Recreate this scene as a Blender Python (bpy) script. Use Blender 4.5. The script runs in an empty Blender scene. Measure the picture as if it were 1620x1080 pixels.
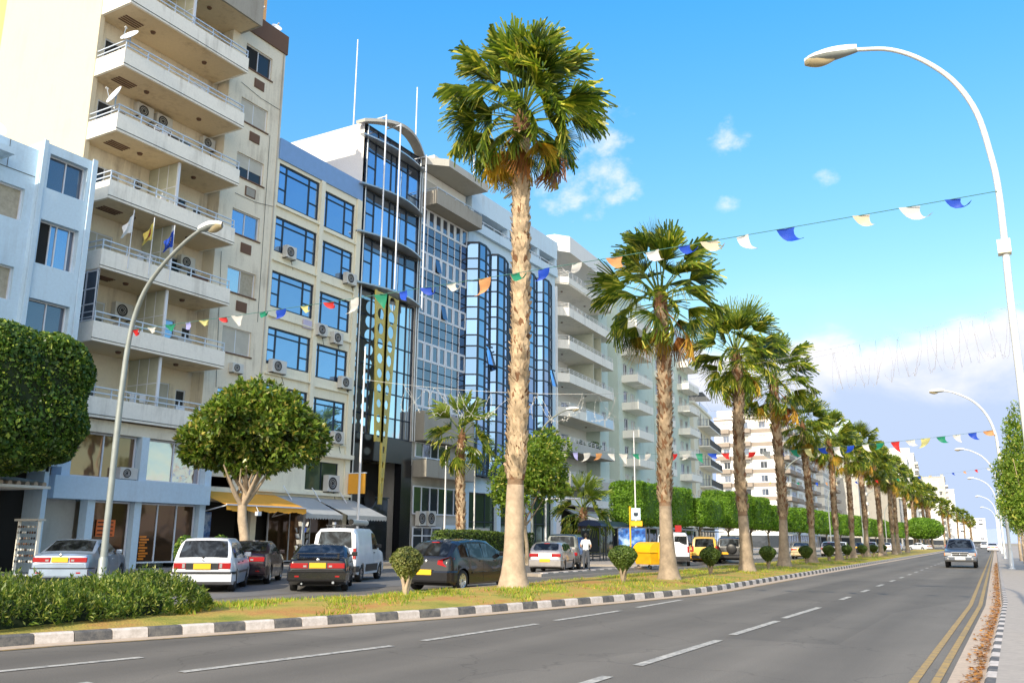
import bpy, bmesh, math, random
import numpy as np
from mathutils import Vector, Matrix
random.seed(7); RS = np.random.RandomState(11)
SC = bpy.context.scene
COL = SC.collection
R = math.radians
EYE = 1.5
# ---------------------------------------------------------------- materials
def nmat(name):
    m = bpy.data.materials.new(name); m.use_nodes = True
    nt = m.node_tree; b = nt.nodes['Principled BSDF']
    return m, nt, b
def _sock(b, *names):
    for n in names:
        if n in b.inputs: return b.inputs[n]
def simple(name, col, rough=.6, metal=0., spec=.5, var=.0, scale=3., emis=None, bump=0.):
    m, nt, b = nmat(name)
    b.inputs['Base Color'].default_value = (*col, 1); b.inputs['Roughness'].default_value = rough
    b.inputs['Metallic'].default_value = metal; _sock(b, 'Specular IOR Level', 'Specular').default_value = spec
    if var or bump:
        tc = nt.nodes.new('ShaderNodeTexCoord'); n = nt.nodes.new('ShaderNodeTexNoise')
        n.inputs['Scale'].default_value = scale; n.inputs['Detail'].default_value = 6; n.inputs['Roughness'].default_value = .65
        nt.links.new(tc.outputs['Object'], n.inputs['Vector'])
        if var:
            mr = nt.nodes.new('ShaderNodeMapRange'); mr.inputs[1].default_value = .3; mr.inputs[2].default_value = .7
            mr.inputs[3].default_value = 1-var; mr.inputs[4].default_value = 1+var
            nt.links.new(n.outputs['Fac'], mr.inputs[0])
            mx = nt.nodes.new('ShaderNodeVectorMath'); mx.operation = 'SCALE'; mx.inputs[0].default_value = col
            nt.links.new(mr.outputs[0], mx.inputs['Scale']); nt.links.new(mx.outputs[0], b.inputs['Base Color'])
        if bump:
            bp = nt.nodes.new('ShaderNodeBump'); bp.inputs['Strength'].default_value = bump; bp.inputs['Distance'].default_value = .02
            nt.links.new(n.outputs['Fac'], bp.inputs['Height']); nt.links.new(bp.outputs[0], b.inputs['Normal'])
    return m
def plaster(name, col, stain=.25, scol=(.16, .13, .10), rough=.85):
    m, nt, b = nmat(name); N = nt.nodes; Lk = nt.links
    geo = N.new('ShaderNodeNewGeometry')
    mp = N.new('ShaderNodeMapping'); mp.inputs['Scale'].default_value = (2.6, 2.6, .22)
    Lk.new(geo.outputs['Position'], mp.inputs['Vector'])
    n1 = N.new('ShaderNodeTexNoise'); n1.inputs['Scale'].default_value = 1.; n1.inputs['Detail'].default_value = 7; n1.inputs['Roughness'].default_value = .7
    Lk.new(mp.outputs[0], n1.inputs['Vector'])
    n2 = N.new('ShaderNodeTexNoise'); n2.inputs['Scale'].default_value = .45; n2.inputs['Detail'].default_value = 8; n2.inputs['Roughness'].default_value = .6
    Lk.new(geo.outputs['Position'], n2.inputs['Vector'])
    mu = N.new('ShaderNodeMath'); mu.operation = 'MULTIPLY'; Lk.new(n1.outputs['Fac'], mu.inputs[0]); Lk.new(n2.outputs['Fac'], mu.inputs[1])
    mr = N.new('ShaderNodeMapRange'); mr.inputs[1].default_value = .26; mr.inputs[2].default_value = .46; mr.inputs[3].default_value = 0; mr.inputs[4].default_value = stain
    Lk.new(mu.outputs[0], mr.inputs[0])
    n3 = N.new('ShaderNodeTexNoise'); n3.inputs['Scale'].default_value = 9; n3.inputs['Detail'].default_value = 4; Lk.new(geo.outputs['Position'], n3.inputs['Vector'])
    mx = N.new('ShaderNodeMix'); mx.data_type = 'RGBA'; mx.inputs[6].default_value = (*col, 1); mx.inputs[7].default_value = (*scol, 1)
    Lk.new(mr.outputs[0], mx.inputs[0])
    mr3 = N.new('ShaderNodeMapRange'); mr3.inputs[3].default_value = .9; mr3.inputs[4].default_value = 1.08; Lk.new(n3.outputs['Fac'], mr3.inputs[0])
    sc = N.new('ShaderNodeVectorMath'); sc.operation = 'SCALE'; Lk.new(mx.outputs[2], sc.inputs[0]); Lk.new(mr3.outputs[0], sc.inputs['Scale'])
    Lk.new(sc.outputs[0], b.inputs['Base Color']); b.inputs['Roughness'].default_value = rough
    bp = N.new('ShaderNodeBump'); bp.inputs['Strength'].default_value = .25; bp.inputs['Distance'].default_value = .01
    Lk.new(n3.outputs['Fac'], bp.inputs['Height']); Lk.new(bp.outputs[0], b.inputs['Normal'])
    return m
def glassm(name, col, metal=.85, rough=.03, wave=.06, var=.3):
    """reflecting window glass: coated tint, slightly wavy, pane-to-pane variation"""
    m, nt, b = nmat(name); N = nt.nodes; Lk = nt.links
    b.inputs['Metallic'].default_value = metal; b.inputs['Roughness'].default_value = rough
    geo = N.new('ShaderNodeNewGeometry')
    n = N.new('ShaderNodeTexNoise'); n.inputs['Scale'].default_value = 1.1; n.inputs['Detail'].default_value = 1.5; Lk.new(geo.outputs['Position'], n.inputs['Vector'])
    bp = N.new('ShaderNodeBump'); bp.inputs['Strength'].default_value = wave; bp.inputs['Distance'].default_value = .12
    Lk.new(n.outputs['Fac'], bp.inputs['Height']); Lk.new(bp.outputs[0], b.inputs['Normal'])
    mr = N.new('ShaderNodeMapRange'); mr.inputs[3].default_value = 1-var; mr.inputs[4].default_value = 1+var*.5
    Lk.new(geo.outputs['Random Per Island'], mr.inputs[0])
    sc = N.new('ShaderNodeVectorMath'); sc.operation = 'SCALE'; sc.inputs[0].default_value = col; Lk.new(mr.outputs[0], sc.inputs['Scale'])
    Lk.new(sc.outputs[0], b.inputs['Base Color'])
    return m
def leafm(name, c1, c2, c3=None, trans=.35, rough=.45, w3=.12):
    m, nt, b = nmat(name); N = nt.nodes; Lk = nt.links
    geo = N.new('ShaderNodeNewGeometry'); cr = N.new('ShaderNodeValToRGB')
    Lk.new(geo.outputs['Random Per Island'], cr.inputs[0])
    e = cr.color_ramp.elements; e[0].color = (*c1, 1); e[1].color = (*c2, 1); e[1].position = .85
    if c3: q = e.new(1-w3*.6); q.color = (*c3, 1); e[1].position = 1-w3
    n = N.new('ShaderNodeTexNoise'); n.inputs['Scale'].default_value = 1.3; n.inputs['Detail'].default_value = 3; Lk.new(geo.outputs['Position'], n.inputs['Vector'])
    mr = N.new('ShaderNodeMapRange'); mr.inputs[1].default_value = .3; mr.inputs[2].default_value = .7; mr.inputs[3].default_value = .65; mr.inputs[4].default_value = 1.3; Lk.new(n.outputs['Fac'], mr.inputs[0])
    sc = N.new('ShaderNodeVectorMath'); sc.operation = 'SCALE'; Lk.new(cr.outputs[0], sc.inputs[0]); Lk.new(mr.outputs[0], sc.inputs['Scale'])
    Lk.new(sc.outputs[0], b.inputs['Base Color']); b.inputs['Roughness'].default_value = rough
    _sock(b, 'Specular IOR Level', 'Specular').default_value = .35
    tr = N.new('ShaderNodeBsdfTranslucent'); sc2 = N.new('ShaderNodeVectorMath'); sc2.operation = 'MULTIPLY'; sc2.inputs[1].default_value = (1.5, 1.5, .6)
    Lk.new(sc.outputs[0], sc2.inputs[0]); Lk.new(sc2.outputs[0], tr.inputs['Color'])
    mx = N.new('ShaderNodeMixShader'); mx.inputs[0].default_value = trans
    out = N['Material Output']; Lk.new(b.outputs[0], mx.inputs[1]); Lk.new(tr.outputs[0], mx.inputs[2]); Lk.new(mx.outputs[0], out.inputs['Surface'])
    return m
M = {}
def initm():
    M['white'] = plaster('white_plaster', (.88, .88, .87), .12)
    M['bluewhite'] = plaster('cool_white_plaster', (.60, .76, .90), .2)
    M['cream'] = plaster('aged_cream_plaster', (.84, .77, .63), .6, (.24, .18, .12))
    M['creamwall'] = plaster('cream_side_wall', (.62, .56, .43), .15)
    M['soffit'] = plaster('bounce_tinted_soffit', (.72, .60, .42), .6, (.3, .2, .1))  # beige undersides carry the yellowish bounced light in their colour, plus brown stains
    M['cream2'] = plaster('pale_cream_plaster', (.86, .82, .67), .3, (.3, .26, .2))
    M['concrete'] = plaster('bare_concrete', (.36, .34, .30), .4)
    M['ltconc'] = plaster('light_concrete', (.50, .49, .46), .4)
    M['paint'] = plaster('painted_parapet', (.90, .87, .80), .5, (.3, .28, .24))
    M['mint'] = plaster('mint_plaster', (.60, .70, .64), .2)
    M['orangew'] = plaster('orange_plaster', (.75, .42, .18), .1)
    M['brown'] = plaster('brown_fascia', (.16, .09, .06), .3)
    M['band'] = plaster('grey_brown_band', (.33, .28, .24), .3)
    M['bluepanel'] = simple('blue_grey_fascia', (.22, .37, .66), .45, var=.05)
    M['darkpanel'] = simple('black_cladding', (.012, .013, .016), .18, spec=.6)
    M['glass'] = glassm('blue_reflective_glass', (.34, .52, .80))
    M['glassl'] = glassm('pale_reflective_glass', (.62, .72, .85), .9)
    M['glassd'] = glassm('dark_window_glass', (.05, .06, .075), .25, .04)
    M['glassg'] = glassm('grey_window_glass', (.20, .23, .30), .8, .06)
    M['glassgreen'] = glassm('green_window_glass', (.10, .15, .10), .5, .06)
    M['glassb'] = glassm('brown_window_glass', (.30, .20, .13), .7, .04)
    M['carglass'] = glassm('car_glass', (.045, .052, .06), .35, .03, .25, .0)
    M['frameb'] = simple('dark_navy_frame', (.010, .022, .045), .4)
    M['framew'] = simple('white_frame', (.72, .76, .84), .45)
    M['rail'] = simple('pale_railing_paint', (.60, .68, .80), .4, .2)
    M['railw'] = simple('white_railing_paint', (.74, .74, .74), .45)
    M['raild'] = simple('dark_railing_paint', (.06, .07, .08), .45)
    M['shutter'] = simple('roller_shutter', (.56, .55, .50), .6, var=.08, scale=2)
    M['curtain'] = simple('curtain_cloth', (.42, .38, .30), .9, var=.2, scale=6)
    M['dark'] = simple('dark_interior', (.012, .011, .010), .8)
    M['dim'] = simple('dim_interior', (.05, .045, .04), .8, var=.5, scale=1.2)
    M['acbody'] = simple('air_conditioner_casing', (.62, .62, .60), .5, var=.06)
    M['acfan'] = simple('fan_grille', (.03, .03, .035), .5)
    M['olive'] = simple('olive_yellow_steel', (.62, .50, .12), .45, var=.1)
    M['steel'] = simple('brushed_steel', (.52, .56, .60), .35, .7)
    M['galv'] = simple('galvanised_lamp_steel', (.30, .33, .32), .45, .25, var=.12, scale=4)
    M['whitepaint'] = simple('white_metal_paint', (.78, .78, .80), .4)
    M['black'] = simple('black_rubber', (.015, .015, .016), .7)
    M['blackpl'] = simple('black_plastic', (.02, .021, .024), .4)
    M['chrome'] = simple('wheel_alloy', (.62, .63, .65), .25, .85)
    M['red'] = simple('red_lens', (.36, .010, .012), .2)
    M['amber'] = simple('amber_lens', (.75, .22, .02), .2)
    M['clear'] = simple('clear_lens', (.42, .42, .43), .15, .3)
    M['plate'] = simple('yellow_number_plate', (.80, .46, .02), .45)
    M['platew'] = simple('white_number_plate', (.75, .74, .72), .45)
    M['bark'] = simple('grey_brown_bark', (.30, .24, .17), .9, var=.35, scale=5, bump=.8)
    M['barkp'] = simple('pale_tree_bark', (.46, .36, .26), .85, var=.25, scale=4, bump=.5)
    M['palmbark'] = simple('ringed_palm_bark', (.43, .33, .24), .9, var=.3, scale=3, bump=.9); M['palmbarkd'] = simple('dark_palm_bark', (.30, .235, .17), .9, var=.4, scale=3, bump=.9)
    M['palmbase2'] = simple('grey_brown_leaf_base', (.37, .28, .19), .9, var=.6, scale=2.2, bump=.6)
    M['palmbase'] = simple('palm_leaf_base', (.56, .43, .29), .9, var=.5, scale=2.2, bump=.6)
    M['palmbased'] = simple('brown_palm_leaf_base', (.20, .10, .05), .9, var=.4, scale=2.2, bump=.6)
    M['yellow'] = simple('yellow_plastic', (.90, .48, .01), .4, var=.05)
    M['terr'] = simple('terracotta', (.35, .11, .05), .8, var=.15)
    M['skin'] = simple('skin', (.45, .27, .18), .6)
    M['cloth_w'] = simple('white_cotton', (.75, .75, .75), .9)
    M['denim'] = simple('grey_denim', (.07, .08, .10), .9)
    M['hair'] = simple('dark_hair', (.02, .014, .01), .7)
    M['leafdark'] = leafm('dark_clipped_leaves', (.030, .075, .012), (.10, .19, .03), (.34, .42, .07), .3, .35, .16)
    M['leafolive'] = leafm('olive_loose_leaves', (.04, .10, .015), (.24, .33, .05), (.46, .40, .10), .3, .3, .15)
    M['leafbright'] = leafm('bright_clipped_leaves', (.085, .19, .015), (.23, .39, .04), None, .45)
    M['leafmid'] = leafm('street_tree_leaves', (.08, .17, .02), (.26, .36, .05), (.46, .46, .10), .4)
    M['leafhedge'] = leafm('hedge_leaves', (.035, .085, .014), (.17, .24, .04), (.42, .44, .12), .35, .4, .2)
    M['frond'] = leafm('palm_fronds', (.036, .085, .014), (.23, .30, .035), (.60, .56, .11), .36, .3, .2)
    M['frondy'] = leafm('yellowing_palm_fronds', (.35, .30, .05), (.62, .40, .06), (.45, .22, .04), .3, .5, .2)
    M['frondl'] = leafm('sunlit_young_fronds', (.14, .22, .03), (.34, .40, .08), None, .4)
    M['frondr'] = leafm('dry_rust_fronds', (.22, .09, .03), (.42, .19, .06), None, .15)
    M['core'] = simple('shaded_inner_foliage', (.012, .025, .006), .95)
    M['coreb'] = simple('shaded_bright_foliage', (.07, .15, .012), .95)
    M['grass'] = leafm('grass_blades', (.13, .26, .02), (.40, .44, .05), (.60, .38, .10), .35, .6, .2)
initm()
# ---------------------------------------------------------------- mesh builder
class MB:
    def __init__(s): s.v = []; s.f = []; s.mi = []; s.mats = []; s.sm = []
    def m(s, mat):
        mat = M[mat] if isinstance(mat, str) else mat
        if mat not in s.mats: s.mats.append(mat)
        return s.mats.index(mat)
    def add(s, vs, fs, mat, sm=False):
        o = len(s.v); k = s.m(mat); s.v += [tuple(v) for v in vs]
        for f in fs: s.f.append([i+o for i in f]); s.mi.append(k); s.sm.append(sm)
        return s
    def box(s, x0, x1, y0, y1, z0, z1, mat):
        x0, x1 = min(x0, x1), max(x0, x1); y0, y1 = min(y0, y1), max(y0, y1); z0, z1 = min(z0, z1), max(z0, z1)
        vs = [(x, y, z) for z in (z0, z1) for y in (y0, y1) for x in (x0, x1)]
        return s.add(vs, [(0, 2, 3, 1), (4, 5, 7, 6), (0, 1, 5, 4), (2, 6, 7, 3), (0, 4, 6, 2), (1, 3, 7, 5)], mat)
    def quad(s, a, b, c, d, mat): return s.add([a, b, c, d], [(0, 1, 2, 3)], mat)
    def bar(s, a, b, w, mat, h=None):
        """square bar from a to b"""
        a = Vector(a); b = Vector(b); d = (b-a).normalized(); h = h or w
        u = d.cross(Vector((0, 0, 1)))
        if u.length < 1e-4: u = Vector((1, 0, 0))
        u.normalize(); w2 = u.cross(d).normalized(); vs = []
        for p in (a, b):
            for i, j in ((-1, -1), (1, -1), (1, 1), (-1, 1)): vs.append(p+u*i*w/2+w2*j*h/2)
        return s.add(vs, [(3, 2, 1, 0), (4, 5, 6, 7), (0, 1, 5, 4), (1, 2, 6, 5), (2, 3, 7, 6), (3, 0, 4, 7)], mat)
    def tube(s, pts, rad, mat, n=8, cap=True, sm=True, sx=1.):
        pts = [Vector(p) for p in pts]; rs = rad if isinstance(rad, (list, tuple)) else [rad]*len(pts)
        vs = []; up = Vector((0, 0, 1)); prev = None
        for i, p in enumerate(pts):
            d = (pts[min(i+1, len(pts)-1)]-pts[max(i-1, 0)]).normalized()
            if prev is None:
                u = d.cross(up) if abs(d.z) < .95 else Vector((1, 0, 0))
            else: u = prev-d*prev.dot(d)
            if u.length < 1e-5: u = Vector((1, 0, 0))
            u.normalize(); prev = u; w = d.cross(u)
            for k in range(n):
                a = 2*math.pi*k/n; vs.append(p+(u*math.cos(a)*sx+w*math.sin(a))*rs[i])
        fs = [(i*n+k, i*n+(k+1) % n, (i+1)*n+(k+1) % n, (i+1)*n+k) for i in range(len(pts)-1) for k in range(n)]
        s.add(vs, fs, mat, sm)
        if cap: s.add(vs[:n], [tuple(range(n))[::-1]], mat); s.add(vs[-n:], [tuple(range(n))], mat)
        return s
    def lathe(s, prof, mat, n=16, axis='z', c=(0, 0, 0), sm=True):
        vs = []
        for r, h in prof:
            for k in range(n):
                a = 2*math.pi*k/n; x, y = r*math.cos(a), r*math.sin(a)
                p = (x, y, h) if axis == 'z' else ((h, x, y) if axis == 'x' else (x, h, y))
                vs.append((p[0]+c[0], p[1]+c[1], p[2]+c[2]))
        fs = [(i*n+k, i*n+(k+1) % n, (i+1)*n+(k+1) % n, (i+1)*n+k) for i in range(len(prof)-1) for k in range(n)]
        return s.add(vs, fs, mat, sm)
    def prism(s, poly, z0, z1, mat):
        n = len(poly); vs = [(x, y, z0) for x, y in poly]+[(x, y, z1) for x, y in poly]
        return s.add(vs, [tuple(range(n))[::-1], tuple(range(n, 2*n))]+[(i, (i+1) % n, n+(i+1) % n, n+i) for i in range(n)], mat)
    def wallx(s, x, y0, y1, z0, z1, holes, depth, mat, rev=None):
        """wall face at x looking +X with rectangular openings (y0,y1,z0,z1) and reveals going back by depth"""
        ys = sorted({y0, y1, *[h[0] for h in holes], *[h[1] for h in holes]}); zs = sorted({z0, z1, *[h[2] for h in holes], *[h[3] for h in holes]})
        for a, b in zip(ys, ys[1:]):
            for c, d in zip(zs, zs[1:]):
                my, mz = (a+b)/2, (c+d)/2
                if any(h[0] < my < h[1] and h[2] < mz < h[3] for h in holes): continue
                s.quad((x, a, c), (x, b, c), (x, b, d), (x, a, d), mat)
        rev = rev or mat
        for a, b, c, d in holes:
            X = x-depth
            s.quad((x, a, d), (x, b, d), (X, b, d), (X, a, d), rev); s.quad((x, a, c), (X, a, c), (X, b, c), (x, b, c), rev)
            s.quad((x, a, c), (x, a, d), (X, a, d), (X, a, c), rev); s.quad((x, b, c), (X, b, c), (X, b, d), (x, b, d), rev)
        return s
    def build(s, name, parent=None, world=True, bev=0, smooth_angle=None):
        me = bpy.data.meshes.new(name)
        vs = s.v
        if parent is not None and world:
            inv = parent.matrix_basis.inverted()
            q = parent.parent
            while q is not None: inv = inv @ q.matrix_basis.inverted(); q = q.parent
            vs = [tuple(inv @ Vector(v)) for v in vs]
        me.from_pydata(vs, [], s.f)
        for mt in s.mats: me.materials.append(mt)
        me.polygons.foreach_set('material_index', s.mi)
        me.polygons.foreach_set('use_smooth', [bool(x) for x in s.sm] if smooth_angle is None else [True]*len(s.f))
        me.update()
        if smooth_angle is not None: me.set_sharp_from_angle(angle=R(smooth_angle))
        o = bpy.data.objects.new(name, me); COL.objects.link(o)
        if parent is not None: o.parent = parent
        if bev:
            b = o.modifiers.new('edge', 'BEVEL'); b.width = bev; b.segments = 2; b.limit_method = 'ANGLE'
        return o
def thing(name, label, cat, loc=(0, 0, 0), rz=0, group=None):
    o = bpy.data.objects.new(name, None); COL.objects.link(o); o.empty_display_size = .2
    o.location = loc; o.rotation_euler = (0, 0, rz)
    return tag(o, label, cat, group)
def tag(o, label=None, cat=None, group=None, kind=None):
    if label: o['label'] = label
    if cat: o['category'] = cat
    if group: o['group'] = group
    if kind: o['kind'] = kind
    return o
def struct(name, mb, kind='structure', label=None):
    o = mb.build(name); o['kind'] = kind
    if label: o['label'] = label
    return o
def kids(o): return [c for c in bpy.data.objects if c.parent is o]
def copy_tree(o, parent=None):
    c = o.copy(); COL.objects.link(c); c.parent = parent
    for ch in list(o.children): copy_tree(ch, c)
    return c
def dup(root, loc, rz, label, group=None):
    r = copy_tree(root); r.location = loc; r.rotation_euler = (0, 0, rz); r['label'] = label
    if group: r['group'] = group
    return r
def np_mesh(name, V, nper, mats, parent=None, mi=None, smooth=False):
    """mesh of loose polygons with nper corners each, V: (k*nper,3)"""
    k = len(V)//nper; me = bpy.data.meshes.new(name)
    me.vertices.add(len(V)); me.vertices.foreach_set('co', V.astype(np.float32).ravel())
    me.loops.add(k*nper); me.loops.foreach_set('vertex_index', np.arange(k*nper, dtype=np.int32))
    me.polygons.add(k); me.polygons.foreach_set('loop_start', np.arange(0, k*nper, nper, dtype=np.int32))
    try: me.polygons.foreach_set('loop_total', np.full(k, nper, dtype=np.int32))
    except Exception: pass
    for mt in mats: me.materials.append(M[mt])
    if mi is not None: me.polygons.foreach_set('material_index', mi.astype(np.int32))
    me.update(); me.validate()
    o = bpy.data.objects.new(name, me); COL.objects.link(o)
    if parent is not None: o.parent = parent
    return o
# ---------------------------------------------------------------- camera, sky, sun
F_PX = 1380.; TILT = math.atan(312.7/F_PX); YAW = R(29.5); ROLL = R(.41)
def cam_basis():
    fwd = Vector((-math.sin(YAW)*math.cos(TILT), math.cos(YAW)*math.cos(TILT), math.sin(TILT)))
    r0 = Vector((math.cos(YAW), math.sin(YAW), 0)); u0 = r0.cross(fwd); c, s = math.cos(ROLL), math.sin(ROLL)
    return r0*c+u0*s, u0*c-r0*s, fwd
CR, CU, CF = cam_basis()
def ray(px, py): return CR*(px-810)-CU*(py-540)+CF*F_PX
def gnd(px, py, z=0.):
    d = ray(px, py); return Vector((0, 0, EYE))+d*((z-EYE)/d.z)
cd = bpy.data.cameras.new('camera'); cam = bpy.data.objects.new('camera', cd); COL.objects.link(cam); SC.camera = cam
cam.matrix_world = Matrix.Translation((0, 0, EYE)) @ Matrix((CR, CU, -CF)).transposed().to_4x4()
cd.sensor_width = 36; cd.lens = 36*F_PX/1620; cd.clip_end = 9000; cd.clip_start = .05
SC.view_settings.view_transform = 'Standard'; SC.view_settings.look = 'None'; SC.view_settings.exposure = 0
SC.cycles.max_bounces = 6; SC.cycles.transparent_max_bounces = 8; SC.cycles.caustics_reflective = False; SC.cycles.caustics_refractive = False
SC.cycles.sample_clamp_indirect = 4
SUN_EL = R(30); SUN_AZ = R(178)          # from +Y clockwise: the sun stands low behind the camera
sd = bpy.data.lights.new('sun', 'SUN'); sun = bpy.data.objects.new('sun', sd); COL.objects.link(sun)
sd.energy = 5.0; sd.angle = R(.53); sd.color = (1, .88, .68)
sdir = Vector((math.sin(SUN_AZ)*math.cos(SUN_EL), math.cos(SUN_AZ)*math.cos(SUN_EL), math.sin(SUN_EL)))
sun.rotation_euler = sdir.to_track_quat('Z', 'Y').to_euler(); sun.location = (0, -20, 30)
W = bpy.data.worlds.new('World'); SC.world = W; W.use_nodes = True
def sky():
    nt = W.node_tree; N = nt.nodes; Lk = nt.links; bg = N['Background']; bg.inputs['Strength'].default_value = .15
    st = N.new('ShaderNodeTexSky'); st.sky_type = 'NISHITA'; st.sun_disc = False; st.sun_elevation = SUN_EL; st.sun_rotation = SUN_AZ
    st.air_density = 1.0; st.dust_density = .3; st.ozone_density = 2.
    tc = N.new('ShaderNodeTexCoord')
    def math_(op, a, b=None, c=None, clamp=False):
        n = N.new('ShaderNodeMath'); n.operation = op; n.use_clamp = clamp
        for i, v in enumerate((a, b, c)):
            if v is None: continue
            if isinstance(v, (int, float)): n.inputs[i].default_value = v
            else: Lk.new(v, n.inputs[i])
        return n.outputs[0]
    def mrange(v, a, b, c=0, d=1, smooth=True):
        n = N.new('ShaderNodeMapRange'); n.interpolation_type = 'SMOOTHSTEP' if smooth else 'LINEAR'
        for i, q in ((1, a), (2, b), (3, c), (4, d)): n.inputs[i].default_value = q
        Lk.new(v, n.inputs[0]); return n.outputs[0]
    D = tc.outputs['Generated']; sp = N.new('ShaderNodeSeparateXYZ'); Lk.new(D, sp.inputs[0]); z = sp.outputs['Z']
    def noise(scale, det, rough, zs=1., off=(0, 0, 0), dist=0.):
        mp = N.new('ShaderNodeMapping'); mp.inputs['Scale'].default_value = (1, 1, zs); mp.inputs['Location'].default_value = off; Lk.new(D, mp.inputs[0])
        n = N.new('ShaderNodeTexNoise'); n.inputs['Scale'].default_value = scale; n.inputs['Detail'].default_value = det; n.inputs['Roughness'].default_value = rough
        n.inputs['Distortion'].default_value = dist; Lk.new(mp.outputs[0], n.inputs[0]); return n.outputs['Fac']
    def blob(px, py, rad, st_):
        d = ray(px, py).normalized(); v = N.new('ShaderNodeVectorMath'); v.operation = 'DISTANCE'; v.inputs[1].default_value = d; Lk.new(D, v.inputs[0])
        return mrange(v.outputs['Value'], 0, rad, st_, 0)
    n1 = noise(9, 8, .58, 1.6, dist=.25); n0 = noise(3.2, 4, .5, 1.4, (3, 1, 2)); nb = noise(26, 6, .6, 1.3)
    # separate puffs
    s = None
    for b in ((955, 240, .13, .62), (900, 300, .13, .55), (1150, 325, .04, .62), (1165, 215, .065, .62), (1212, 226, .055, .52), (1305, 288, .04, .60), (1000, 215, .06, .5), (830, 340, .12, .3), (1010, 330, .07, .3), (560, 70, .08, .22), (700, 330, .12, .2)):
        q = blob(*b); s = q if s is None else math_('MAXIMUM', s, q)
    f = math_('MULTIPLY_ADD', n1, 1.25, math_('MULTIPLY', nb, .75)); f = math_('ADD', f, s)
    puffs = math_('MULTIPLY', mrange(f, 1.44, 1.86), .92)
    # broad bank low over the far end of the street
    dE = ray(1560, 640).normalized(); az = N.new('ShaderNodeVectorMath'); az.operation = 'DISTANCE'; az.inputs[1].default_value = dE; Lk.new(D, az.inputs[0])
    azf = mrange(az.outputs['Value'], .40, .85, 0, .16)
    top = math_('ADD', math_('MULTIPLY_ADD', n0, .10, .128), math_('MULTIPLY', n1, .09)); top = math_('SUBTRACT', top, azf)
    dz = math_('SUBTRACT', top, z); bank = mrange(dz, -.004, .022)
    veil = mrange(dz, -.05, .06, 0, .4)
    bcol = mrange(math_('MULTIPLY_ADD', n1, .07, dz), .035, .13)
    # sky gradient tint on the nishita sky
    cr = N.new('ShaderNodeValToRGB'); Lk.new(mrange(z, 0, .7, 0, 1, False), cr.inputs[0])
    e = cr.color_ramp.elements; e[0].color = (1.3, 1.35, 1.15, 1); e[1].color = (.5, 1.5, 2.2, 1); e[1].position = 1
    for p, c in SKYSTOPS: q = e.new(p); q.color = (*c, 1)
    mul = N.new('ShaderNodeVectorMath'); mul.operation = 'MULTIPLY'; Lk.new(st.outputs[0], mul.inputs[0]); Lk.new(cr.outputs[0], mul.inputs[1])
    def mixc(fac, a, b):
        n = N.new('ShaderNodeMix'); n.data_type = 'RGBA'; Lk.new(fac, n.inputs[0])
        for i, v in ((6, a), (7, b)):
            if isinstance(v, tuple): n.inputs[i].default_value = (*v, 1)
            else: Lk.new(v, n.inputs[i])
        return n.outputs[2]
    k = 1.15/.15
    cl = mixc(bcol, (1.0*k, .97*k, .98*k), (.52*k, .64*k, .87*k))
    c = mixc(puffs, mul.outputs[0], (.96*k, .97*k, 1.0*k)); c = mixc(veil, c, (.75*k, .85*k, 1.0*k)); c = mixc(bank, c, cl)
    hz = math_('MULTIPLY', mrange(sp.outputs['Y'], -.02, -.75), .85); c = mixc(hz, c, (2.3*k, 2.08*k, 1.8*k)); Lk.new(c, bg.inputs['Color'])  # unseen warm sky glow added behind the camera to brighten shaded facades
SKYSTOPS = [(.38, (1.30, 1.62, 1.35)), (.79, (.62, 1.85, 2.3))]
sky()
# ---------------------------------------------------------------- ground, road, kerbs
def bx(y): return -.018*max(0, y-25) if y < 400 else -.018*375-.03*(y-400)
KP = [(-60, -15.), (-10, -14.2), (0, -13.4), (4, -12.95), (7.6, -12.4), (9.6, -11.7), (11.7, -11.0), (15, -10.05), (20.6, -8.95), (25, -8.25), (28, -8.12), (900, -8.12)]
MP = [(-60, -20), (4, -16.5), (8, -16), (13.6, -14.9), (18.7, -14.0), (900, -13.8)]
def interp(P, y):
    for (a, b), (c, d) in zip(P, P[1:]):
        if a <= y <= c: return b+(d-b)*(y-a)/(c-a)
    return P[-1][1] if y > P[-1][0] else P[0][1]
def KX(y): return interp(KP, y)+bx(y)
def MX(y): return interp(MP, y)+bx(y)
def frange(a, b, s):
    n = max(1, int(round((b-a)/s))); return [a+(b-a)*i/n for i in range(n+1)]
YS = frange(-60, 6, 6)+frange(8, 60, 1.)+frange(63, 200, 4)+frange(210, 900, 20)
def strip(fl, fr, z, mat, ys=YS, mb=None):
    mb = mb or MB()
    vs = []
    for y in ys: vs += [(fl(y), y, z), (fr(y), y, z)]
    return mb.add(vs, [(2*i, 2*i+1, 2*i+3, 2*i+2) for i in range(len(ys)-1)], mat)
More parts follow.
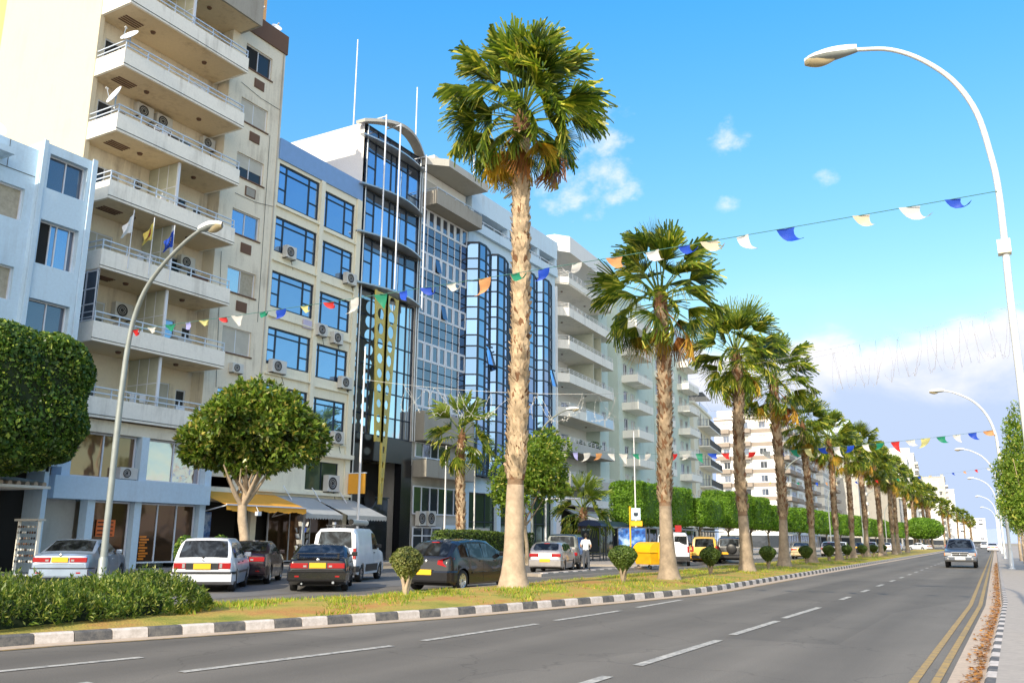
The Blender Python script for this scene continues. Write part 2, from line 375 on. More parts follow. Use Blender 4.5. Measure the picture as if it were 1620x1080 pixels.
def asphalt():
    m, nt, b = nmat('asphalt'); N = nt.nodes; Lk = nt.links
    geo = N.new('ShaderNodeNewGeometry')
    def noise(sc, det, vec=None, ro=.6):
        n = N.new('ShaderNodeTexNoise'); n.inputs['Scale'].default_value = sc; n.inputs['Detail'].default_value = det; n.inputs['Roughness'].default_value = ro
        Lk.new(vec or geo.outputs['Position'], n.inputs['Vector']); return n.outputs['Fac']
    mp = N.new('ShaderNodeMapping'); mp.inputs['Scale'].default_value = (1.1, .06, 1); Lk.new(geo.outputs['Position'], mp.inputs[0])
    a = noise(1, 6, mp.outputs[0]); c = noise(.5, 7); f = noise(60, 3); g = noise(14, 5, None, .75)
    cr = N.new('ShaderNodeValToRGB'); e = cr.color_ramp.elements; e[0].position = .3; e[0].color = (.128, .115, .098, 1); e[1].position = .72; e[1].color = (.20, .18, .152, 1)
    mi = N.new('ShaderNodeMath'); mi.operation = 'MULTIPLY_ADD'; mi.inputs[1].default_value = .6; Lk.new(a, mi.inputs[0])
    m2 = N.new('ShaderNodeMath'); m2.operation = 'MULTIPLY'; m2.inputs[1].default_value = .4; Lk.new(c, m2.inputs[0]); Lk.new(m2.outputs[0], mi.inputs[2]); Lk.new(mi.outputs[0], cr.inputs[0])
    mr = N.new('ShaderNodeMapRange'); mr.inputs[1].default_value = .3; mr.inputs[2].default_value = .7; mr.inputs[3].default_value = .78; mr.inputs[4].default_value = 1.22; Lk.new(f, mr.inputs[0])
    mr2 = N.new('ShaderNodeMapRange'); mr2.inputs[1].default_value = .66; mr2.inputs[2].default_value = .74; mr2.inputs[3].default_value = 1; mr2.inputs[4].default_value = .55; Lk.new(g, mr2.inputs[0])
    # thin cracks
    vo = N.new('ShaderNodeTexVoronoi'); vo.feature = 'DISTANCE_TO_EDGE'; vo.inputs['Scale'].default_value = .33
    wv = N.new('ShaderNodeVectorMath'); wv.operation = 'ADD'; nn = N.new('ShaderNodeTexNoise'); nn.inputs['Scale'].default_value = 1.4; nn.inputs['Detail'].default_value = 6; Lk.new(geo.outputs['Position'], nn.inputs['Vector'])
    Lk.new(geo.outputs['Position'], wv.inputs[0]); Lk.new(nn.outputs['Color'], wv.inputs[1]); Lk.new(wv.outputs[0], vo.inputs['Vector'])
    mr3 = N.new('ShaderNodeMapRange'); mr3.inputs[1].default_value = 0; mr3.inputs[2].default_value = .008; mr3.inputs[3].default_value = .74; mr3.inputs[4].default_value = 1; Lk.new(vo.outputs['Distance'], mr3.inputs[0])
    v = cr.outputs[0]
    # tyre-polished strips along the lanes and square repair patches
    sx = N.new('ShaderNodeSeparateXYZ'); Lk.new(geo.outputs['Position'], sx.inputs[0])
    wv2 = N.new('ShaderNodeMath'); wv2.operation = 'SINE'; ml = N.new('ShaderNodeMath'); ml.operation = 'MULTIPLY'; ml.inputs[1].default_value = 3.6; Lk.new(sx.outputs['X'], ml.inputs[0]); Lk.new(ml.outputs[0], wv2.inputs[0])
    mr4 = N.new('ShaderNodeMapRange'); mr4.inputs[1].default_value = -1; mr4.inputs[2].default_value = 1; mr4.inputs[3].default_value = .86; mr4.inputs[4].default_value = 1.06; Lk.new(wv2.outputs[0], mr4.inputs[0])
    mp5 = N.new('ShaderNodeMapping'); mp5.inputs['Scale'].default_value = (.27, .055, 1); mp5.inputs['Location'].default_value = (.3, .4, 0); Lk.new(geo.outputs['Position'], mp5.inputs[0])
    v5 = N.new('ShaderNodeTexVoronoi'); v5.distance = 'CHEBYCHEV'; v5.inputs['Scale'].default_value = 1; v5.inputs['Randomness'].default_value = .8; Lk.new(mp5.outputs[0], v5.inputs['Vector'])
    s5 = N.new('ShaderNodeSeparateColor'); Lk.new(v5.outputs['Color'], s5.inputs[0]); mr5 = N.new('ShaderNodeMapRange'); mr5.inputs[1].default_value = .3; mr5.inputs[2].default_value = 1; mr5.inputs[3].default_value = 1.03; mr5.inputs[4].default_value = .80; Lk.new(s5.outputs[0], mr5.inputs[0])
    for q in (mr, mr2, mr3, mr4, mr5):
        s = N.new('ShaderNodeVectorMath'); s.operation = 'SCALE'; Lk.new(v, s.inputs[0]); Lk.new(q.outputs[0], s.inputs['Scale']); v = s.outputs[0]
    Lk.new(v, b.inputs['Base Color']); b.inputs['Roughness'].default_value = .82
    bp = N.new('ShaderNodeBump'); bp.inputs['Strength'].default_value = .5; bp.inputs['Distance'].default_value = .01; Lk.new(f, bp.inputs['Height']); Lk.new(bp.outputs[0], b.inputs['Normal'])
    return m
M['asphalt'] = asphalt()
def worn(name, col, wear=.5, under=(.13, .13, .13)):
    m, nt, b = nmat(name); N = nt.nodes; Lk = nt.links; geo = N.new('ShaderNodeNewGeometry')
    n = N.new('ShaderNodeTexNoise'); n.inputs['Scale'].default_value = 7; n.inputs['Detail'].default_value = 8; n.inputs['Roughness'].default_value = .75; Lk.new(geo.outputs['Position'], n.inputs['Vector'])
    mr = N.new('ShaderNodeMapRange'); mr.inputs[1].default_value = .42; mr.inputs[2].default_value = .72; mr.inputs[3].default_value = 0; mr.inputs[4].default_value = wear; Lk.new(n.outputs['Fac'], mr.inputs[0])
    mx = N.new('ShaderNodeMix'); mx.data_type = 'RGBA'; mx.inputs[6].default_value = (*col, 1); mx.inputs[7].default_value = (*under, 1); Lk.new(mr.outputs[0], mx.inputs[0])
    Lk.new(mx.outputs[2], b.inputs['Base Color']); b.inputs['Roughness'].default_value = .8
    return m
M['line'] = worn('road_line_paint', (.52, .50, .45), 1.1); M['yline'] = worn('yellow_line_paint', (.44, .29, .10), 1.25, (.20, .17, .12))
M['kerbw'] = worn('white_kerb_paint', (.66, .60, .56), .8, (.34, .29, .24)); M['kerbb'] = worn('black_kerb_paint', (.085, .085, .09), .8, (.26, .24, .21))
M['gutter'] = worn('sandy_gutter_concrete', (.56, .44, .33), .7, (.34, .27, .2)); M['paving'] = worn('paving_slabs', (.42, .37, .32), .6, (.26, .23, .20))
M['earth'] = worn('pale_earth', (.40, .34, .25), .7, (.22, .18, .12)); M['lot'] = worn('parking_asphalt', (.15, .145, .14), .5, (.22, .21, .2))
def turf():
    m, nt, b = nmat('dry_turf'); N = nt.nodes; Lk = nt.links; geo = N.new('ShaderNodeNewGeometry')
    n = N.new('ShaderNodeTexNoise'); n.inputs['Scale'].default_value = .55; n.inputs['Detail'].default_value = 9; n.inputs['Roughness'].default_value = .7; Lk.new(geo.outputs['Position'], n.inputs['Vector'])
    cr = N.new('ShaderNodeValToRGB'); Lk.new(n.outputs['Fac'], cr.inputs[0]); e = cr.color_ramp.elements
    e[0].position = .36; e[0].color = (.22, .26, .03, 1); e[1].position = .62; e[1].color = (.52, .25, .07, 1)
    q = e.new(.50); q.color = (.46, .36, .07, 1)
    n2 = N.new('ShaderNodeTexNoise'); n2.inputs['Scale'].default_value = 30; n2.inputs['Detail'].default_value = 4; Lk.new(geo.outputs['Position'], n2.inputs['Vector'])
    mr = N.new('ShaderNodeMapRange'); mr.inputs[3].default_value = .5; mr.inputs[4].default_value = 1.4; Lk.new(n2.outputs['Fac'], mr.inputs[0])
    s = N.new('ShaderNodeVectorMath'); s.operation = 'SCALE'; Lk.new(cr.outputs[0], s.inputs[0]); Lk.new(mr.outputs[0], s.inputs['Scale'])
    Lk.new(s.outputs[0], b.inputs['Base Color']); b.inputs['Roughness'].default_value = .95
    bp = N.new('ShaderNodeBump'); bp.inputs['Strength'].default_value = 1; bp.inputs['Distance'].default_value = .04; Lk.new(n2.outputs['Fac'], bp.inputs['Height']); Lk.new(bp.outputs[0], b.inputs['Normal'])
    return m
M['turf'] = turf()
MED_END = 188.
struct('ground', MB().quad((-3000, -1500, -.03), (3000, -1500, -.03), (3000, 5000, -.03), (-3000, 5000, -.03), 'earth'))
struct('road', strip(lambda y: MX(y)-3.55 if y > 33 else -31.5, lambda y: -.82+bx(y), 0, 'asphalt', [y for y in YS if y <= 32]+[32.99, 33.01]+[y for y in YS if y > 33]))
struct('parking_lot', strip(lambda y: -31.5, lambda y: -17.6, .006, 'lot', frange(2, 33, 3)))
struct('parking_lane', strip(lambda y: -28 if y < 47 else -22, lambda y: -18.3+bx(y), .004, 'lot', frange(33, 52, 1)))
# median: turf bed and painted kerbs on both sides
ysm = [y for y in YS if y <= MED_END]+[MED_END]
strip_m = MB()
for ya, yb in zip(ysm, ysm[1:]):
    n = 6
    for i in range(n):
        def P(y, t):
            a, b = MX(y)+.1, KX(y)-.1; return (a+(b-a)*t, y, .135+.07*math.sin(math.pi*t)+.012*math.sin(y*2.1+t*9))
        strip_m.add([P(ya, i/n), P(ya, (i+1)/n), P(yb, (i+1)/n), P(yb, i/n)], [(0, 1, 2, 3)], 'turf', True)
struct('median_turf', strip_m)
def kerb(fx, y0, y1, side, name, mats=('kerbw', 'kerbb'), L=.5, w=.15, h=.15):
    """side=+1: road lies on +x side of the line fx"""
    mb = MB(); y = y0; i = 0
    while y < y1:
        yb = min(y+L, y1); g = .008; a, b = y+g, yb-g
        vs = []
        for yy in (a, b):
            x = fx(yy); s = side
            vs += [(x, yy, -.02), (x-s*.02, yy, h-.025), (x-s*.045, yy, h), (x-s*w, yy, h), (x-s*w, yy, -.02)]
        mb.add(vs, [(i_, i_+1, i_+6, i_+5) if side < 0 else (i_+1, i_, i_+5, i_+6) for i_ in range(4)]+[(0, 1, 2, 3, 4), (9, 8, 7, 6, 5)], mats[i % 2] if isinstance(mats, tuple) else mats)
        y = yb; i += 1
    return struct(name, mb)
kerb(KX, -10, MED_END, 1, 'median_kerb')
kerb(MX, -10, MED_END, -1, 'service_road_kerb', 'gutter', 1.0, .12, .14)
struct('median_gutter', strip(lambda y: KX(y)+.002, lambda y: KX(y)+.36, .006, 'gutter', [y for y in YS if y <= MED_END]))
yb_ = MB(); strip(lambda y: KX(y)+.40, lambda y: KX(y)+.47, .008, 'yline', [y for y in YS if y < 40], yb_)
for off in (-1.14, -.93):
    strip(lambda y: off-.045+bx(y), lambda y: off+.045+bx(y), .008, 'yline', [y for y in YS if y < 300], yb_)
struct('yellow_road_line', yb_)
struct('gutter', strip(lambda y: -.82+bx(y), lambda y: -.46+bx(y), .003, 'gutter', [y for y in YS if y < 500]))
kerb(lambda y: -.46+bx(y), 0, 200, -1, 'pavement_kerb', ('kerbw', 'kerbb'), .5, .13, .12)
struct('pavement', strip(lambda y: -.34+bx(y), lambda y: 9+bx(y), .118, 'paving', [y for y in YS if y < 500]))
# lane dashes
dm = MB()
def dash(x, y0, y1, w=.14):
    ys = frange(y0, y1, 1.)
    strip(lambda y: x+bx(y)-w/2+.012*(y-y0), lambda y: x+bx(y)+w/2+.012*(y-y0), .008, 'line', ys, dm)
for a, b in ((2.4, 5.4), (6.6, 9.6), (10.6, 13.9), (14.8, 17.8), (18.5, 22.0), (25.2, 26.7), (29.4, 30.9), (33.5, 35.1), (37.8, 39.2), (41.7, 43.2)): dash(-4.2, a, b)
y = 45.8
while y < 330: dash(-4.2, y, y+1.5); y += 4.1
vs = None
def dashB(p, q, w=.14):
    d = Vector((q[0]-p[0], q[1]-p[1], 0)).normalized(); n = Vector((d.y, -d.x, 0))*w/2; p = Vector((*p, .008)); q = Vector((*q, .008))
    dm.quad(p-n, p+n, q+n, q-n, 'line')
for p, q in (((-10.4, 5.1), (-9.85, 7.9)), ((-8.9, 3.2), (-8.62, 6.3)), ((-8.42, 7.3), (-7.93, 10.6)), ((-7.93, 11.35), (-7.75, 14.7)), ((-7.78, 15.5), (-7.66, 18.4)), ((-7.7, 19.5), (-7.7, 22.6))): dashB(p, q)
struct('lane_marking', dm)
# far pavements in front of the buildings
pv = MB(); pv.box(-36, -31.5, 0, 50, -.02, .13, 'paving'); pv.prism([(-36, 50), (-22.5, 47), (-17.9, 50.), (-18.4, 70), (-19.8, 150), (-21.5, 240), (-60, 240), (-40, 100)], -.02, .13, 'ltpave' if 'ltpave' in M else 'paving')
struct('sidewalk', pv)
isl = MB(); isl.prism([(-17.35, 33.0), (-17.2, 33.0), (-17.4, 49.5), (-18.3, 49.5), (-18.2, 33.6)], -.02, .12, 'paving'); struct('traffic_island', isl)
kerb(lambda y: -17.2+(y-33)*-.012, 33.2, 49.0, 1, 'island_kerb')
kerb(lambda y: -17.9+bx(y)+.2, 50, 120, 1, 'sidewalk_kerb')
# dead leaves in the gutter
n = 2600; V = np.zeros((n, 4, 3)); t = RS.rand(n)**1.7; yy = 6+t*70
cx = -.5-np.abs(RS.normal(0, .09, n))+np.where(yy < 25, 0, -.018*(yy-25)); a = RS.rand(n)*6.28; sz = .02+.028*RS.rand(n)
for k, (i, j) in enumerate(((1, 0), (0, .6), (-1, 0), (0, -.6))):
    V[:, k, 0] = cx+sz*(i*np.cos(a)-j*np.sin(a)); V[:, k, 1] = yy+sz*(i*np.sin(a)+j*np.cos(a)); V[:, k, 2] = .012+RS.rand(n)*.03
M['deadleaf'] = leafm('dead_leaves', (.30, .12, .03), (.50, .24, .05), None, .1)
o = np_mesh('fallen_leaves', V.reshape(-1, 3), 4, ['deadleaf']); tag(o, 'brown fallen leaves lying along the right gutter', 'leaves', kind='stuff')
# grass blades on the near median
n = 46000; ty = 11+(RS.rand(n)**1.5)*75; nz = np.sin(ty*1.3)+np.sin(ty*.47+2)
kx = np.array([KX(v) for v in ty]); mx_ = np.array([MX(v) for v in ty]); u = RS.rand(n); px_ = mx_+.15+(kx-mx_-.3)*u
dens = np.sin(px_*2.1+ty*.9)+np.sin(ty*.37-px_*1.1)+.8*np.sin(ty*2.9+px_*3.3)
keep = dens+RS.normal(0, .6, n) > .35; px_, ty, u = px_[keep], ty[keep], u[keep]; n = len(px_)
h = .04+.075*RS.rand(n); a = RS.rand(n)*6.28; lean = RS.normal(0, .04, (n, 2)); w = .006+.012*RS.rand(n)
zb = .13+.07*np.sin(np.pi*u)
V = np.zeros((n, 3, 3)); V[:, 0] = np.stack([px_-w*np.cos(a), ty-w*np.sin(a), zb], 1); V[:, 1] = np.stack([px_+w*np.cos(a), ty+w*np.sin(a), zb], 1)
V[:, 2] = np.stack([px_+lean[:, 0], ty+lean[:, 1], zb+h], 1)
o = np_mesh('grass', V.reshape(-1, 3), 3, ['grass']); tag(o, 'yellow green grass growing on the palm median', 'grass', kind='stuff')
# ---------------------------------------------------------------- building parts
def window(p, x, y0, y1, z0, z1, nv=2, frame='framew', glass='glass', fw=.06, hb=(), open_=None, name='window', pane_mats=None, shut=0.):
    f = MB()
    f.box(x-.05, x+.03, y0, y0+fw, z0, z1, frame); f.box(x-.05, x+.03, y1-fw, y1, z0, z1, frame)
    f.box(x-.05, x+.03, y0+fw, y1-fw, z0, z0+fw, frame); f.box(x-.05, x+.03, y0+fw, y1-fw, z1-fw, z1, frame)
    cuts = nv if isinstance(nv, (list, tuple)) else [i/nv for i in range(1, nv)]
    for c in cuts: yc = y0+(y1-y0)*c; f.box(x-.048, x+.026, yc-fw*.45, yc+fw*.45, z0+fw, z1-fw, frame)
    for c in hb:
        a, b2, q = (c if isinstance(c, tuple) else (0, 1, c)); zc = z0+(z1-z0)*q
        f.box(x-.046, x+.022, y0+(y1-y0)*a, y0+(y1-y0)*b2, zc-fw*.4, zc+fw*.4, frame)
    o = f.build(name, p)
    g = MB(); cs = [0]+list(cuts)+[1]
    zt = z1-(z1-z0)*shut
    for i, (a, b2) in enumerate(zip(cs, cs[1:])):
        mt = (pane_mats[i % len(pane_mats)] if pane_mats else glass); dx = .004*(i % 2)
        g.quad((x-.02-dx, y0+(y1-y0)*a, z0), (x-.02-dx, y0+(y1-y0)*b2, z0), (x-.02-dx, y0+(y1-y0)*b2, zt), (x-.02-dx, y0+(y1-y0)*a, zt), mt)
    g.build('pane', o)
    if shut:
        s = MB(); n = max(3, int((z1-zt)/.07))
        for i in range(n):
            za = zt+(z1-zt)*i/n; zb = zt+(z1-zt)*(i+1)/n
            s.quad((x+.005, y0+fw, za), (x+.005, y1-fw, za), (x+.018, y1-fw, zb), (x+.018, y0+fw, zb), 'shutter')
            s.quad((x+.018, y0+fw, zb), (x+.018, y1-fw, zb), (x+.005, y1-fw, zb), (x+.005, y0+fw, zb), 'acfan')
        s.build('shutter', o)
    return o
def aircon(p, x, y, z, w=.85, h=.6, d=.32):
    b = MB().box(x, x+d, y, y+w, z, z+h, 'acbody'); b.box(x-.02, x+d+.02, y+.05, y+.1, z-.05, z-.005, 'acfan'); b.box(x-.02, x+d+.02, y+w-.1, y+w-.05, z-.05, z-.005, 'acfan')
    b.bar((x, y+w*.9, z+.1), (x-.02, y+w*1.2, z-.5), .03, 'acfan')
    o = b.build('air_conditioner', p, bev=.02)
    g = MB(); c = (0, y+w*.38, z+h*.5); r = h*.38
    g.lathe([(0.001, x+d+.006), (r, x+d+.006), (r, x+d+.03), (r*.9, x+d+.03)], 'acfan', 18, 'x', (0, c[1], c[2]))
    for q in (.35, .65): g.lathe([(r*q, x+d+.012), (r*q+.01, x+d+.022), (r*q+.02, x+d+.012)], 'acbody', 18, 'x', (0, c[1], c[2]))
    g.build('fan_grille', o); return o
def railing(p, x, y0, y1, zs, mat='rail', step=1.1, xin=None, r=.03, posts=True, z0=None):
    mb = MB()
    for z in zs: mb.box(x-.03, x+.03, y0, y1, z-.025, z+.025, mat)
    if xin is not None:
        for z in zs: mb.box(xin, x-.031, y0, y0+.05, z-.022, z+.022, mat)
    n = max(1, int((y1-y0)/step)); zz = z0 if z0 is not None else zs[0]-.3
    if posts:
        for i in range(n+1):
            yy = y0+.02+(y1-y0-.07)*i/n; mb.box(x-.02, x+.02, yy, yy+.045, zz, zs[-1]-.026, mat)
    return mb.build('railing', p)
def balcony(p, xi, xo, y0, y1, zb, fh=.85, mat='paint', rails=(.18, .42), rmat='rail', soffit='soffit', slab=.16, groove=True, step=1.1, th=.12, endx=None, name='balcony'):
    mb = MB()
    mb.box(xi, xo-th, y0+th, y1-th, zb+.02, zb+slab, soffit)
    mb.box(xo-th, xo, y0, y1, zb, zb+fh, mat); mb.box(xi, xo-th, y0, y0+th, zb, zb+fh, mat); mb.box(xi, xo-th, y1-th, y1, zb, zb+fh, mat)
    mb.box(xo-.03, xo+.02, y0-.02, y1, zb+.10, zb+.125, 'acfan') if groove else None
    o = mb.build(name, p)
    if rails: railing(o, xo-th/2, y0+.03, y1-.03, [zb+fh+r for r in rails], rmat, step, xi, z0=zb+fh)
    # ceiling lamp under the slab
    return o
def cyl_lamp(p, x, y, z): MB().lathe([(.001, z-.09), (.10, z-.09), (.13, z-.02), (.13, z)], 'brown', 12, 'z', (x, y, 0)).build('ceiling_lamp', p)
def shell(p, x, y0, y1, z0, z1, depth, mat, holes=(), hd=.25, side=None, roofmat='concrete', name='wall', backing='dim'):
    """street front at x (looking +X) with openings, closed sides, back and roof"""
    mb = MB(); mb.wallx(x, y0, y1, z0, z1, list(holes), hd, mat); xb = x-depth; s = side or mat
    mb.quad((xb, y0, z0), (x, y0, z0), (x, y0, z1), (xb, y0, z1), s); mb.quad((x, y1, z0), (xb, y1, z0), (xb, y1, z1), (x, y1, z1), s)
    mb.quad((xb, y1, z0), (xb, y0, z0), (xb, y0, z1), (xb, y1, z1), s); mb.quad((xb, y0, z1), (x, y0, z1), (x, y1, z1), (xb, y1, z1), roofmat)
    o = mb.build(name, p)
    if holes:
        b = MB()
        X = x-hd-.03; b.quad((X, y0+.05, z0+.05), (X, y1-.05, z0+.05), (X, y1-.05, z1-.05), (X, y0+.05, z1-.05), backing)
        b.build('room_interior', p)
    return o
# ================================================================ 1 blue-white office
def b1():
    T = thing('office_building', 'pale blue low building with sliding windows at the left edge of the street', 'building', (-33.2, 14, 0))
    h = [(19.65, 21.35, 15.35, 16.85), (19.6, 21.3, 12.15, 14.0), (19.55, 21.3, 8.95, 10.7), (19.55, 21.3, 5.8, 7.5)]
    shell(T, -33.0, 19.3, 21.7, 4.2, 17.25, 12, 'bluewhite', h, .35)
    for i, (a, b, c, d) in enumerate(h): window(T, -33.28, a, b, c, d, [.52] if i != 1 else [.36, .52, .85], 'framew', 'glassd', .05, pane_mats=(['glassg', 'glassg'] if i != 1 else ['dark', 'glass', 'glass', 'glassg']))
    MB().box(-32.97, -32.9, 19.3, 19.48, 4.2, 17.32, 'bluewhite').box(-32.97, -32.9, 21.5, 21.72, 4.2, 17.32, 'bluewhite').build('pilaster', T)
    h = [(17.0, 18.95, z, z+1.35) for z in (13.72, 10.45, 7.2)]
    shell(T, -33.25, 4, 19.3, 4.2, 16.9, 11.6, 'bluewhite', h, .25)
    for i, (a, b, c, d) in enumerate(h): window(T, -33.43, a, b, c, d, 2, 'framew', 'glassd', .06, pane_mats=(['glassd', 'curtain'], ['curtain', 'curtain'], ['glassd', 'curtain'])[i])
    for z in (12.2, 16.5): balcony(T, -33.24, -32.4, 5, 17.3 if z < 15 else 17.9, z-.55, .9 if z < 15 else .25, 'bluewhite', None, soffit='bluewhite', groove=False)
    g = MB()
    for z in (15.7,): g.box(-33.24, -33.225, 4, 19.28, z, z+.02, 'acfan')
    for y in (17.2, 18.1): g.box(-33.24, -33.225, y, y+.015, 15.72, 16.9, 'acfan')
    g.build('panel_joint', T)
    # ground-floor shop with tiled canopy
    mb = MB(); mb.box(-34.6, -34.5, 10, 21.5, 0.1, 4.2, 'dark'); mb.box(-33.6, -33.4, 19.2, 19.5, .1, 4.2, 'framew'); mb.box(-33.6, -33.4, 17.1, 17.3, .1, 3.3, 'framew'); mb.box(-34.5, -33.3, 21.3, 21.5, .1, 4.2, 'bluewhite'); mb.box(-45, -33.3, 8, 21.45, 4.0, 4.2, 'bluewhite')
    mb.build('shop_front', T)
    MB().box(-33.52, -33.46, 17.4, 19.0, .4, 3.1, simple('lime_green_panel', (.42, .50, .03), .5)).build('sign_panel', T)
    g = MB(); g.lathe([(.55, .4), (.55, 1.5), (.42, 2.1), (.12, 2.6), (.02, 2.95)], 'dark', 20, 'z', (-33.38, 18.3, 0)); g.build('dome_picture', T).scale = (.999, 1, 1)
    c = MB()
    for i in range(26): y = 12.0+i*.33; c.tube([(-34.4, y, 3.75), (-31.6, y, 3.38)], .09, 'gutter2' if 'gutter2' in M else 'gutter', 8)
    c.box(-34.4, -31.7, 11.9, 20.5, 3.24, 3.30, 'paint'); c.bar((-31.62, 11.9, 3.28), (-31.62, 20.5, 3.28), .08, 'paint', .10); c.build('tiled_canopy', T)
    d = thing('satellite_dish', 'small grey dish on the roof edge of the low pale blue building', 'satellite dish', (-34.2, 17.9, 16.9))
    dish(d, .42, (1, -.2, .4))
def dish(T, r, direction, mat='framew'):
    d = Vector(direction).normalized(); base = Vector(T.location); c = base+Vector((0, 0, r*1.35))
    q = Vector((0, 0, 1)).rotation_difference(d).to_matrix()
    mb = MB(); n = 24; rings = 5; vs = []
    for k in range(2):
        for i in range(rings+1):
            rr = r*i/rings
            for j in range(n): a = 2*math.pi*j/n; vs.append(c+q @ Vector((rr*math.cos(a), rr*math.sin(a)*1.08, .22*rr*rr/r-.012*k)))
    fs = []
    for k in range(2):
        o = k*(rings+1)*n
        for i in range(rings):
            for j in range(n): f = (o+i*n+j, o+i*n+(j+1) % n, o+(i+1)*n+(j+1) % n, o+(i+1)*n+j); fs.append(f if k == 0 else f[::-1])
    mb.add(vs, fs, mat, True); mb.build('reflector', T)
    f = c+d*r*1.0; m2 = MB(); m2.bar(c+q @ Vector((0, -r, .2*r)), f, .025, 'steel'); m2.build('arm', T)
    MB().tube([f-d*.06, f+d*.06], .05, 'acbody', 8).build('receiver', T)
    MB().tube([base, c-d*.02], .03, 'steel', 8).build('mast', T)
# ================================================================ 2 tall balcony block
def b2():
    T = thing('apartment_block', 'tall aged cream block with long balconies, dark soffits and a brown roof parapet', 'building', (-35, 22.7, 0))
    zs = [25.8-3.23*k for k in range(7)]
    hw = [(31.2, 33.2, 27.35, 28.75)]+[(31.15, 33.15, 24.05-3.27*k, 25.4-3.27*k) for k in range(6)]
    shell(T, -35.0, 30.4, 34.2, 3.9, 29.55, 9, 'cream', hw, .22)
    sh = [0, 1., .55, 0, 0, 1., 0]
    for i, (a, b, c, d) in enumerate(hw):
        window(T, -35.14, a, b, c, d, 2, 'framew', 'glassd' if i in (0, 2) else 'glass', .05, shut=sh[i], pane_mats=(['dark', 'glassd'] if i == 0 else ['glassl', 'curtain'] if i == 4 else None))
        MB().box(-34.99, -34.93, a-.08, b+.1, c-.08, c-.01, 'brown').build('window_sill', T)
        if i < 5: MB().box(-34.99, -34.96, a+.75, a+1.5, c-.95, c-.4, 'brown').box(-34.96, -34.95, a+.82, a+1.43, c-.9, c-.45, 'concrete' if i == 2 else 'brown').build('vent_panel', T)
        elif i == 5: aircon(T, -34.99, a+.6, c-1.05, .75, .5, .3)
    MB().box(-44, -34.9, 30.75, 34.28, 29.55, 30.75, 'brown').build('roof_parapet', T)
    # recessed balcony front
    hr = []
    for k, z in enumerate(zs[:]): hr += [(23.3, 24.9, z+.2, z+2.45), (27.3, 28.9, z+.2, z+2.5), (29.3, 29.9, z+.2, z+2.3)]
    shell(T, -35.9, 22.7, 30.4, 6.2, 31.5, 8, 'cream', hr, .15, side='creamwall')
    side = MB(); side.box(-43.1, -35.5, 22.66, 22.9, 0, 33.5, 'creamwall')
    side.build('side_wall', T)
    MB().box(-35.89, -35.0, 30.2, 30.4, 6.2, 29.5, 'cream').build('pillar', T)
    for i, h in enumerate(hr):
        k = i//3
        gm = ['glassd', 'glassd'] if (i*7) % 5 < 2 else (['glassg', 'glass'] if i % 3 == 1 else ['glassd', 'curtain'])
        window(T, -35.97, *h, 2 if i % 3 < 2 else 1, 'framew', 'glassd', .06, pane_mats=gm, name='balcony_door', shut=(.0, .35, 0, .0, .0, 1., .0)[i % 7] if i % 3 < 2 else 0)
    for k, z in enumerate(zs):
        balcony(T, -35.88, -33.4, 22.7, 30.0, z, .87, 'paint')
        for y in (24.9, 28.1): cyl_lamp(T, -34.6, y, z+.015)
        # slatted drain grate patch in the soffit
        g = MB()
        for j in range(4): g.box(-35.1+j*.17, -35.02+j*.17, 23.3, 24.3, z-.012, z+.018, 'brown')
        if k < 5: g.build('soffit_vent', T)
        if k != 2 and k != 1:
            top = z+3.23 if k else z+3.2
            pm = MB(); pm.box(-35.88, -33.75, 26.5, 26.56, z+.17, top-.01, 'partn'); pm.box(-33.8, -33.72, 26.46, 26.6, z+.17, top-.01, 'framew')
            for q in (.33, .66): pm.box(-35.88, -33.8, 26.485, 26.575, z+3.0*q, z+3.0*q+.04, 'framew')
            for q in (-35.2, -34.5): pm.box(q, q+.04, 26.487, 26.573, z+.17, top-.01, 'framew')
            pm.build('partition', T)
    balcony(T, -35.88, -33.4, 22.7, 30.75, 29.03, 3.4, 'concrete', None, soffit='soffit', groove=False, name='roof_canopy')
    for y in (24.9, 28.1): cyl_lamp(T, -34.6, y, 29.04)
    aircon(T, -35.88, 25.2, 21.75, .95, .7); aircon(T, -35.88, 26.35, 21.7, .95, .7); aircon(T, -35.88, 29.3, 21.8, .8, .6)
    aircon(T, -35.88, 25.2, 11.5, .95, .75); aircon(T, -35.88, 28.6, 14.9, .9, .65); aircon(T, -35.88, 23.6, 8.3, .9, .7); aircon(T, -35.88, 25.3, 17.9, .9, .65)
    rc = random.Random(3)
    for k, z in enumerate(zs):
        for j in range(2):
            y = 23.6+rc.random()*5.4; m = MB(); kind = rc.randrange(3)
            if kind == 0:      # folding drying rack with laundry
                for yy in (0, .9): m.bar((-34.2, y+yy, z+.2), (-33.75, y+yy, z+1.35), .025, 'framew'); m.bar((-33.75, y+yy, z+.2), (-34.2, y+yy, z+1.35), .025, 'framew')
                for q in range(4): m.bar((-34.2+q*.15, y, z+1.35), (-34.2+q*.15, y+.9, z+1.35), .015, 'framew')
                m.box(-34.06, -34.04, y+.1, y+.45, z+.9, z+1.36, 'cloth_w'); m.box(-33.91, -33.89, y+.5, y+.8, z+1.0, z+1.36, rc.choice(('pb', 'pr', 'py')) if 'pb' in M else 'cloth_w'); m.build('drying_rack', T)
            elif kind == 1:
                m.box(-34.3, -33.8, y, y+.5, z+.6, z+.64, 'framew'); m.box(-34.3, -34.25, y, y+.5, z+.64, z+1.15, 'framew')
                for a_, b_ in ((-34.28, y+.02), (-33.84, y+.02), (-34.28, y+.46), (-33.84, y+.46)): m.box(a_, a_+.03, b_, b_+.03, z+.17, z+.6, 'framew')
                m.build('balcony_chair', T)
            else: m.box(-34.6, -34.0, y, y+.8, z+.17, z+1.25, rc.choice(('ltconc', 'brown', 'white'))); m.build('balcony_cupboard', T)
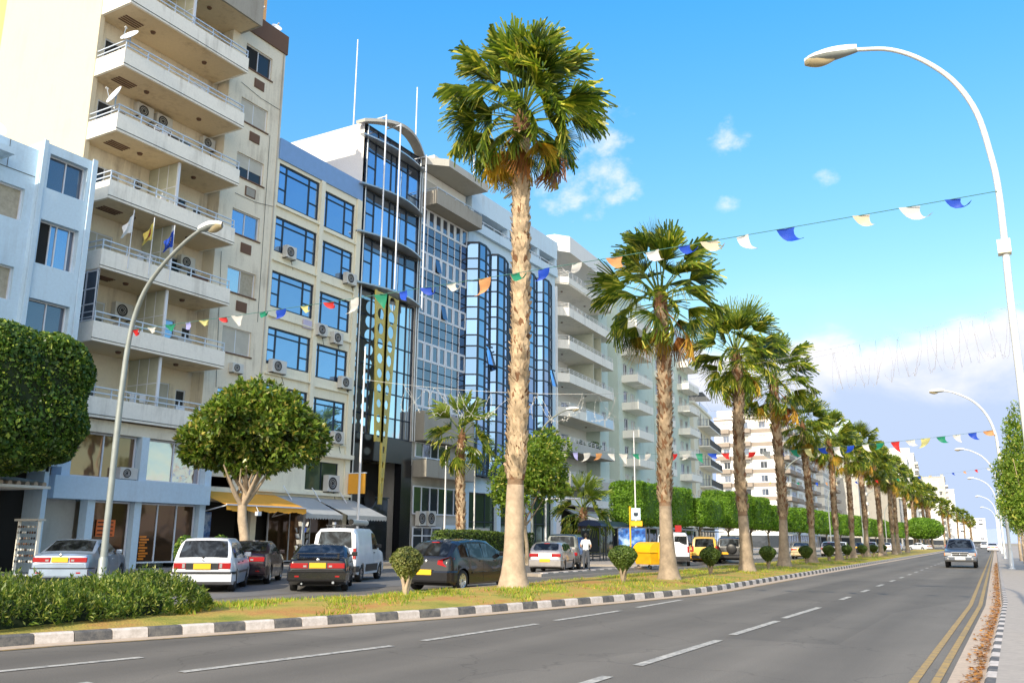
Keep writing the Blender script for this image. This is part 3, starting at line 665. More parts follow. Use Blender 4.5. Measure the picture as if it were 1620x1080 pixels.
    w_ = MB(); w_.tube([(-34.97, 34.05, 29.5), (-34.97, 34.07, 20), (-34.97, 34.03, 10), (-34.97, 34.05, 4)], .035, 'ltconc', 6); w_.build('drain_pipe', T)
    for y0_, y1_, za_, zb_ in ((31.0, 34.0, 26.2, 25.9), (31.2, 34.1, 19.7, 19.9), (33.4, 33.5, 24, 13), (30.6, 31.0, 16.2, 9)): MB().tube([(-34.97, y0_, za_), (-34.97, (y0_+y1_)/2, (za_+zb_)/2-.12), (-34.97, y1_, zb_)], .012, 'acfan', 5).build('wall_cable', T)
    # glazed balcony corner at the fifth slab
    z = zs[5]; g = MB()
    for yy in (0,): g.box(-35.8, -33.5, 22.74, 22.78, z+.9, z+3.1, 'glassg')
    for xx in (-35.8, -35.05, -34.3, -33.56): g.box(xx, xx+.06, 22.71, 22.80, z+.88, z+3.2, 'framew')
    for q in (.9, 1.6, 2.3, 3.1): g.box(-35.8, -33.5, 22.712, 22.79, z+q, z+q+.05, 'framew')
    g.build('glazed_screen', T)
    g = MB(); g.box(-34.3, -34.2, 23.2, 24.3, zs[4]+1.2, zs[4]+1.25, 'framew')
    # white first floor and shop fronts
    w = MB(); w.box(-36, -33.5, 21.9, 29.9, 3.0, 3.92, 'bluewhite'); w.box(-43, -33.7, 22.3, 30.0, 5.85, 6.38, 'cream'); w.box(-43, -36.5, 22.3, 30.3, .1, 6.2, 'cream')
    for y in (22.2, 25.9, 29.6): w.box(-34.3, -33.62, y, y+.38, 3.92, 5.85, 'bluewhite')
    for y in (23.6, 25.9, 29.5): w.box(-34.2, -33.7, y, y+.35, .12, 3.0, 'bluewhite')
    w.quad((-34.5, 21.9, .1), (-34.5, 23.6, .1), (-34.5, 23.6, 3.), (-34.5, 21.9, 3.), 'ltconc'); w.build('street_level_wall', T)
    for (a, b, mt) in ((22.62, 25.85, ['glassb', 'glassb']), (26.32, 29.55, ['palmglass', 'palmglass'])): window(T, -34.0, a, b, 3.93, 5.83, 2, 'framew', 'glassb', .07, pane_mats=mt)
    for (a, b, nn) in ((24.0, 25.85, 1), (26.3, 29.45, 3)): window(T, -34.0, a, b, .35, 2.98, nn, 'framew', 'glassb', .07, pane_mats=['shopglass'], name='shop_window')
    aircon(T, -33.9, 24.9, 3.95, .9, .5)
    s = MB(); s.box(-33.98, -33.95, 24.3, 25.2, 1.5, 2.2, simple('orange_lettering', (.75, .16, .03), .5)); 
    for i in range(4): s.box(-33.975, -33.945, 24.35, 25.1, 1.55+i*.17, 1.60+i*.17, 'dark')
    s.build('window_sticker', T); s = MB()
    for i in range(9): s.box(-33.98, -33.95, 26.5+.03*(i % 2), 26.8+(i*37 % 5)*.05, .5+i*.12, .58+i*.12, M['amber'])
    s.build('window_sticker', T)
    # shop recess to the right with dark interior
    r = MB(); r.box(-43, -36.3, 30.0, 34.2, .1, 6.3, 'dark'); r.box(-43, -34.95, 30.0, 34.2, 3.3, 3.9, 'cream2'); r.box(-35.2, -34.95, 34.0, 34.4, .1, 6.3, 'cream2'); r.box(-35.2, -34.95, 30.0, 30.3, .1, 6.3, 'cream2'); r.box(-43, -34.95, 30.3, 34.2, 5.9, 6.5, 'cream')
    r.build('shop_recess', T)
    window(T, -35.6, 30.5, 33.8, 4.0, 5.85, 3, 'framew', 'glassd', .06)
    MB().box(-35.7, -35.0, 30.5, 32.6, 4.0, 4.5, 'ltconc').build('planter_box', T)
    MB().box(-35.6, -35.55, 29.95, 31.9, .7, 2.75, bluepic()).build('picture_panel', T)
    a = MB(); a.quad((-34.9, 30.1, 3.75), (-34.9, 35.6, 3.75), (-32.6, 35.6, 3.02), (-32.6, 30.1, 3.02), 'awn_o'); a.quad((-34.9, 35.6, 3.74), (-34.9, 30.1, 3.74), (-32.6, 30.1, 3.01), (-32.6, 35.6, 3.01), 'awn_o')
    for i in range(16):
        y0 = 30.1+i*5.5/16; y1 = y0+5.5/16; dz = .25+.05*math.sin(i*1.9); a.quad((-32.6, y0, 3.02), (-32.6, y1, 3.02), (-32.55, y1, 3.02-dz), (-32.55, y0, 2.98-.25-.05*math.sin(i*1.9-1.9)), 'awn_o')
    for y in (30.2, 35.5): a.bar((-34.9, y, 2.6), (-32.7, y, 3.0), .05, 'framew'); a.bar((-34.9, y, 2.6), (-34.0, y, 3.4), .04, 'framew')
    a.bar((-32.58, 30.1, 3.03), (-32.58, 35.6, 3.03), .07, 'framew'); a.build('orange_awning', T)
    for nm, lab, loc, r_, d in (('satellite_dish', 'white dish on the rail of the second highest visible balcony of the tall cream block', (-33.5, 22.95, 23.6), .42, (.25, -1, .75)),
                               ('satellite_dish', 'white dish with bent arm on the balcony corner above the pale blue building', (-33.55, 22.6, 20.35), .47, (-.15, -1, .45)),
                               ('satellite_dish', 'white dish standing on the brown roof parapet of the tall cream block', (-35.3, 32.1, 30.75), .45, (.2, -1, .6)),
                               ('satellite_dish', 'low white dish at the right end of the brown roof parapet', (-35.3, 33.6, 30.7), .3, (1, -.4, .6))):
        dish(thing(nm, lab, 'satellite dish', loc), r_, d)
    # three flags on the balcony rail
    zf = zs[4]+.9
    for y, w_, lab, kind in ((24.0, 1, 'white flag with a small copper shape, leftmost of the three balcony flags', 0), (25.1, 1, 'yellow flag with dark red emblem between the white and the blue balcony flags', 1), (26.25, 1, 'blue flag with a ring of gold stars on the tall block balcony', 2)):
        flag(y, zf, lab, kind)
def flagmat(kind):
    nm = ('white_flag_cloth', 'yellow_flag_cloth', 'blue_flag_cloth')[kind]; m, nt, b = nmat(nm); N = nt.nodes; Lk = nt.links; b.inputs['Roughness'].default_value = .85
    uv = N.new('ShaderNodeUVMap'); sp = N.new('ShaderNodeSeparateXYZ'); Lk.new(uv.outputs[0], sp.inputs[0])
    def mt(op, a, b2):
        n = N.new('ShaderNodeMath'); n.operation = op
        for i, v in enumerate((a, b2)):
            if isinstance(v, (int, float)): n.inputs[i].default_value = v
            elif v is not None: Lk.new(v, n.inputs[i])
        return n.outputs[0]
    x = mt('SUBTRACT', sp.outputs[0], .5); y = mt('MULTIPLY', mt('SUBTRACT', sp.outputs[1], .5), .66); r = mt('SQRT', mt('ADD', mt('MULTIPLY', x, x), mt('MULTIPLY', y, y)), None)
    if kind == 2:
        ang = mt('ARCTAN2', y, x); s = mt('SINE', mt('MULTIPLY', ang, 12.), None); f = mt('MULTIPLY', mt('LESS_THAN', mt('ABSOLUTE', mt('SUBTRACT', r, .2), None), .03), mt('GREATER_THAN', s, .2)); base, fg = (.01, .06, .42), (.85, .65, .05)
    elif kind == 0:
        n = N.new('ShaderNodeTexNoise'); n.inputs['Scale'].default_value = 6; Lk.new(uv.outputs[0], n.inputs[0]); f = mt('LESS_THAN', mt('ADD', mt('MULTIPLY', mt('ABSOLUTE', y, None), 1.9), mt('MULTIPLY', r, mt('MULTIPLY', n.outputs['Fac'], 1.6))), .17); base, fg = (.80, .80, .80), (.72, .40, .06)
    else:
        n = N.new('ShaderNodeTexNoise'); n.inputs['Scale'].default_value = 9; Lk.new(uv.outputs[0], n.inputs[0]); f = mt('LESS_THAN', mt('MULTIPLY', r, mt('ADD', n.outputs['Fac'], .3)), .2); base, fg = (.72, .55, .12), (.35, .05, .03)
    mx = N.new('ShaderNodeMix'); mx.data_type = 'RGBA'; mx.inputs[6].default_value = (*base, 1); mx.inputs[7].default_value = (*fg, 1); Lk.new(f, mx.inputs[0]); Lk.new(mx.outputs[2], b.inputs['Base Color'])
    return m
def flag(y, z, lab, kind):
    T = thing('flag', lab, 'flag', (-33.35, y, z), 0, 'flags on the tall block balcony')
    MB().tube([(-33.35, y, z-.6), (-33.3, y, z+2.15)], .022, 'framew', 6).build('pole', T)
    n, m = 12, 8; vs = []; uv = []
    for i in range(n+1):
        for j in range(m+1):
            u, v = i/n, j/m   # hangs limp: fly end droops
            L = .95; X = -33.3+.05*math.sin(u*9+v*2)*u; yy = y-.55*u*(1-.25*v)-.02*math.sin(v*7); zz = z+1.95-.85*(1-v)*(1-.25*u)-.75*u**1.2-.04*math.sin(u*11)
            vs.append((X+.10*math.sin(v*5+u*6)*u, yy, zz)); uv.append((u, v))
    fs = [(i*(m+1)+j, (i+1)*(m+1)+j, (i+1)*(m+1)+j+1, i*(m+1)+j+1) for i in range(n) for j in range(m)]
    mb = MB().add(vs, fs, flagmat(kind), True); o = mb.build('cloth', T)
    ul = o.data.uv_layers.new(name='UVMap')
    for lp in o.data.loops: ul.data[lp.index].uv = uv[lp.vertex_index]
def bluepic():
    m, nt, b = nmat('blue_picture'); N = nt.nodes; Lk = nt.links; geo = N.new('ShaderNodeNewGeometry'); n = N.new('ShaderNodeTexNoise'); n.inputs['Scale'].default_value = 2.2; n.inputs['Detail'].default_value = 7
    Lk.new(geo.outputs['Position'], n.inputs[0]); cr = N.new('ShaderNodeValToRGB'); e = cr.color_ramp.elements; e[0].position = .35; e[0].color = (.01, .04, .22, 1); e[1].position = .7; e[1].color = (.45, .65, .95, 1); q = e.new(.5); q.color = (.03, .16, .55, 1)
    Lk.new(n.outputs['Fac'], cr.inputs[0]); Lk.new(cr.outputs[0], b.inputs['Base Color']); b.inputs['Roughness'].default_value = .2; return m
M['partn'] = simple('frosted_partition', (.50, .52, .42), .5, var=.1); M['palmglass'] = glassm('sky_reflecting_shop_glass', (.62, .56, .58), .8, .04, .14)
M['shopglass'] = glassm('dim_shop_glass', (.10, .06, .035), .55, .05); M['awn_o'] = simple('orange_awning_cloth', (.80, .38, .04), .8, var=.08); M['awn_w'] = simple('grey_awning_cloth', (.40, .42, .43), .8, var=.08)
M['ltpave'] = M['paving']
# ================================================================ 3 cream office with navy windows
def b3():
    T = thing('office_building', 'cream office with navy-framed blue windows and a blue fascia, beside the tall balcony block', 'building', (-35, 34.2, 0))
    H = []
    for k in range(5):
        z = 22.72-3.25*k; H.append(('big', 34.35, 37.8, z-(2.45 if k == 0 else 2.1), z))
        z = 22.45-3.22*k; H.append(('small', 38.25, 41.15, z-(2.35 if k == 0 else 2.05), z))
    H.append(('low', 38.0, 40.8, 4.2, 5.85))
    shell(T, -35.0, 34.2, 41.75, 3.4, 23.0, 12, 'cream2', [h[1:] for h in H], .2)
    MB().box(-47, -34.9, 34.2, 41.75, 22.93, 24.2, 'bluepanel').build('roof_fascia', T)
    for kind, a, b, c, d in H:
        if kind == 'big': window(T, -35.1, a, b, c, d, [.2, .76], 'frameb', 'glass', .09, [(0, 1, .80), (0, .2, .38), (.76, 1, .38)])
        elif kind == 'small': window(T, -35.1, a, b, c, d, [.12, .70], 'frameb', 'glass', .09, [(0, 1, .82), (.70, 1, .42)])
        else: window(T, -35.1, a, b, c, d, 2, 'frameb', 'glassgreen', .04)
    p = MB(); p.box(-34.98, -34.88, 37.85, 38.2, 6.6, 22.92, 'cream2'); p.box(-34.98, -34.88, 41.3, 41.74, 3.4, 22.92, 'cream2'); p.build('pilaster', T)
    for k in range(5):
        MB().box(-34.99, -34.86, 34.25, 37.84, 22.72-3.25*k-2.7, 22.72-3.25*k-2.62, 'cream2').build('ledge', T); MB().box(-34.99, -34.86, 38.21, 41.29, 22.4-3.22*k-2.6, 22.4-3.22*k-2.52, 'cream2').build('ledge', T)
    MB().box(-34.99, -34.6, 34.2, 41.75, 6.15, 6.4, 'cream2').build('ledge', T); MB().box(-34.99, -34.7, 34.2, 41.75, 3.9, 4.05, 'cream2').build('ledge', T)
    for y, z, w in ((35.0, 17.15, .8), (40.3, 17.0, .95), (38.0, 13.2, .8), (39.4, 13.0, .85), (34.5, 10.4, 1.1), (40.3, 10.4, 1.0), (39.9, 7.0, .85), (36.7, 7.1, .8)): aircon(T, -34.98, y, z, w, .72, .35)
    aircon(T, -34.98, 39.5, 4.15, 1.0, .95, .4)
    MB().box(-34.98, -34.9, 37.0, 37.7, 13.45, 13.95, simple('lilac_sign', (.55, .50, .68), .5)).build('sign_panel', T)
    g = MB(); g.box(-47, -36.2, 34.4, 41.7, .1, 3.4, 'dark'); g.box(-35.2, -34.98, 41.35, 41.75, .1, 3.4, 'cream2'); g.box(-35.2, -34.98, 38., 38.2, .1, 3.4, 'framew')
    window(T, -35.9, 36.2, 41.3, .2, 3.0, 3, 'framew', 'shopglass', .06, name='shop_window')
    g.box(-47, -35.0, 34.2, 41.74, 3.38, 3.4, 'dark'); g.build('shop_front', T)
    a = MB()
    for (y0, y1, xo) in ((35.6, 38.6, -32.6), (38.65, 42.2, -32.3)):
        a.quad((-34.9, y0, 3.75), (-34.9, y1, 3.75), (xo, y1, 2.75), (xo, y0, 2.75), 'awn_w'); a.quad((-34.9, y1, 3.74), (-34.9, y0, 3.74), (xo, y0, 2.74), (xo, y1, 2.74), 'awn_w')
        n = 14
        for i in range(n):
            ya = y0+(y1-y0)*i/n; yb2 = y0+(y1-y0)*(i+1)/n; ym = (ya+yb2)/2
            a.add([(xo, ya, 2.75), (xo, yb2, 2.75), (xo, yb2, 2.55), (xo, ym, 2.47), (xo, ya, 2.55)], [(0, 4, 3, 2, 1)], 'awn_w')
    for y in (36.2, 38.5, 40.8): a.bar((-34.9, y, 4.3), (-34.2, y, 3.5), .04, 'framew')
    a.build('grey_awning', T)
# ================================================================ 4 glass tower with ledges
def b4():
    T = thing('glass_office', 'blue glass office with curved ledges, steel masts and arched roof visor', 'building', (-35, 41.8, 0))
    w = MB(); w.quad((-50, 41.76, 0), (-35.02, 41.76, 0), (-35.02, 41.76, 28.6), (-50, 41.76, 28.6), 'white'); w.quad((-35.02, 48.1, 0), (-50, 48.1, 0), (-50, 48.1, 28.6), (-35.02, 48.1, 28.6), 'white'); w.quad((-50, 41.76, 28.6), (-35.02, 41.76, 28.6), (-35.02, 48.1, 28.2), (-50, 48.1, 28.2), 'concrete')
    w.quad((-50, 48.1, 0), (-50, 41.76, 0), (-50, 41.76, 28.6), (-50, 48.1, 28.6), 'white'); w.build('wall', T)
    bands = [(27.45, 24.1), (23.9, 20.8), (20.6, 17.5)]
    def curtain(z0, z1, ys, hs, x=-34.95, glass='glass', fw=.07):
        o = MB(); y0, y1 = 41.9, 48.0
        o.box(x-.06, x+.03, y0, y0+fw, z0, z1, 'frameb'); o.box(x-.06, x+.03, y1-fw, y1, z0, z1, 'frameb')
        for y in ys: o.box(x-.06, x+.03, y-fw/2, y+fw/2, z0, z1, 'frameb')
        for (ya, yb2, z) in hs: o.box(x-.05, x+.025, ya, yb2, z-fw/2, z+fw/2, 'frameb')
        for z in (z0, z1-fw): o.box(x-.055, x+.028, y0+fw, y1-fw, z, z+fw, 'frameb')
        q = o.build('curtain_wall', T); g = MB(); cs = [y0]+list(ys)+[y1]
        for ya, yb2 in zip(cs, cs[1:]):
            zz = sorted({z0, z1, *[h[2] for h in hs if h[0] <= ya+.01 and h[1] >= yb2-.01]})
            for za, zb in zip(zz, zz[1:]): g.quad((x-.03, ya, za), (x-.03, yb2, za), (x-.03, yb2, zb), (x-.03, ya, zb), 'glassg' if (zb > z1-.6 and glass == 'glass') else glass)
        g.build('pane', q)
    for zt, zb in bands: curtain(zb, zt, [43.0, 44.7, 45.3, 46.6], [(41.9, 48, zt-.75), (41.9, 43, zb+1.5), (46.6, 48, zb+1.1)])
    curtain(7.9, 17.2, [42.2, 43.4, 44.9, 46.4, 47.2], [(41.9, 48, z) for z in (9.2, 10.8, 12.4, 14.0, 15.6)], -35.1, 'glassl', .07)
    curtain(27.6, 28.5, [43.2, 44.5, 45.8, 47], [], -34.95, 'glassg', .07)
    def visor(z, bulge, th, mat='steel', w=.0, y0=41.3, y1=48.3, zf=lambda t: 0, name='ledge', ring=None):
        n = 18; top = []; m = MB()
        for i in range(n+1):
            t = i/n; y = y0+(y1-y0)*t; xo = -35+.35+bulge*math.sin(math.pi*t); xi = -35.0 if ring is None else xo-ring; zz = z+zf(t)
            top += [(xi, y, zz), (xo, y, zz), (xi, y, zz+th), (xo, y, zz+th)]
        fs = []
        for i in range(n):
            a = 4*i; b = a+4
            fs += [(a, a+1, b+1, b), (a+2, b+2, b+3, a+3), (a+1, a+3, b+3, b+1), (a, b, b+2, a+2)]
        fs += [(0, 2, 3, 1), (4*n, 4*n+1, 4*n+3, 4*n+2)]
        m.add(top, fs, mat); return m.build(name, T)
    for z in (27.45, 24.0, 20.72, 17.3): visor(z, .75 if z < 27 else .5, .10)
    visor(28.35, .85, .22, 'ltconc', zf=lambda t: .75*math.sin(math.pi*t), ring=.75, name='roof_visor')
    for y, xo, zt in ((42.6, -33.9, 29.2), (43.8, -33.6, 29.0), (47.3, -33.9, 28.2), (47.75, -34.2, 27.6)):
        MB().tube([(xo, y, 16.9 if y > 47 else 17.3), (xo, y, zt)], .055, 'framew', 8).tube([(xo, y, zt-.1), (-34.9, y, zt-.1)], .045, 'framew', 6).build('steel_mast', T)
    for y in (41.95, 48.0, 48.25): MB().tube([(-34.85, y, 3.5 if y < 48 else 7.9), (-34.85, y, 28.4)], .05, 'steel', 8).build('drain_pipe', T)
    # olive V-shaped pylon with round holes
    for side in (-1, 1):
        m = MB(); n = 10; zt, zbot = 17.0, 3.6; N_ = 16
        def edge(z):
            t = (zt-z)/(zt-zbot); wd = (1.5 if side > 0 else 1.25)*(1-t)+.50*t
            return wd
        nseg = 14 if side > 0 else 10
        z_lo = 3.6 if side > 0 else 7.4
        for i in range(nseg):
            za = zt-(zt-z_lo)*i/nseg; zb = zt-(zt-z_lo)*(i+1)/nseg; zc = (za+zb)/2
            def pt(u, z):   # u 0..1 across the plate from the spine outward
                wd = edge(z); yy = 43.75+side*u*wd; return (-34.15-.25*u if side > 0 else -34.15+.08*u, yy, z)
            rr = .30*edge(zc)/.95
            hole = []; outer = []
            for k in range(N_):
                a = 2*math.pi*k/N_; du = math.cos(a)*rr/edge(zc); dz = math.sin(a)*rr
                hole.append(pt(.5+du, zc+dz)); c, s_ = math.cos(a), math.sin(a); f = .5/max(abs(c), abs(s_)); outer.append(pt(.5+c*f, zc+s_*f*(za-zb)))
            vs = hole+outer; m.add(vs, [(k, (k+1) % N_, N_+(k+1) % N_, N_+k) for k in range(N_)], 'olive')
            c4 = [pt(0, za), pt(1, za), pt(1, zb), pt(0, zb)]
        m.bar((-34.13, 43.75, zt), (-34.13, 43.75, z_lo), .07, 'olive'); m.bar(pt(1, zt), pt(1, z_lo), .06, 'olive')
        o = m.build('pylon_plate', T); sm_ = o.modifiers.new('thick', 'SOLIDIFY'); sm_.thickness = .05
    # black base
    d = MB(); d.box(-35.3, -34.9, 41.85, 48.05, 6.3, 7.88, 'darkpanel'); d.box(-35.3, -34.85, 41.85, 42.9, .1, 6.3, 'darkpanel'); d.box(-35.4, -34.85, 46.9, 48.05, .1, 6.3, 'darkpanel'); d.box(-49, -36.4, 42.9, 46.9, .1, 6.3, 'dark'); d.box(-35.3, -35.1, 42.9, 45.9, .1, 4.0, 'darkglass2'); d.box(-35.25, -35.05, 42.9, 46.0, 4.0, 4.08, 'frameb')
    d.build('black_entrance', T)
    MB().box(-34.85, -33.6, 41.6, 41.7, 4.1, 5.3, 'awn_o').box(-34.85, -33.55, 41.57, 41.73, 5.3, 5.36, 'framew').build('yellow_shop_sign', T)
    MB().lathe([(.01, 0), (.55, 0), (.55, .05)], 'black', 24, 'x', (-34.8, 43.6, 3.9)).build('round_sign', T)
M['glassbay'] = glassm('bay_window_glass', (.24, .40, .64), .85); M['darkglass2'] = glassm('black_shop_glass', (.05, .06, .07), .5, .05)
# ================================================================ 5 grey grid office
def b5():
    T = thing('grid_office', 'grey office block with a white grid of dark panes under a wide overhanging roof', 'building', (-35, 48.2, 0))
    shell(T, -35.05, 48.2, 54.7, .1, 27.2, 13, 'ltconc', [], name='wall')
    x = -34.98; cols = [48.35+i*(6.25/7) for i in range(8)]
    z = 24.95; k = 0
    while z > 10.3:
        rows = [('window', 1.35), ('sp', .62), ('sp', .72), ('sp', .62)]
        for kind, h in rows:
            z1, z0 = z, max(z-h, 10.0); z = z0
            if z1-z0 < .2: continue
            for i in range(7):
                a, b = cols[i], cols[i+1]
                if kind == 'window':
                    f = MB(); f.box(x-.05, x+.05, a+.02, a+.15, z0+.02, z1-.02, 'framew'); f.box(x-.05, x+.05, b-.15, b-.02, z0+.02, z1-.02, 'framew'); f.box(x-.05, x+.05, a+.15, b-.15, z0+.02, z0+.14, 'framew'); f.box(x-.05, x+.05, a+.15, b-.15, z1-.14, z1-.02, 'framew')
                    o = f.build('window', T); q = MB()
                    if (k, i) in ((1, 2), (2, 3)): q.quad((x+.25, a+.15, z0+.14), (x+.25, b-.15, z0+.14), (x, b-.15, z1-.14), (x, a+.15, z1-.14), 'glassg'); q.quad((x-.05, a+.15, z0+.14), (x-.05, b-.15, z0+.14), (x-.05, b-.15, z1-.14), (x-.05, a+.15, z1-.14), 'dark')
                    else: q.quad((x, a+.15, z0+.14), (x, b-.15, z0+.14), (x, b-.15, z1-.14), (x, a+.15, z1-.14), 'glassg')
                    q.build('pane', o)
            if kind == 'sp':
                q = MB()
                for i in range(7): q.quad((x, cols[i], z0), (x, cols[i+1], z0), (x, cols[i+1], z1), (x, cols[i], z1), 'glassg')
                o = q.build('spandrel_panel', T); f = MB()
                for i in range(8): f.box(x-.02, x+.05, cols[i]-.03, cols[i]+.03, z0, z1, 'framew')
                f.box(x-.02, x+.045, cols[0], cols[-1], z0-.02, z0+.02, 'framew'); f.box(x-.02, x+.045, cols[0], cols[-1], z1-.02, z1+.02, 'framew'); f.build('glazing_bar', o)
        k += 1
    balcony(T, -35.04, -33.7, 48.5, 54.7, 24.95, 1.05, 'concrete', (.2,), soffit='concrete', groove=False)
    shell(T, -35.2, 48.2, 54.6, 26.2, 27.9, .6, 'white', [], name='upper_wall')
    r = MB(); r.prism([(-49, 48.15), (-34.4, 48.15), (-33.2, 49.2), (-33.2, 54.7), (-49, 54.7)], 27.95, 28.5, 'ltconc'); r.box(-36.4, -34.6, 49.3, 50.5, 28.5, 29.2, 'paint'); r.build('roof_overhang', T)
    balcony(T, -35.04, -33.9, 48.4, 54.6, 5.55, 1.15, 'concrete', (.1,), soffit='concrete', groove=False)
    MB().box(-35.3, -34.1, 48.3, 54.65, 8.0, 10.0, 'concrete').build('concrete_band', T)
    for (a, b, c, d, nn) in ((48.5, 52.2, 6.9, 7.95, 4), (48.4, 54.4, 3.1, 5.0, 6)): window(T, -34.95, a, b, c, d, nn, 'framew', 'glassg', .09, pane_mats=['glassgreen', 'glassg', 'glassd'])
    window(T, -34.9, 48.4, 51.8, .3, 2.3, 3, 'framew', 'glassd', .1, [.7]); aircon(T, -34.9, 48.7, 2.35, .8, .95, .35); aircon(T, -34.9, 49.75, 2.35, .9, 1.0, .35)
    MB().box(-34.9, -34.8, 52.2, 54.0, 1.95, 2.45, 'bluewhite').build('sign_panel', T)
# ================================================================ 6 white block with black bays
def b6():
    T = thing('office_building', 'white block with tall black-framed blue bay windows behind the tallest palm', 'building', (-35, 54.8, 0))
    shell(T, -35.0, 54.8, 69.9, 5.0, 26.0, 14, 'bluewhite', [])
    m = MB(); m.box(-49, -34.75, 54.8, 69.9, 27.0, 28.7, 'bluewhite'); m.box(-35.2, -34.7, 54.8, 69.9, 25.3, 26.05, 'bluewhite'); m.box(-49, -36.5, 54.9, 69.8, 26, 27, 'paint')
    for y in (54.8, 60.6, 66, 69.5): m.box(-35.4, -34.8, y, y+.4, 26.05, 27.0, 'bluewhite')
    m.build('roof_terrace', T); railing(T, -34.72, 54.9, 69.8, [26.3], 'framew', 1.5, z0=26.05)
    for bi, (y0, y1) in enumerate(((54.55, 57.3), (57.45, 60.2), (62.6, 65.3), (65.4, 68.15))):
        pl = [(-35, y0), (-34.25, y0+.55), (-34.0, y0+1.55), (-34.25, y1-.1), (-35, y1)]
        pl = [(-35, y0), (-34.1, y0+.45), (-34.1, y0+1.5), (-34.45, y1-.1), (-35, y1)]
        zt, zb = (24.0 if bi in (0, 3) else 23.85), 6.1
        fr = MB(); gl = MB(); z = zt; zs = [zt]; j = 0
        while z > zb+.3: z -= (1.25, .85, .95)[j % 3]; zs.append(max(z, zb)); j += 1
        for s_, ((xa, ya), (xb, yb2)) in enumerate(zip(pl, pl[1:])):
            for a, b in zip(zs, zs[1:]):
                gl.quad((xa, ya, b), (xb, yb2, b), (xb, yb2, a), (xa, ya, a), 'glassbay' if s_ < 2 else 'glass')
            for zz in zs: fr.bar((xa, ya, zz), (xb, yb2, zz), .10, 'frameb')
        for i, (xa, ya) in enumerate(pl): fr.bar((xa, ya, zt), (xa, ya, zb), .13, 'frameb')
        fr.prism([(x_+.02, y_) for x_, y_ in pl], zt, zt+.12, 'frameb')
        o = fr.build('bay_window', T); gl.build('pane', o)
        if bi in (0, 3):
            ow = MB(); yy = y0+2.1; ow.box(-34.1, -34.0, yy-.4, yy+.45, 16.0, 16.1, 'frameb'); ow.bar((-33.9, yy-.42, 14.6), (-34.2, yy-.42, 16.1), .07, 'frameb'); ow.bar((-33.8, yy+.42, 14.6), (-34.3, yy+.42, 16.1), .07, 'frameb'); ow.quad((-33.9, yy-.4, 14.6), (-33.85, yy+.42, 14.6), (-34.3, yy+.42, 16.1), (-34.2, yy-.4, 16.1), 'glass'); ow.build('open_window', T)
    p = MB(); p.box(-35.1, -34.9, 54.55, 54.8, 5.5, 24.1, 'frameb'); p.box(-35.1, -34.96, 54.9, 68.19, 6.1, 23.8, 'frameb'); p.box(-35.1, -34.93, 68.2, 69.8, 5, 24, 'bluewhite'); p.build('dark_strip', T)
    g = MB(); g.box(-35.3, -34.9, 54.8, 69.9, 4.9, 5.6, 'bluewhite')
    for y in (54.8, 59.5, 64.5, 69.2): g.box(-35.3, -34.9, y, y+.6, .1, 4.9, 'bluewhite')
    g.box(-49, -36.2, 54.9, 69.8, .1, 4.9, 'dark'); g.box(-35.2, -35.0, 55.4, 58.6, 1.3, 2.3, 'ltconc'); g.build('shop_front', T)
    for a, b in ((55.4, 59.5), (60.1, 64.5), (65.1, 69.2)): window(T, -35.2, a, b, .2, 4.88, 3, 'frameb', 'glassgreen', .1, [.55], name='shop_window')
b1(); b2(); b3(); b4(); b5(); b6()
ob = thing('apartment_block', 'sunlit orange wall of a block rising behind the cream side wall at the left edge', 'building', (-50, 26, 0))
MB().box(-62, -43.15, 23.1, 40, 0, 46, 'orangew').build('wall', ob); MB().box(-62, -42.9, 22.9, 40.2, 46, 46.6, 'paint').build('roof_slab', ob)
for lab, x, y, z0, z1 in (('thin white mast left of the arched glass office roof', -40, 46.4, 28.3, 38.7), ('thin white mast between the glass office and the tallest palm', -36, 48.8, 28.5, 34.8), ('thin white mast on the white roof behind the tallest palm', -36, 57, 28.7, 33)):
    t = thing('roof_mast', lab, 'mast', (x, y, z0), 0, 'thin masts on the office roofs'); MB().tube([(x, y, z0), (x, y, z1)], [.07, .05], 'framew', 6).build('pole', t); MB().box(x-.15, x+.15, y-.15, y+.15, z0, z0+.2, 'ltconc').build('base', t)
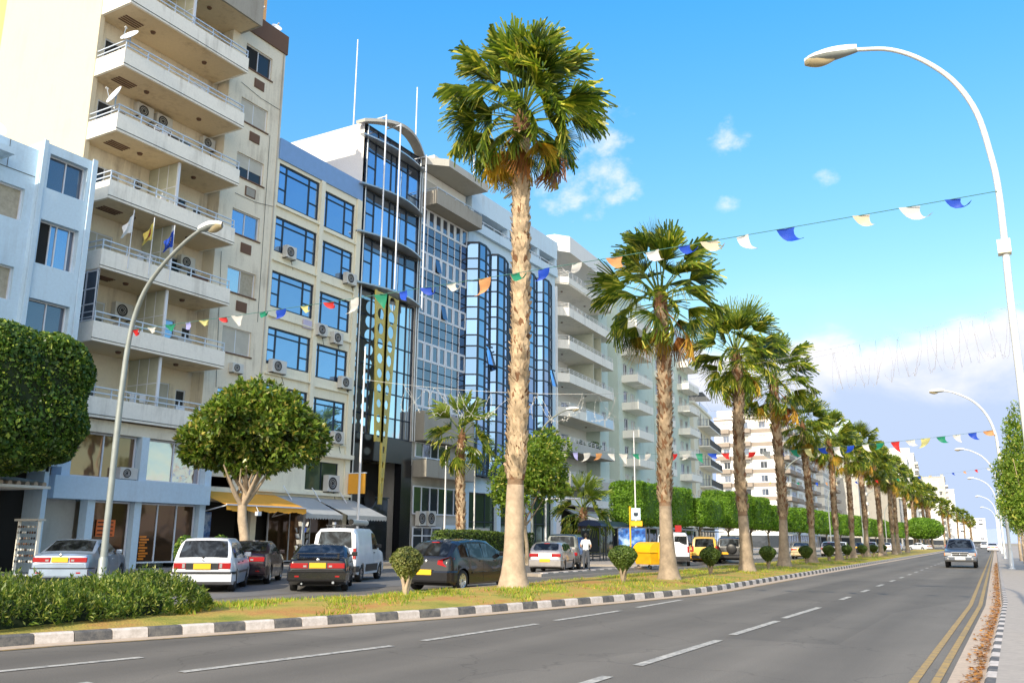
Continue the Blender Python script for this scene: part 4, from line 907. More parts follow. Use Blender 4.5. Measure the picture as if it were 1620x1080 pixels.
# ================================================================ 7 white block with long balconies
def b7():
    T = thing('apartment_block', 'white block with six long horizontal balconies right of the black bay windows', 'building', (-35.2, 69.9, 0))
    sk = -math.tan(R(3.2)); T.rotation_euler = (0, 0, R(3.2)); bpy.context.view_layer.update()
    L = 15.6
    def put(o): return o
    # built in local coordinates: x toward the street, y along it
    def loc(mb, nm, par=T): return mb.build(nm, par, world=False)
    H = []
    for k in range(7):
        z = 24.9-3.12*k
        H += [(1.2, 2.0, z+.2, z+2.3), (2.9, 5.0, z+.15, z+2.3), (6.3, 8.2, z+.15, z+2.3), (11.2, 12.2, z+1.0, z+2.2)]
    w = MB(); w.wallx(-1.9, 0, 12.9, 5, 28.6, [h for h in H if h[1] < 12.5], .2, 'white'); w.wallx(-.4, 12.9, L, 0, 29.4, [(13.6, 14.7, 24.9-3.12*k+.9, 24.9-3.12*k+2.2) for k in range(6)], .2, 'mint')
    w.quad((-14, L, 0), (-14, L, 29.4), (-.4, L, 29.4), (-.4, L, 0), 'mint'); w.quad((-14, 0, 0), (-.4, 0, 0), (-.4, 0, 28.6), (-14, 0, 28.6), 'white'); w.quad((-1.9, 12.9, 0), (-.4, 12.9, 0), (-.4, 12.9, 29.4), (-1.9, 12.9, 29.4), 'mint')
    w.quad((-14, 0, 28.6), (-.4, 0, 28.6), (-.4, L, 28.6), (-14, L, 28.6), 'concrete'); w.box(-.6, .35, 0, .25, 5, 24.5, 'white'); loc(w, 'wall')
    def win(x, a, b, c, d, nn, gl, nm='window'):
        f = MB(); f.box(x-.05, x+.03, a, a+.07, c, d, 'framew'); f.box(x-.05, x+.03, b-.07, b, c, d, 'framew'); f.box(x-.05, x+.03, a+.07, b-.07, d-.07, d, 'framew')
        for i in range(1, nn): yc = a+(b-a)*i/nn; f.box(x-.05, x+.03, yc-.03, yc+.03, c, d-.07, 'framew')
        o = loc(f, nm); loc(MB().quad((x-.02, a, c), (x-.02, b, c), (x-.02, b, d), (x-.02, a, d), gl), 'pane', o)
    for i, h in enumerate(H):
        if h[1] < 12.5: win(-2.0, *h, 2, ['glassd', 'glassd', 'curtain', 'glassd', 'glassg'][(i*3) % 5], 'balcony_door' if i % 4 else 'window')
    for k in range(6): win(-.5, 13.6, 14.7, 24.9-3.12*k+.9, 24.9-3.12*k+2.2, 2, 'glassg')
    for k in range(7):
        z = 24.9-3.12*k if k else 24.85
        m = MB(); poly = [(-1.88, 0.05), (.0, .05), (1.1, 1.1), (1.1, 13.0), (-1.88, 13.0)]
        m.prism([(a, b) for a, b in poly], z, z+.16, 'paint' if k < 5 else 'concrete')
        for (a, b) in (((0, .05), (1.1, 1.1)), ((1.1, 1.1), (1.1, 13.0)), ((1.1, 13.0), (-1.88, 13.0)), ((-1.8, .05), (0, .05))):
            d = Vector((b[0]-a[0], b[1]-a[1], 0)).normalized(); m.bar((a[0], a[1], z+.42), (b[0]-d.x*.0, b[1]-d.y*.0, z+.42), .11, 'paint' if k < 5 else 'ltconc', .84 if k != 0 else .6)
        o = loc(m, 'balcony'); r = MB()
        for q in ((.98, 1.12, 1.26) if k else (.72, .86, 1.0, 1.14, 1.3)):
            r.bar((0, .05, z+q), (1.1, 1.1, z+q), .035, 'railw'); r.bar((1.1, 1.1, z+q), (1.1, 13.0, z+q), .035, 'railw')
        for i in range(12): r.bar((1.1, 1.15+i*1.07, z+.7), (1.1, 1.15+i*1.07, z+1.27), .05, 'railw')
        loc(r, 'railing', o)
        for yy in (3, 9): loc(MB().lathe([(.001, z-.07), (.1, z-.07), (.12, z)], 'brown', 10, 'z', (-.4, yy, 0)), 'ceiling_lamp')
    r = MB(); r.prism([(-14, 0), (.2, 0), (1.25, 1.2), (1.25, 13.1), (-14, 13.1)], 28.0, 29.6, 'white'); loc(r, 'roof_canopy')
    for z in (15.6, 18.7):   # frosted partitions
        loc(MB().box(-1.9, .9, 10.1, 10.2, z+.2, z+2.9, 'partn').box(-1.85, .9, 7.9, 8.0, z+.2, z+2.9, 'partn'), 'partition')
    for (y, z, w_) in ((5.6, 9.8, 1.0), (5.4, 16.1, .9), (9.1, 22.2, .9)):
        m = MB().box(-1.88, -1.5, y, y+w_, z, z+.65, 'acbody'); o = loc(m, 'air_conditioner'); loc(MB().lathe([(.001, -1.49), (.24, -1.49), (.24, -1.5)], 'acfan', 14, 'x', (0, y+w_*.4, z+.32)), 'fan_grille', o)
    loc(MB().box(1.12, 1.2, 5.2, 9.8, 12.5, 13.5, 'bluewhite'), 'cloth_banner'); loc(MB().box(1.12, 1.18, 10.4, 12.6, 12.5, 13.4, 'bluewhite'), 'cloth_banner')
    g = MB(); g.box(-14, -1.4, 0.2, L, 0, 5, 'dark'); g.box(-1.9, .2, 0, L, 4.6, 5.3, 'white'); g.box(-.6, .2, 0, 1.2, 0, 4.6, 'white'); g.box(-.4, .1, 6, 6.8, 0, 4.6, 'white'); g.box(-.6, -.5, 6.9, L, .1, 4.6, simple('purple_shop_panel', (.16, .10, .16), .5)); g.box(-.55, -.4, 6.9, 10.5, .4, 3.6, simple('teal_shop_panel', (.03, .16, .13), .5)); loc(g, 'shop_front')
    a = MB(); a.quad((0, 2.2, 4.2), (0, 12, 4.2), (2.4, 12, 3.0), (2.4, 2.2, 3.0), 'ltconc'); a.quad((0, 12, 4.18), (0, 2.2, 4.18), (2.4, 2.2, 2.98), (2.4, 12, 2.98), 'ltconc'); a.bar((.05, 2.2, 4.25), (2.4, 2.2, 3.02), .12, 'raild'); loc(a, 'sloping_canopy')
    for (x, y, z) in ((.5, 6.6, 10.0), (.6, 9.2, 10.0)):
        pass
b7()
def potplant(x, y, z, r, lab):
    T = thing('potted_plant', lab, 'plant', (x, y, z)); MB().lathe([(.12, 0), (.2, .35)], 'terr', 12).build('pot', T, world=False)
    leafball(T, (0, 0, .35+r*.8), (r, r, r), 700, .13, 'leafdark', 'foliage')
# ================================================================ generic apartment blocks further down the street
def block(lab, x, y0, y1, z1, depth, mat, fl, z0=3.4, step=3.1, bands=None, bal=(), wins=(), side_w=(), rot=0., roof=None, rail=True, cat='building', name='apartment_block', bmat='paint', front_rail='railw', side_bal=(), gl=('glassg', 'glassd', 'curtain', 'shutter')):
    T = thing(name, lab, cat, (x, y0, 0), rot); L = y1-y0
    def loc(mb, nm, par=T): return mb.build(nm, par, world=False)
    H = []
    for k in range(fl):
        z = z0+k*step
        for (a, b, c, d) in wins: H.append((a, b, z+c, z+d))
    w = MB(); w.wallx(0, 0, L, 0, z1, H, .18, mat)
    SH = [(a, b, z0+k*step+c, z0+k*step+d) for k in range(fl) for (a, b, c, d) in side_w]
    # side facing the camera (-y) with openings
    xs = sorted({-depth, 0, *[h[0] for h in SH], *[h[1] for h in SH]}); zs = sorted({0, z1, *[h[2] for h in SH], *[h[3] for h in SH]})
    for a, b in zip(xs, xs[1:]):
        for c, d in zip(zs, zs[1:]):
            if not any(h[0] < (a+b)/2 < h[1] and h[2] < (c+d)/2 < h[3] for h in SH): w.quad((a, 0, c), (b, 0, c), (b, 0, d), (a, 0, d), mat)
    w.quad((0, L, 0), (-depth, L, 0), (-depth, L, z1), (0, L, z1), mat); w.quad((-depth, L, 0), (-depth, 0, 0), (-depth, 0, z1), (-depth, L, z1), mat); w.quad((-depth, 0, z1), (0, 0, z1), (0, L, z1), (-depth, L, z1), 'concrete')
    loc(w, 'wall')
    g0 = MB(); g0.box(.0, .06, .5, L-.5, .1, 2.75, 'glassd'); 
    for i in range(int(L/3)+1): g0.box(.05, .14, .4+i*3, .62+i*3, 0.05, 2.8, 'framew')
    g0.box(0, 1.5, .3, L-.3, 2.8, 2.92, 'awn_w'); g0.box(-depth+.3, -.3, -.05, .0, .1, 2.75, 'glassd'); loc(g0, 'shop_front')
    rnd = random.Random(sum(map(ord, lab)))
    for i, (a, b, c, d) in enumerate(H):
        g = gl[rnd.randrange(len(gl))]
        m = MB(); m.box(-.14, -.08, a, a+.07, c, d, 'framew'); m.box(-.14, -.08, b-.07, b, c, d, 'framew'); m.box(-.14, -.08, (a+b)/2-.03, (a+b)/2+.03, c, d, 'framew'); m.box(-.14, -.08, a+.07, b-.07, d-.07, d, 'framew')
        m.quad((-.12, a, c), (-.12, b, c), (-.12, b, d), (-.12, a, d), g); loc(m, 'window')
    for i, (a, b, c, d) in enumerate(SH):
        g = ('glassd', 'shutter', 'shutter', 'glassg')[rnd.randrange(4)]; m = MB(); m.quad((a, .15, c), (b, .15, c), (b, .15, d), (a, .15, d), g); m.box(a, b, .0, .15, d-.02, d+.02, 'framew'); m.box(a, a+.05, .1, .16, c, d, 'framew'); m.box((a+b)/2-.03, (a+b)/2+.03, .1, .145, c, d, 'framew'); m.box(b-.05, b, .02, .16, c, d, 'framew'); loc(m, 'window')
    for (a, b, pr) in bal:
        for k in range(fl):
            z = z0+k*step-.12; m = MB(); m.box(-.02, pr, a, b, z, z+.16, bmat)
            if rail == 'glassy':
                o = loc(m, 'balcony'); r = MB()
                for q in (.2, 1.1): r.box(pr-.05, pr-.01, a, b, z+q, z+q+.04, 'raild'); r.box(0, pr-.05, a, a+.04, z+q, z+q+.04, 'raild')
                nn = int((b-a)/.16)
                for i in range(nn+1): yy = a+(b-a-.03)*i/nn; r.box(pr-.04, pr-.02, yy, yy+.03, z+.2, z+1.1, 'raild')
                for i in range(int(pr/.2)): r.box(i*.2, i*.2+.03, a+.005, a+.03, z+.2, z+1.1, 'raild')
                loc(r, 'railing', o)
            else:
                m.box(pr-.1, pr, a, b, z+.16, z+.85, bmat); m.box(0, pr-.1, a, a+.1, z+.16, z+.85, bmat); m.box(0, pr-.1, b-.1, b, z+.16, z+.85, bmat); o = loc(m, 'balcony')
                r = MB()
                for q in (.95, 1.08): r.box(pr-.07, pr-.03, a+.03, b-.03, z+q, z+q+.035, front_rail); r.box(0, pr-.07, a+.03, a+.07, z+q, z+q+.035, front_rail)
                r.box(pr-.065, pr-.035, a+.035, a+.065, z+.85, z+1.11, front_rail); r.box(pr-.065, pr-.035, b-.065, b-.035, z+.85, z+1.11, front_rail); loc(r, 'railing', o)
    for (a, b, pr) in side_bal:
        for k in range(fl):
            z = z0+k*step-.12; m = MB(); m.box(a, b, -pr, 0, z, z+.95, bmat); loc(m, 'balcony')
    if bands:
        for k in range(fl+1): loc(MB().box(-depth-.0, .06, -.06, L, z0+k*step-.12, z0+k*step+.78, bands), 'band')
    r = MB(); r.box(-depth-.1, .25, -.25, L+.2, z1, z1+.35, mat)
    if roof: roof(r, L, z1, depth)
    loc(r, 'roof_slab'); return T
def pent(r, L, z1, depth):
    r.box(-depth+1, -1.5, 1.5, L-1.5, z1+.35, z1+2.9, 'white'); r.box(-depth*.6, -depth*.3, L*.4, L*.6, z1+2.9, z1+4.4, 'paint')
b8 = block('pale mint block with small square balconies between the long white balconies and the second palm', -36.6, 88.6, 101.5, 29.0, 14, 'mint', 8, 3.3, 3.1, bal=((1.2, 6.6, 1.9),), wins=((1.8, 3.2, .1, 2.2), (4.0, 5.6, .9, 2.2), (9.5, 10.6, .9, 2.2)), side_w=((-3, -2, .9, 2.1),), rot=R(3), roof=None)
b9 = block('pale block with stacked corner balconies right of the second palm trunk', -37.4, 102.0, 119.0, 27.0, 16, 'mint', 8, 3.3, 3.05, bal=((.6, 3.8, 1.6), (11.0, 16.6, 1.6)), wins=((1.0, 3.0, .1, 2.2), (5.5, 6.6, .9, 2.2), (8.5, 9.6, .9, 2.2), (11.8, 13.6, .1, 2.2), (14.6, 15.9, .1, 2.2)), rot=R(3.5), roof=lambda r, L, z1, d: (r.box(-6, -.2, 10.5, L-.3, z1+.35, z1+3.0, 'bluewhite'), r.box(-5.9, -.1, 10.4, L-.2, z1+2.9, z1+3.2, 'paint')))
b10 = block('cream block with dark railed balconies between the second and third palm', -39.0, 122.5, 140.5, 21.0, 16, 'cream2', 6, 3.4, 2.95, bal=((4.2, 17.4, 1.7),), wins=((5, 8.5, .1, 2.3), (10, 11.5, .1, 2.3), (13, 15.6, .1, 2.3)), rot=R(9), rail='glassy', roof=lambda r, L, z1, d: ([r.box(-7, .8, 5+i*1.0, 5.15+i*1.0, z1+2.2, z1+2.4, 'raild') for i in range(9)], r.box(-.4, -.3, 9, L-.3, z1+.35, z1+1.5, 'glassl'), r.box(-8, -5, 4, 16, z1+.35, z1+2.2, 'cream2')))
for k in range(6):
    z = 3.4+k*2.95+1.5; m = MB().box(.02, .38, 1.6, 2.7, z, z+.75, 'acbody'); o = m.build('air_conditioner', b10, world=False); MB().lathe([(.001, .40), (.28, .40), (.28, .38)], 'acfan', 14, 'x', (0, 2.0, z+.37)).build('fan_grille', o, world=False)
def r11(r, L, z1, d):
    r.box(-d+.5, -d+6, 1, 12, z1+.35, z1+2.2, 'paint')
    for i in range(5): r.lathe([(.001, z1+.4), (.7, z1+.4), (.7, z1+1.9), (.001, z1+2.1)], 'paint', 12, 'z', (-d+7+i*1.8, 1.2+i*.3, 0))
b11 = block('large white apartment block with grey brown bands behind the third and fourth palms', -43.5, 198, 246, 28.6, 14.5, 'white', 8, 4.4, 3.0, bands='band', bal=((2, 9, 1.5), (11, 18, 1.5), (28, 35, 1.5), (37, 45, 1.5)), wins=((2.5, 5, .9, 2.4), (5.6, 8.5, .9, 2.4), (11.5, 17.5, .9, 2.4), (20, 26, .9, 2.3), (29, 34.5, .9, 2.4), (38, 44, .9, 2.4)), side_w=((-12.6, -11.2, 1.0, 2.4), (-9.2, -6.8, 1.0, 2.4), (-4.5, -3, 1.0, 2.4)), side_bal=((-9.8, -6.2, 1.3), (-13.5, -11, 1.1)), rot=R(2), bmat='band', roof=r11)
b12 = block('pale curved block with window bands seen between the fifth and seventh palms', -44.0, 250, 292, 28.2, 14, 'paint', 8, 4.2, 3.0, bands='ltconc', wins=tuple((2+i*5, 5.6+i*5, .9, 2.4) for i in range(8)), bal=((30, 40, 1.4),), rot=R(5), bmat='band')
b13 = block('tall block with an outside steel stair behind the row of palms', -42, 298, 318, 33, 12, 'ltconc', 9, 4.2, 3.1, wins=((2, 5, .8, 2.3), (8, 12, .8, 2.3)), bal=((14, 19, 1.6),), rot=R(4))
b14 = block('dark high block standing at the far end behind the palm row', -38, 372, 392, 30, 12, 'concrete', 9, 3.4, 3.0, wins=((2, 8, .6, 2.4), (10, 18, .6, 2.4)), rot=R(4))
b15 = block('white far block beside the green dome shaped tree', -36.5, 400, 440, 36, 12, 'white', 10, 3.4, 3.1, wins=tuple((2+i*6, 6+i*6, .7, 2.3) for i in range(6)), bal=((1, 10, 1.5), (14, 24, 1.5)), rot=R(4), roof=pent, side_w=((-10, -7, .8, 2.3),))
b16 = block('pinkish far block with rooftop room above the second palm cluster', -38, 450, 500, 42, 16, 'white', 12, 3.4, 3.1, wins=tuple((2+i*6, 6+i*6, .7, 2.3) for i in range(8)), bal=((3, 16, 1.5), (20, 44, 1.5)), rot=R(4), roof=pent, side_w=((-12, -9, .8, 2.3), (-6, -3, .8, 2.3)))
b17 = block('long white far block with tiered balconies right of the second palm cluster', -33, 520, 575, 33, 14, 'white', 9, 3.4, 3.1, wins=tuple((2+i*6, 6+i*6, .7, 2.3) for i in range(8)), bal=((1, 26, 1.6), (28, 52, 1.6)), rot=R(4))
b18 = block('far block with dark glass strips near the vanishing end of the road', -34, 590, 640, 40, 14, 'ltconc', 11, 3.4, 3.1, wins=tuple((2+i*6, 6.5+i*6, .4, 2.5) for i in range(8)), bal=((1, 20, 1.6),), rot=R(3))
b19 = block('farthest pale block closing the street', -33, 660, 740, 36, 20, 'white', 10, 3.4, 3.1, wins=tuple((2+i*8, 7+i*8, .6, 2.4) for i in range(9)), rot=R(3), side_w=((-16, -12, .8, 2.3), (-9, -5, .8, 2.3)))
b20 = block('pale far tower behind the row of palms', -48, 330, 350, 44, 14, 'bluewhite', 13, 3.4, 3.1, wins=((2, 7, .7, 2.3), (10, 17, .7, 2.3)), rot=R(4), side_w=((-12, -9, .8, 2.3), (-6, -3, .8, 2.3)))
b21 = block('low far white houses closing the street beyond the cars', -22, 880, 900, 22, 26, 'white', 6, 3.4, 3.1, wins=((2, 8, .7, 2.3), (10, 18, .7, 2.3)), rot=R(4), side_w=tuple((-25+i*5, -22+i*5, .8, 2.3) for i in range(5)))
# ---------------------------------------------------------------- foliage
def rnd_basis(n, normals=None, jitter=1.):
    v = RS.normal(size=(n, 3)); 
    if normals is not None: v = normals+v*jitter
    v /= np.linalg.norm(v, axis=1, keepdims=True)
    t = RS.normal(size=(n, 3)); t -= (t*v).sum(1, keepdims=True)*v; t /= np.linalg.norm(t, axis=1, keepdims=True)
    return v, t, np.cross(v, t)
def leaves(P, size, Nrm=None, aspect=.55, jitter=1., sv=.35, droop=0.):
    n = len(P); v, t, b = rnd_basis(n, Nrm, jitter)
    if droop: t = t+np.array([0, 0, -droop]); t /= np.linalg.norm(t, axis=1, keepdims=True); b = np.cross(v, t)
    s = (size*(1+sv*RS.normal(size=n))).clip(size*.4, size*1.9)[:, None]; V = np.zeros((n, 4, 3))
    V[:, 0] = P-t*s*.5; V[:, 1] = P+b*s*.5*aspect+v*s*.08; V[:, 2] = P+t*s*.5; V[:, 3] = P-b*s*.5*aspect+v*s*.08
    return V.reshape(-1, 3)
def sphere_pts(n, shell=.75):
    d = RS.normal(size=(n, 3)); d /= np.linalg.norm(d, axis=1, keepdims=True); r = shell+(1-shell)*RS.rand(n)**.6
    return d, d*r[:, None]
def blobby(d, amp=.12, f=3.):
    s = np.zeros(len(d))
    for k in range(4):
        a = RS.normal(size=3)*f*(1+k*.6); s += np.sin(d@a+RS.rand()*6)/(1+k*.5)
    return 1+amp*s/2
def leafball(T, c, r, n, size, mat, name='crown', amp=.12, shell=.7, core='core', coref=.8, aspect=.55):
    d, p = sphere_pts(n, shell); P = p*blobby(d, amp)[:, None]*np.array(r)+np.array(c)
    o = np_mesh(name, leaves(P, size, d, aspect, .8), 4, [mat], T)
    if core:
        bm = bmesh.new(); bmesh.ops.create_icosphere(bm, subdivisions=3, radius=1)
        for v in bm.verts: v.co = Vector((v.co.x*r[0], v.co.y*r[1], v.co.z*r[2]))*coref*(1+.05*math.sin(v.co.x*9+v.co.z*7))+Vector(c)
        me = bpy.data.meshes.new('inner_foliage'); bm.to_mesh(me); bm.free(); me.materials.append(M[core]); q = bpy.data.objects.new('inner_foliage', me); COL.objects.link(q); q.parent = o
    return o
def boxcloud(hx, hy, hz, n, rnd=.35, amp=.04, shell=.12):
    """points and normals on a rounded box"""
    d = RS.normal(size=(n, 3)); d /= np.abs(d).max(1, keepdims=True); 
    u = RS.rand(n, 3)*2-1; ax = RS.choice(3, n, p=np.array([hy*hz, hx*hz, hx*hy])/(hy*hz+hx*hz+hx*hy)); sg = RS.choice([-1, 1], n); u[np.arange(n), ax] = sg
    H = np.array([hx, hy, hz]); q = u*H; inner = H-np.minimum(rnd, H*.9)*1.0; cl = np.clip(q, -inner, inner); off = q-cl; L = np.linalg.norm(off, axis=1, keepdims=True).clip(1e-6)
    nrm = off/L; P = cl+nrm*np.minimum(rnd, H.min()*.9)
    w = 0
    for k in range(4): a = RS.normal(size=3)*(1.2+k); w = w+np.sin(P@a+k)/(1+k)
    P = P+nrm*(amp*w[:, None])-nrm*(RS.rand(n, 1)*shell)
    return P, nrm
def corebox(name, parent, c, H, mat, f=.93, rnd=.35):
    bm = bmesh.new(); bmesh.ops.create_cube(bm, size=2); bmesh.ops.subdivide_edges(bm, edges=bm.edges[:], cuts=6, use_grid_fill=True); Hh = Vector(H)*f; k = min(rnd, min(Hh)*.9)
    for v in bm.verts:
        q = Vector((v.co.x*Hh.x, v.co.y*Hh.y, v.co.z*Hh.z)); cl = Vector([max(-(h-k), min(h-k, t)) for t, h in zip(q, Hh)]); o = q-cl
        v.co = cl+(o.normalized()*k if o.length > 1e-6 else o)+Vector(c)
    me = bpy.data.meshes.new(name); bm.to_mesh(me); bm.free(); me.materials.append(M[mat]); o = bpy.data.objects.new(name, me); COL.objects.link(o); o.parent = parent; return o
def branchy(T, base, top, r0, r1, spread, nb=6, mat='barkp', ztop=None, kink=.15, name='trunk'):
    mb = MB(); base = Vector(base); top = Vector(top); pts = []
    for i in range(7):
        t = i/6; p = base.lerp(top, t); p.x += kink*math.sin(t*5+.5)*t*(1-t*.4); p.y += kink*.8*math.sin(t*4+2)*t; pts.append(p)
    mb.tube(pts, [r0*1.35]+[r0+(r1-r0)*i/6 for i in range(1, 7)], mat, 10)
    for k in range(nb):
        a = 2*math.pi*k/nb+.5; d = Vector((math.cos(a), math.sin(a), 0)); s = pts[-1 if k % 2 else -2]
        q = [s, s+d*spread*.25+Vector((0, 0, spread*.3)), s+d*spread*.55+Vector((0, 0, spread*.75)), s+d*spread*.8+Vector((0, 0, spread*1.15))]
        mb.tube(q, [r1*.7, r1*.5, r1*.34, r1*.15], mat, 7)
        mb.tube([q[1], q[1]+Vector((d.y, -d.x, 0))*spread*.3+Vector((0, 0, spread*.4)), q[1]+Vector((d.y, -d.x, 0))*spread*.4+d*spread*.2+Vector((0, 0, spread*.9))], [r1*.4, r1*.25, r1*.1], mat, 6)
    return mb.build(name, T, world=False)
# ---------------------------------------------------------------- fan palms
def fan_leaf(seg, R0, rng, droop, fold=.35, spanA=150, tip=1.0):
    """one fan blade at origin, growing +x, lying in xy, up=+z. returns quads (k*4,3)"""
    out = []
    sp = R(spanA)
    for i in range(seg):
        t = (i+.5)/seg; a = (t-.5)*2*sp*.5*1.0
        L = R0*(.72+.28*math.cos(a*.9))*(1+rng.uniform(-.17, .14)); w = sp*R0*.58/seg*.62
        ca, sa = math.cos(a), math.sin(a); zf = (fold*R0*.12)*(1 if i % 2 else -1)
        pts = []
        for r in (0.02, .38, .66, 1.0):
            rr = L*r; dz = -droop*R0*(r**2.2)*(.55+.9*abs(a)/sp)-max(0, r-.62)*R0*tip*rng.uniform(-.1, .85)
            sh = 1-.22*tip*max(0, r-.62)
            pts.append((rr*sh*ca, rr*sh*sa, dz))
        ws = (.010, w*.60, w*.40, .002)
        for k in range(3):
            p, q = pts[k], pts[k+1]; a1, a2 = ws[k], ws[k+1]
            out += [(p[0]+sa*a1, p[1]-ca*a1, p[2]+zf*(.3+.7*(k > 0))), (q[0]+sa*a2, q[1]-ca*a2, q[2]+zf), (q[0]-sa*a2, q[1]+ca*a2, q[2]-zf*.3), (p[0]-sa*a1, p[1]+ca*a1, p[2]-zf*.3)]
    return np.array(out)
def palm_crown(seed, nf=46, size=1.55, pet=1.15, seg=34, dry=6, young=5):
    rng = random.Random(seed); Vs = []; MI = []; stems = MB()
    for i in range(nf):
        t = i/nf; az = i*2.39996+rng.uniform(-.25, .25); el = R(84-134*t**1.08+rng.uniform(-10, 10))       # from upright to hanging
        R0 = size*(.80+.30*math.sin(math.pi*min(1, t*1.15+.12)))*rng.uniform(.85, 1.12); pl = pet*(1.15+.1*math.sin(math.pi*t) if t < .35 else .75+.4*math.sin(math.pi*min(1, t+.1)))*rng.uniform(.85, 1.15)
        droop = .02+.24*max(0, t-.3)+rng.uniform(0, .10)
        mi = 0
        if t < young/nf: mi = 1
        if t > 1-dry/nf: mi = 2; 
        if t > 1-dry/nf*.4 and rng.random() < .6: mi = 3
        base = Vector((math.cos(az)*.12, math.sin(az)*.12, .55-1.0*t))
        d = Vector((math.cos(az)*math.cos(el), math.sin(az)*math.cos(el), math.sin(el)))
        mid = base+d*pl*.55+Vector((0, 0, -.05)); end = base+d*pl+Vector((0, 0, -.10-.12*t))
        stems.tube([base, mid, end], [.030, .022, .014], 'frondl' if mi < 2 else 'frondr', 5, False)
        el2 = el-R(4+20*t+rng.uniform(-6, 14)); dx = Vector((math.cos(az)*math.cos(el2), math.sin(az)*math.cos(el2), math.sin(el2)))
        side = Vector((-math.sin(az), math.cos(az), 0)); up = dx.cross(side); tw = rng.uniform(-1.15, 1.15)
        s2 = side*math.cos(tw)+up*math.sin(tw); u2 = dx.cross(s2)
        L = fan_leaf(seg, R0, rng, droop, spanA=rng.uniform(95, 140), tip=1.0 if t > .12 else .4)
        Mx = np.array([dx, s2, u2]); 
        P = L@Mx
        if t > .12: # gravity: bend the tips down in world space
            rr = np.linalg.norm(P, axis=1)/R0; P[:, 2] -= R0*.10*(rr.clip(0, 1.2)**3)*(.1+t)
        P += np.array(end); Vs.append(P); MI += [mi]*(len(P)//4)
    return np.concatenate(Vs), np.array(MI), stems
CROWNS = []
def make_palm(lab, x, y, h, zb=.2, rbase=.52, rmid=.30, rtop=.24, seed=1, group='fan palms along the median', detail=1, cs=1., skirt=True, lean=(0, 0), barkc=None, smooth_to=2.6, crown=None, old=None):
    """h = height of the crown heart above the ground"""
    T = thing('palm_tree', lab, 'palm tree', (x, y, zb), 0, group); rng = random.Random(seed)
    if old is not None:      # share meshes of an existing palm
        for ch in old.children:
            c = ch.copy(); COL.objects.link(c); c.parent = T
            for g in ch.children: d = g.copy(); COL.objects.link(d); d.parent = c
        T.rotation_euler = (0, 0, rng.uniform(0, 6.28)); T.scale = (1, 1, 1); return T
    mb = MB(); pts = []; rad = []; nz = 40
    def cx(t): return lean[0]*t*t+.05*math.sin(t*7+seed), lean[1]*t*t+.05*math.cos(t*6+seed)
    for i in range(nz+1):
        t = i/nz; z = h*t; a, b = cx(t); pts.append((a, b, z))
        r = rmid+(rtop-rmid)*t+(rbase-rmid)*math.exp(-z/.55)+.10*rmid*math.exp(-((z-smooth_to*.6)/1.2)**2); r *= 1+.012*math.sin(z*21); rad.append(r)
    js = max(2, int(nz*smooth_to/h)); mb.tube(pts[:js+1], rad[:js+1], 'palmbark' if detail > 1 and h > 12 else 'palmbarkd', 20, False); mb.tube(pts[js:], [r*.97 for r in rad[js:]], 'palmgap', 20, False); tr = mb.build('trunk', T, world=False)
    # persistent leaf bases: short tapering flaps in spirals, with split tips
    n = int((h-smooth_to-.1)/.085)*(11 if detail > 1 else 8); Q = []; mi = []
    for i in range(n):
        u = i/n; z = smooth_to+(h-smooth_to-.05)*u; t = z/h; a = i*2.39996; ax_, ay_ = cx(t); r = rmid+(rtop-rmid)*t+.0
        w = rng.uniform(.08, .15)*rmid/.30; L = rng.uniform(.16, .34)*(1 if detail > 1 else 1.1); o1 = rng.uniform(.03, .12) if h > 12 else rng.uniform(.05, .12); tilt = rng.choice((-1, 1))*rng.uniform(.2, .9)
        c, s = math.cos(a), math.sin(a); tx, ty = -s, c
        def P(du, rr, dz): return (ax_+c*rr+tx*du, ay_+s*rr+ty*du, z+dz)
        zl = L
        a0 = P(-w, r*.99, 0); a1 = P(w, r*.99, 0); a2 = P(w*.35+tilt*w, r+o1, zl*.75); a3 = P(-w*.35+tilt*w, r+o1*1.05, zl)
        b0 = P(-w*.8, r*.97, 0.02); 
        Q += [a0, a1, a2, a3, a3, a2, P(w*.5, r*.98, zl*.35), P(-w*.5, r*.98, zl*.45)]; k = 1 if (u > .95 or rng.random() < (.04+.10*u if h > 12 else .16+.25*u)) else 0; mi += [k, k]
    sc = np_mesh('leaf_base', np.array(Q), 4, ['palmbase' if h > 12 or h < 8 else 'palmbase2', 'palmbased'], T, np.array(mi)); sc['kind'] = 'stuff'
    Cv, Cm, stems = crown; 
    z0 = np.array([*cx(1), h])
    o = np_mesh('crown', Cv*cs+z0, 4, ['frond', 'frondl', 'frondy', 'frondr'], T, Cm)
    st = stems.build('stalks', o, world=False); st.location = Vector(z0); st.scale = (cs,)*3
    hb = MB(); hb.lathe([(rtop*1.0, h-.6), (rtop*1.25, h-.2), (rtop*1.0, h+.2), (.02, h+.6)], 'palmbased', 14, 'z', (*cx(1), 0)); hb.build('heart', T, world=False)
    return T
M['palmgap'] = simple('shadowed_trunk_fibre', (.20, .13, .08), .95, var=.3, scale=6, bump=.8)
C1 = palm_crown(3, 66, 1.30, 1.22, 48, 9, 7); C2 = palm_crown(8, 46, 1.25, 1.15, 34, 5, 5); C3 = palm_crown(15, 44, 1.25, 1.05, 32, 3, 7); CS = palm_crown(21, 24, 1.25, .95, 26, 1, 9)
p1 = make_palm('tallest fan palm, with yellow lower frond, before the blue bay windows', -12.45, 22.3, 14.35, .17, .47, .245, .20, 4, detail=2, cs=1.0, crown=C1, smooth_to=3.0, lean=(.15, .1))
p2 = make_palm('second palm of the median row, dark crown against the cream block', -10.6, 29.9, 10.0, .17, .44, .21, .18, 9, cs=1.0, crown=C2, detail=2)
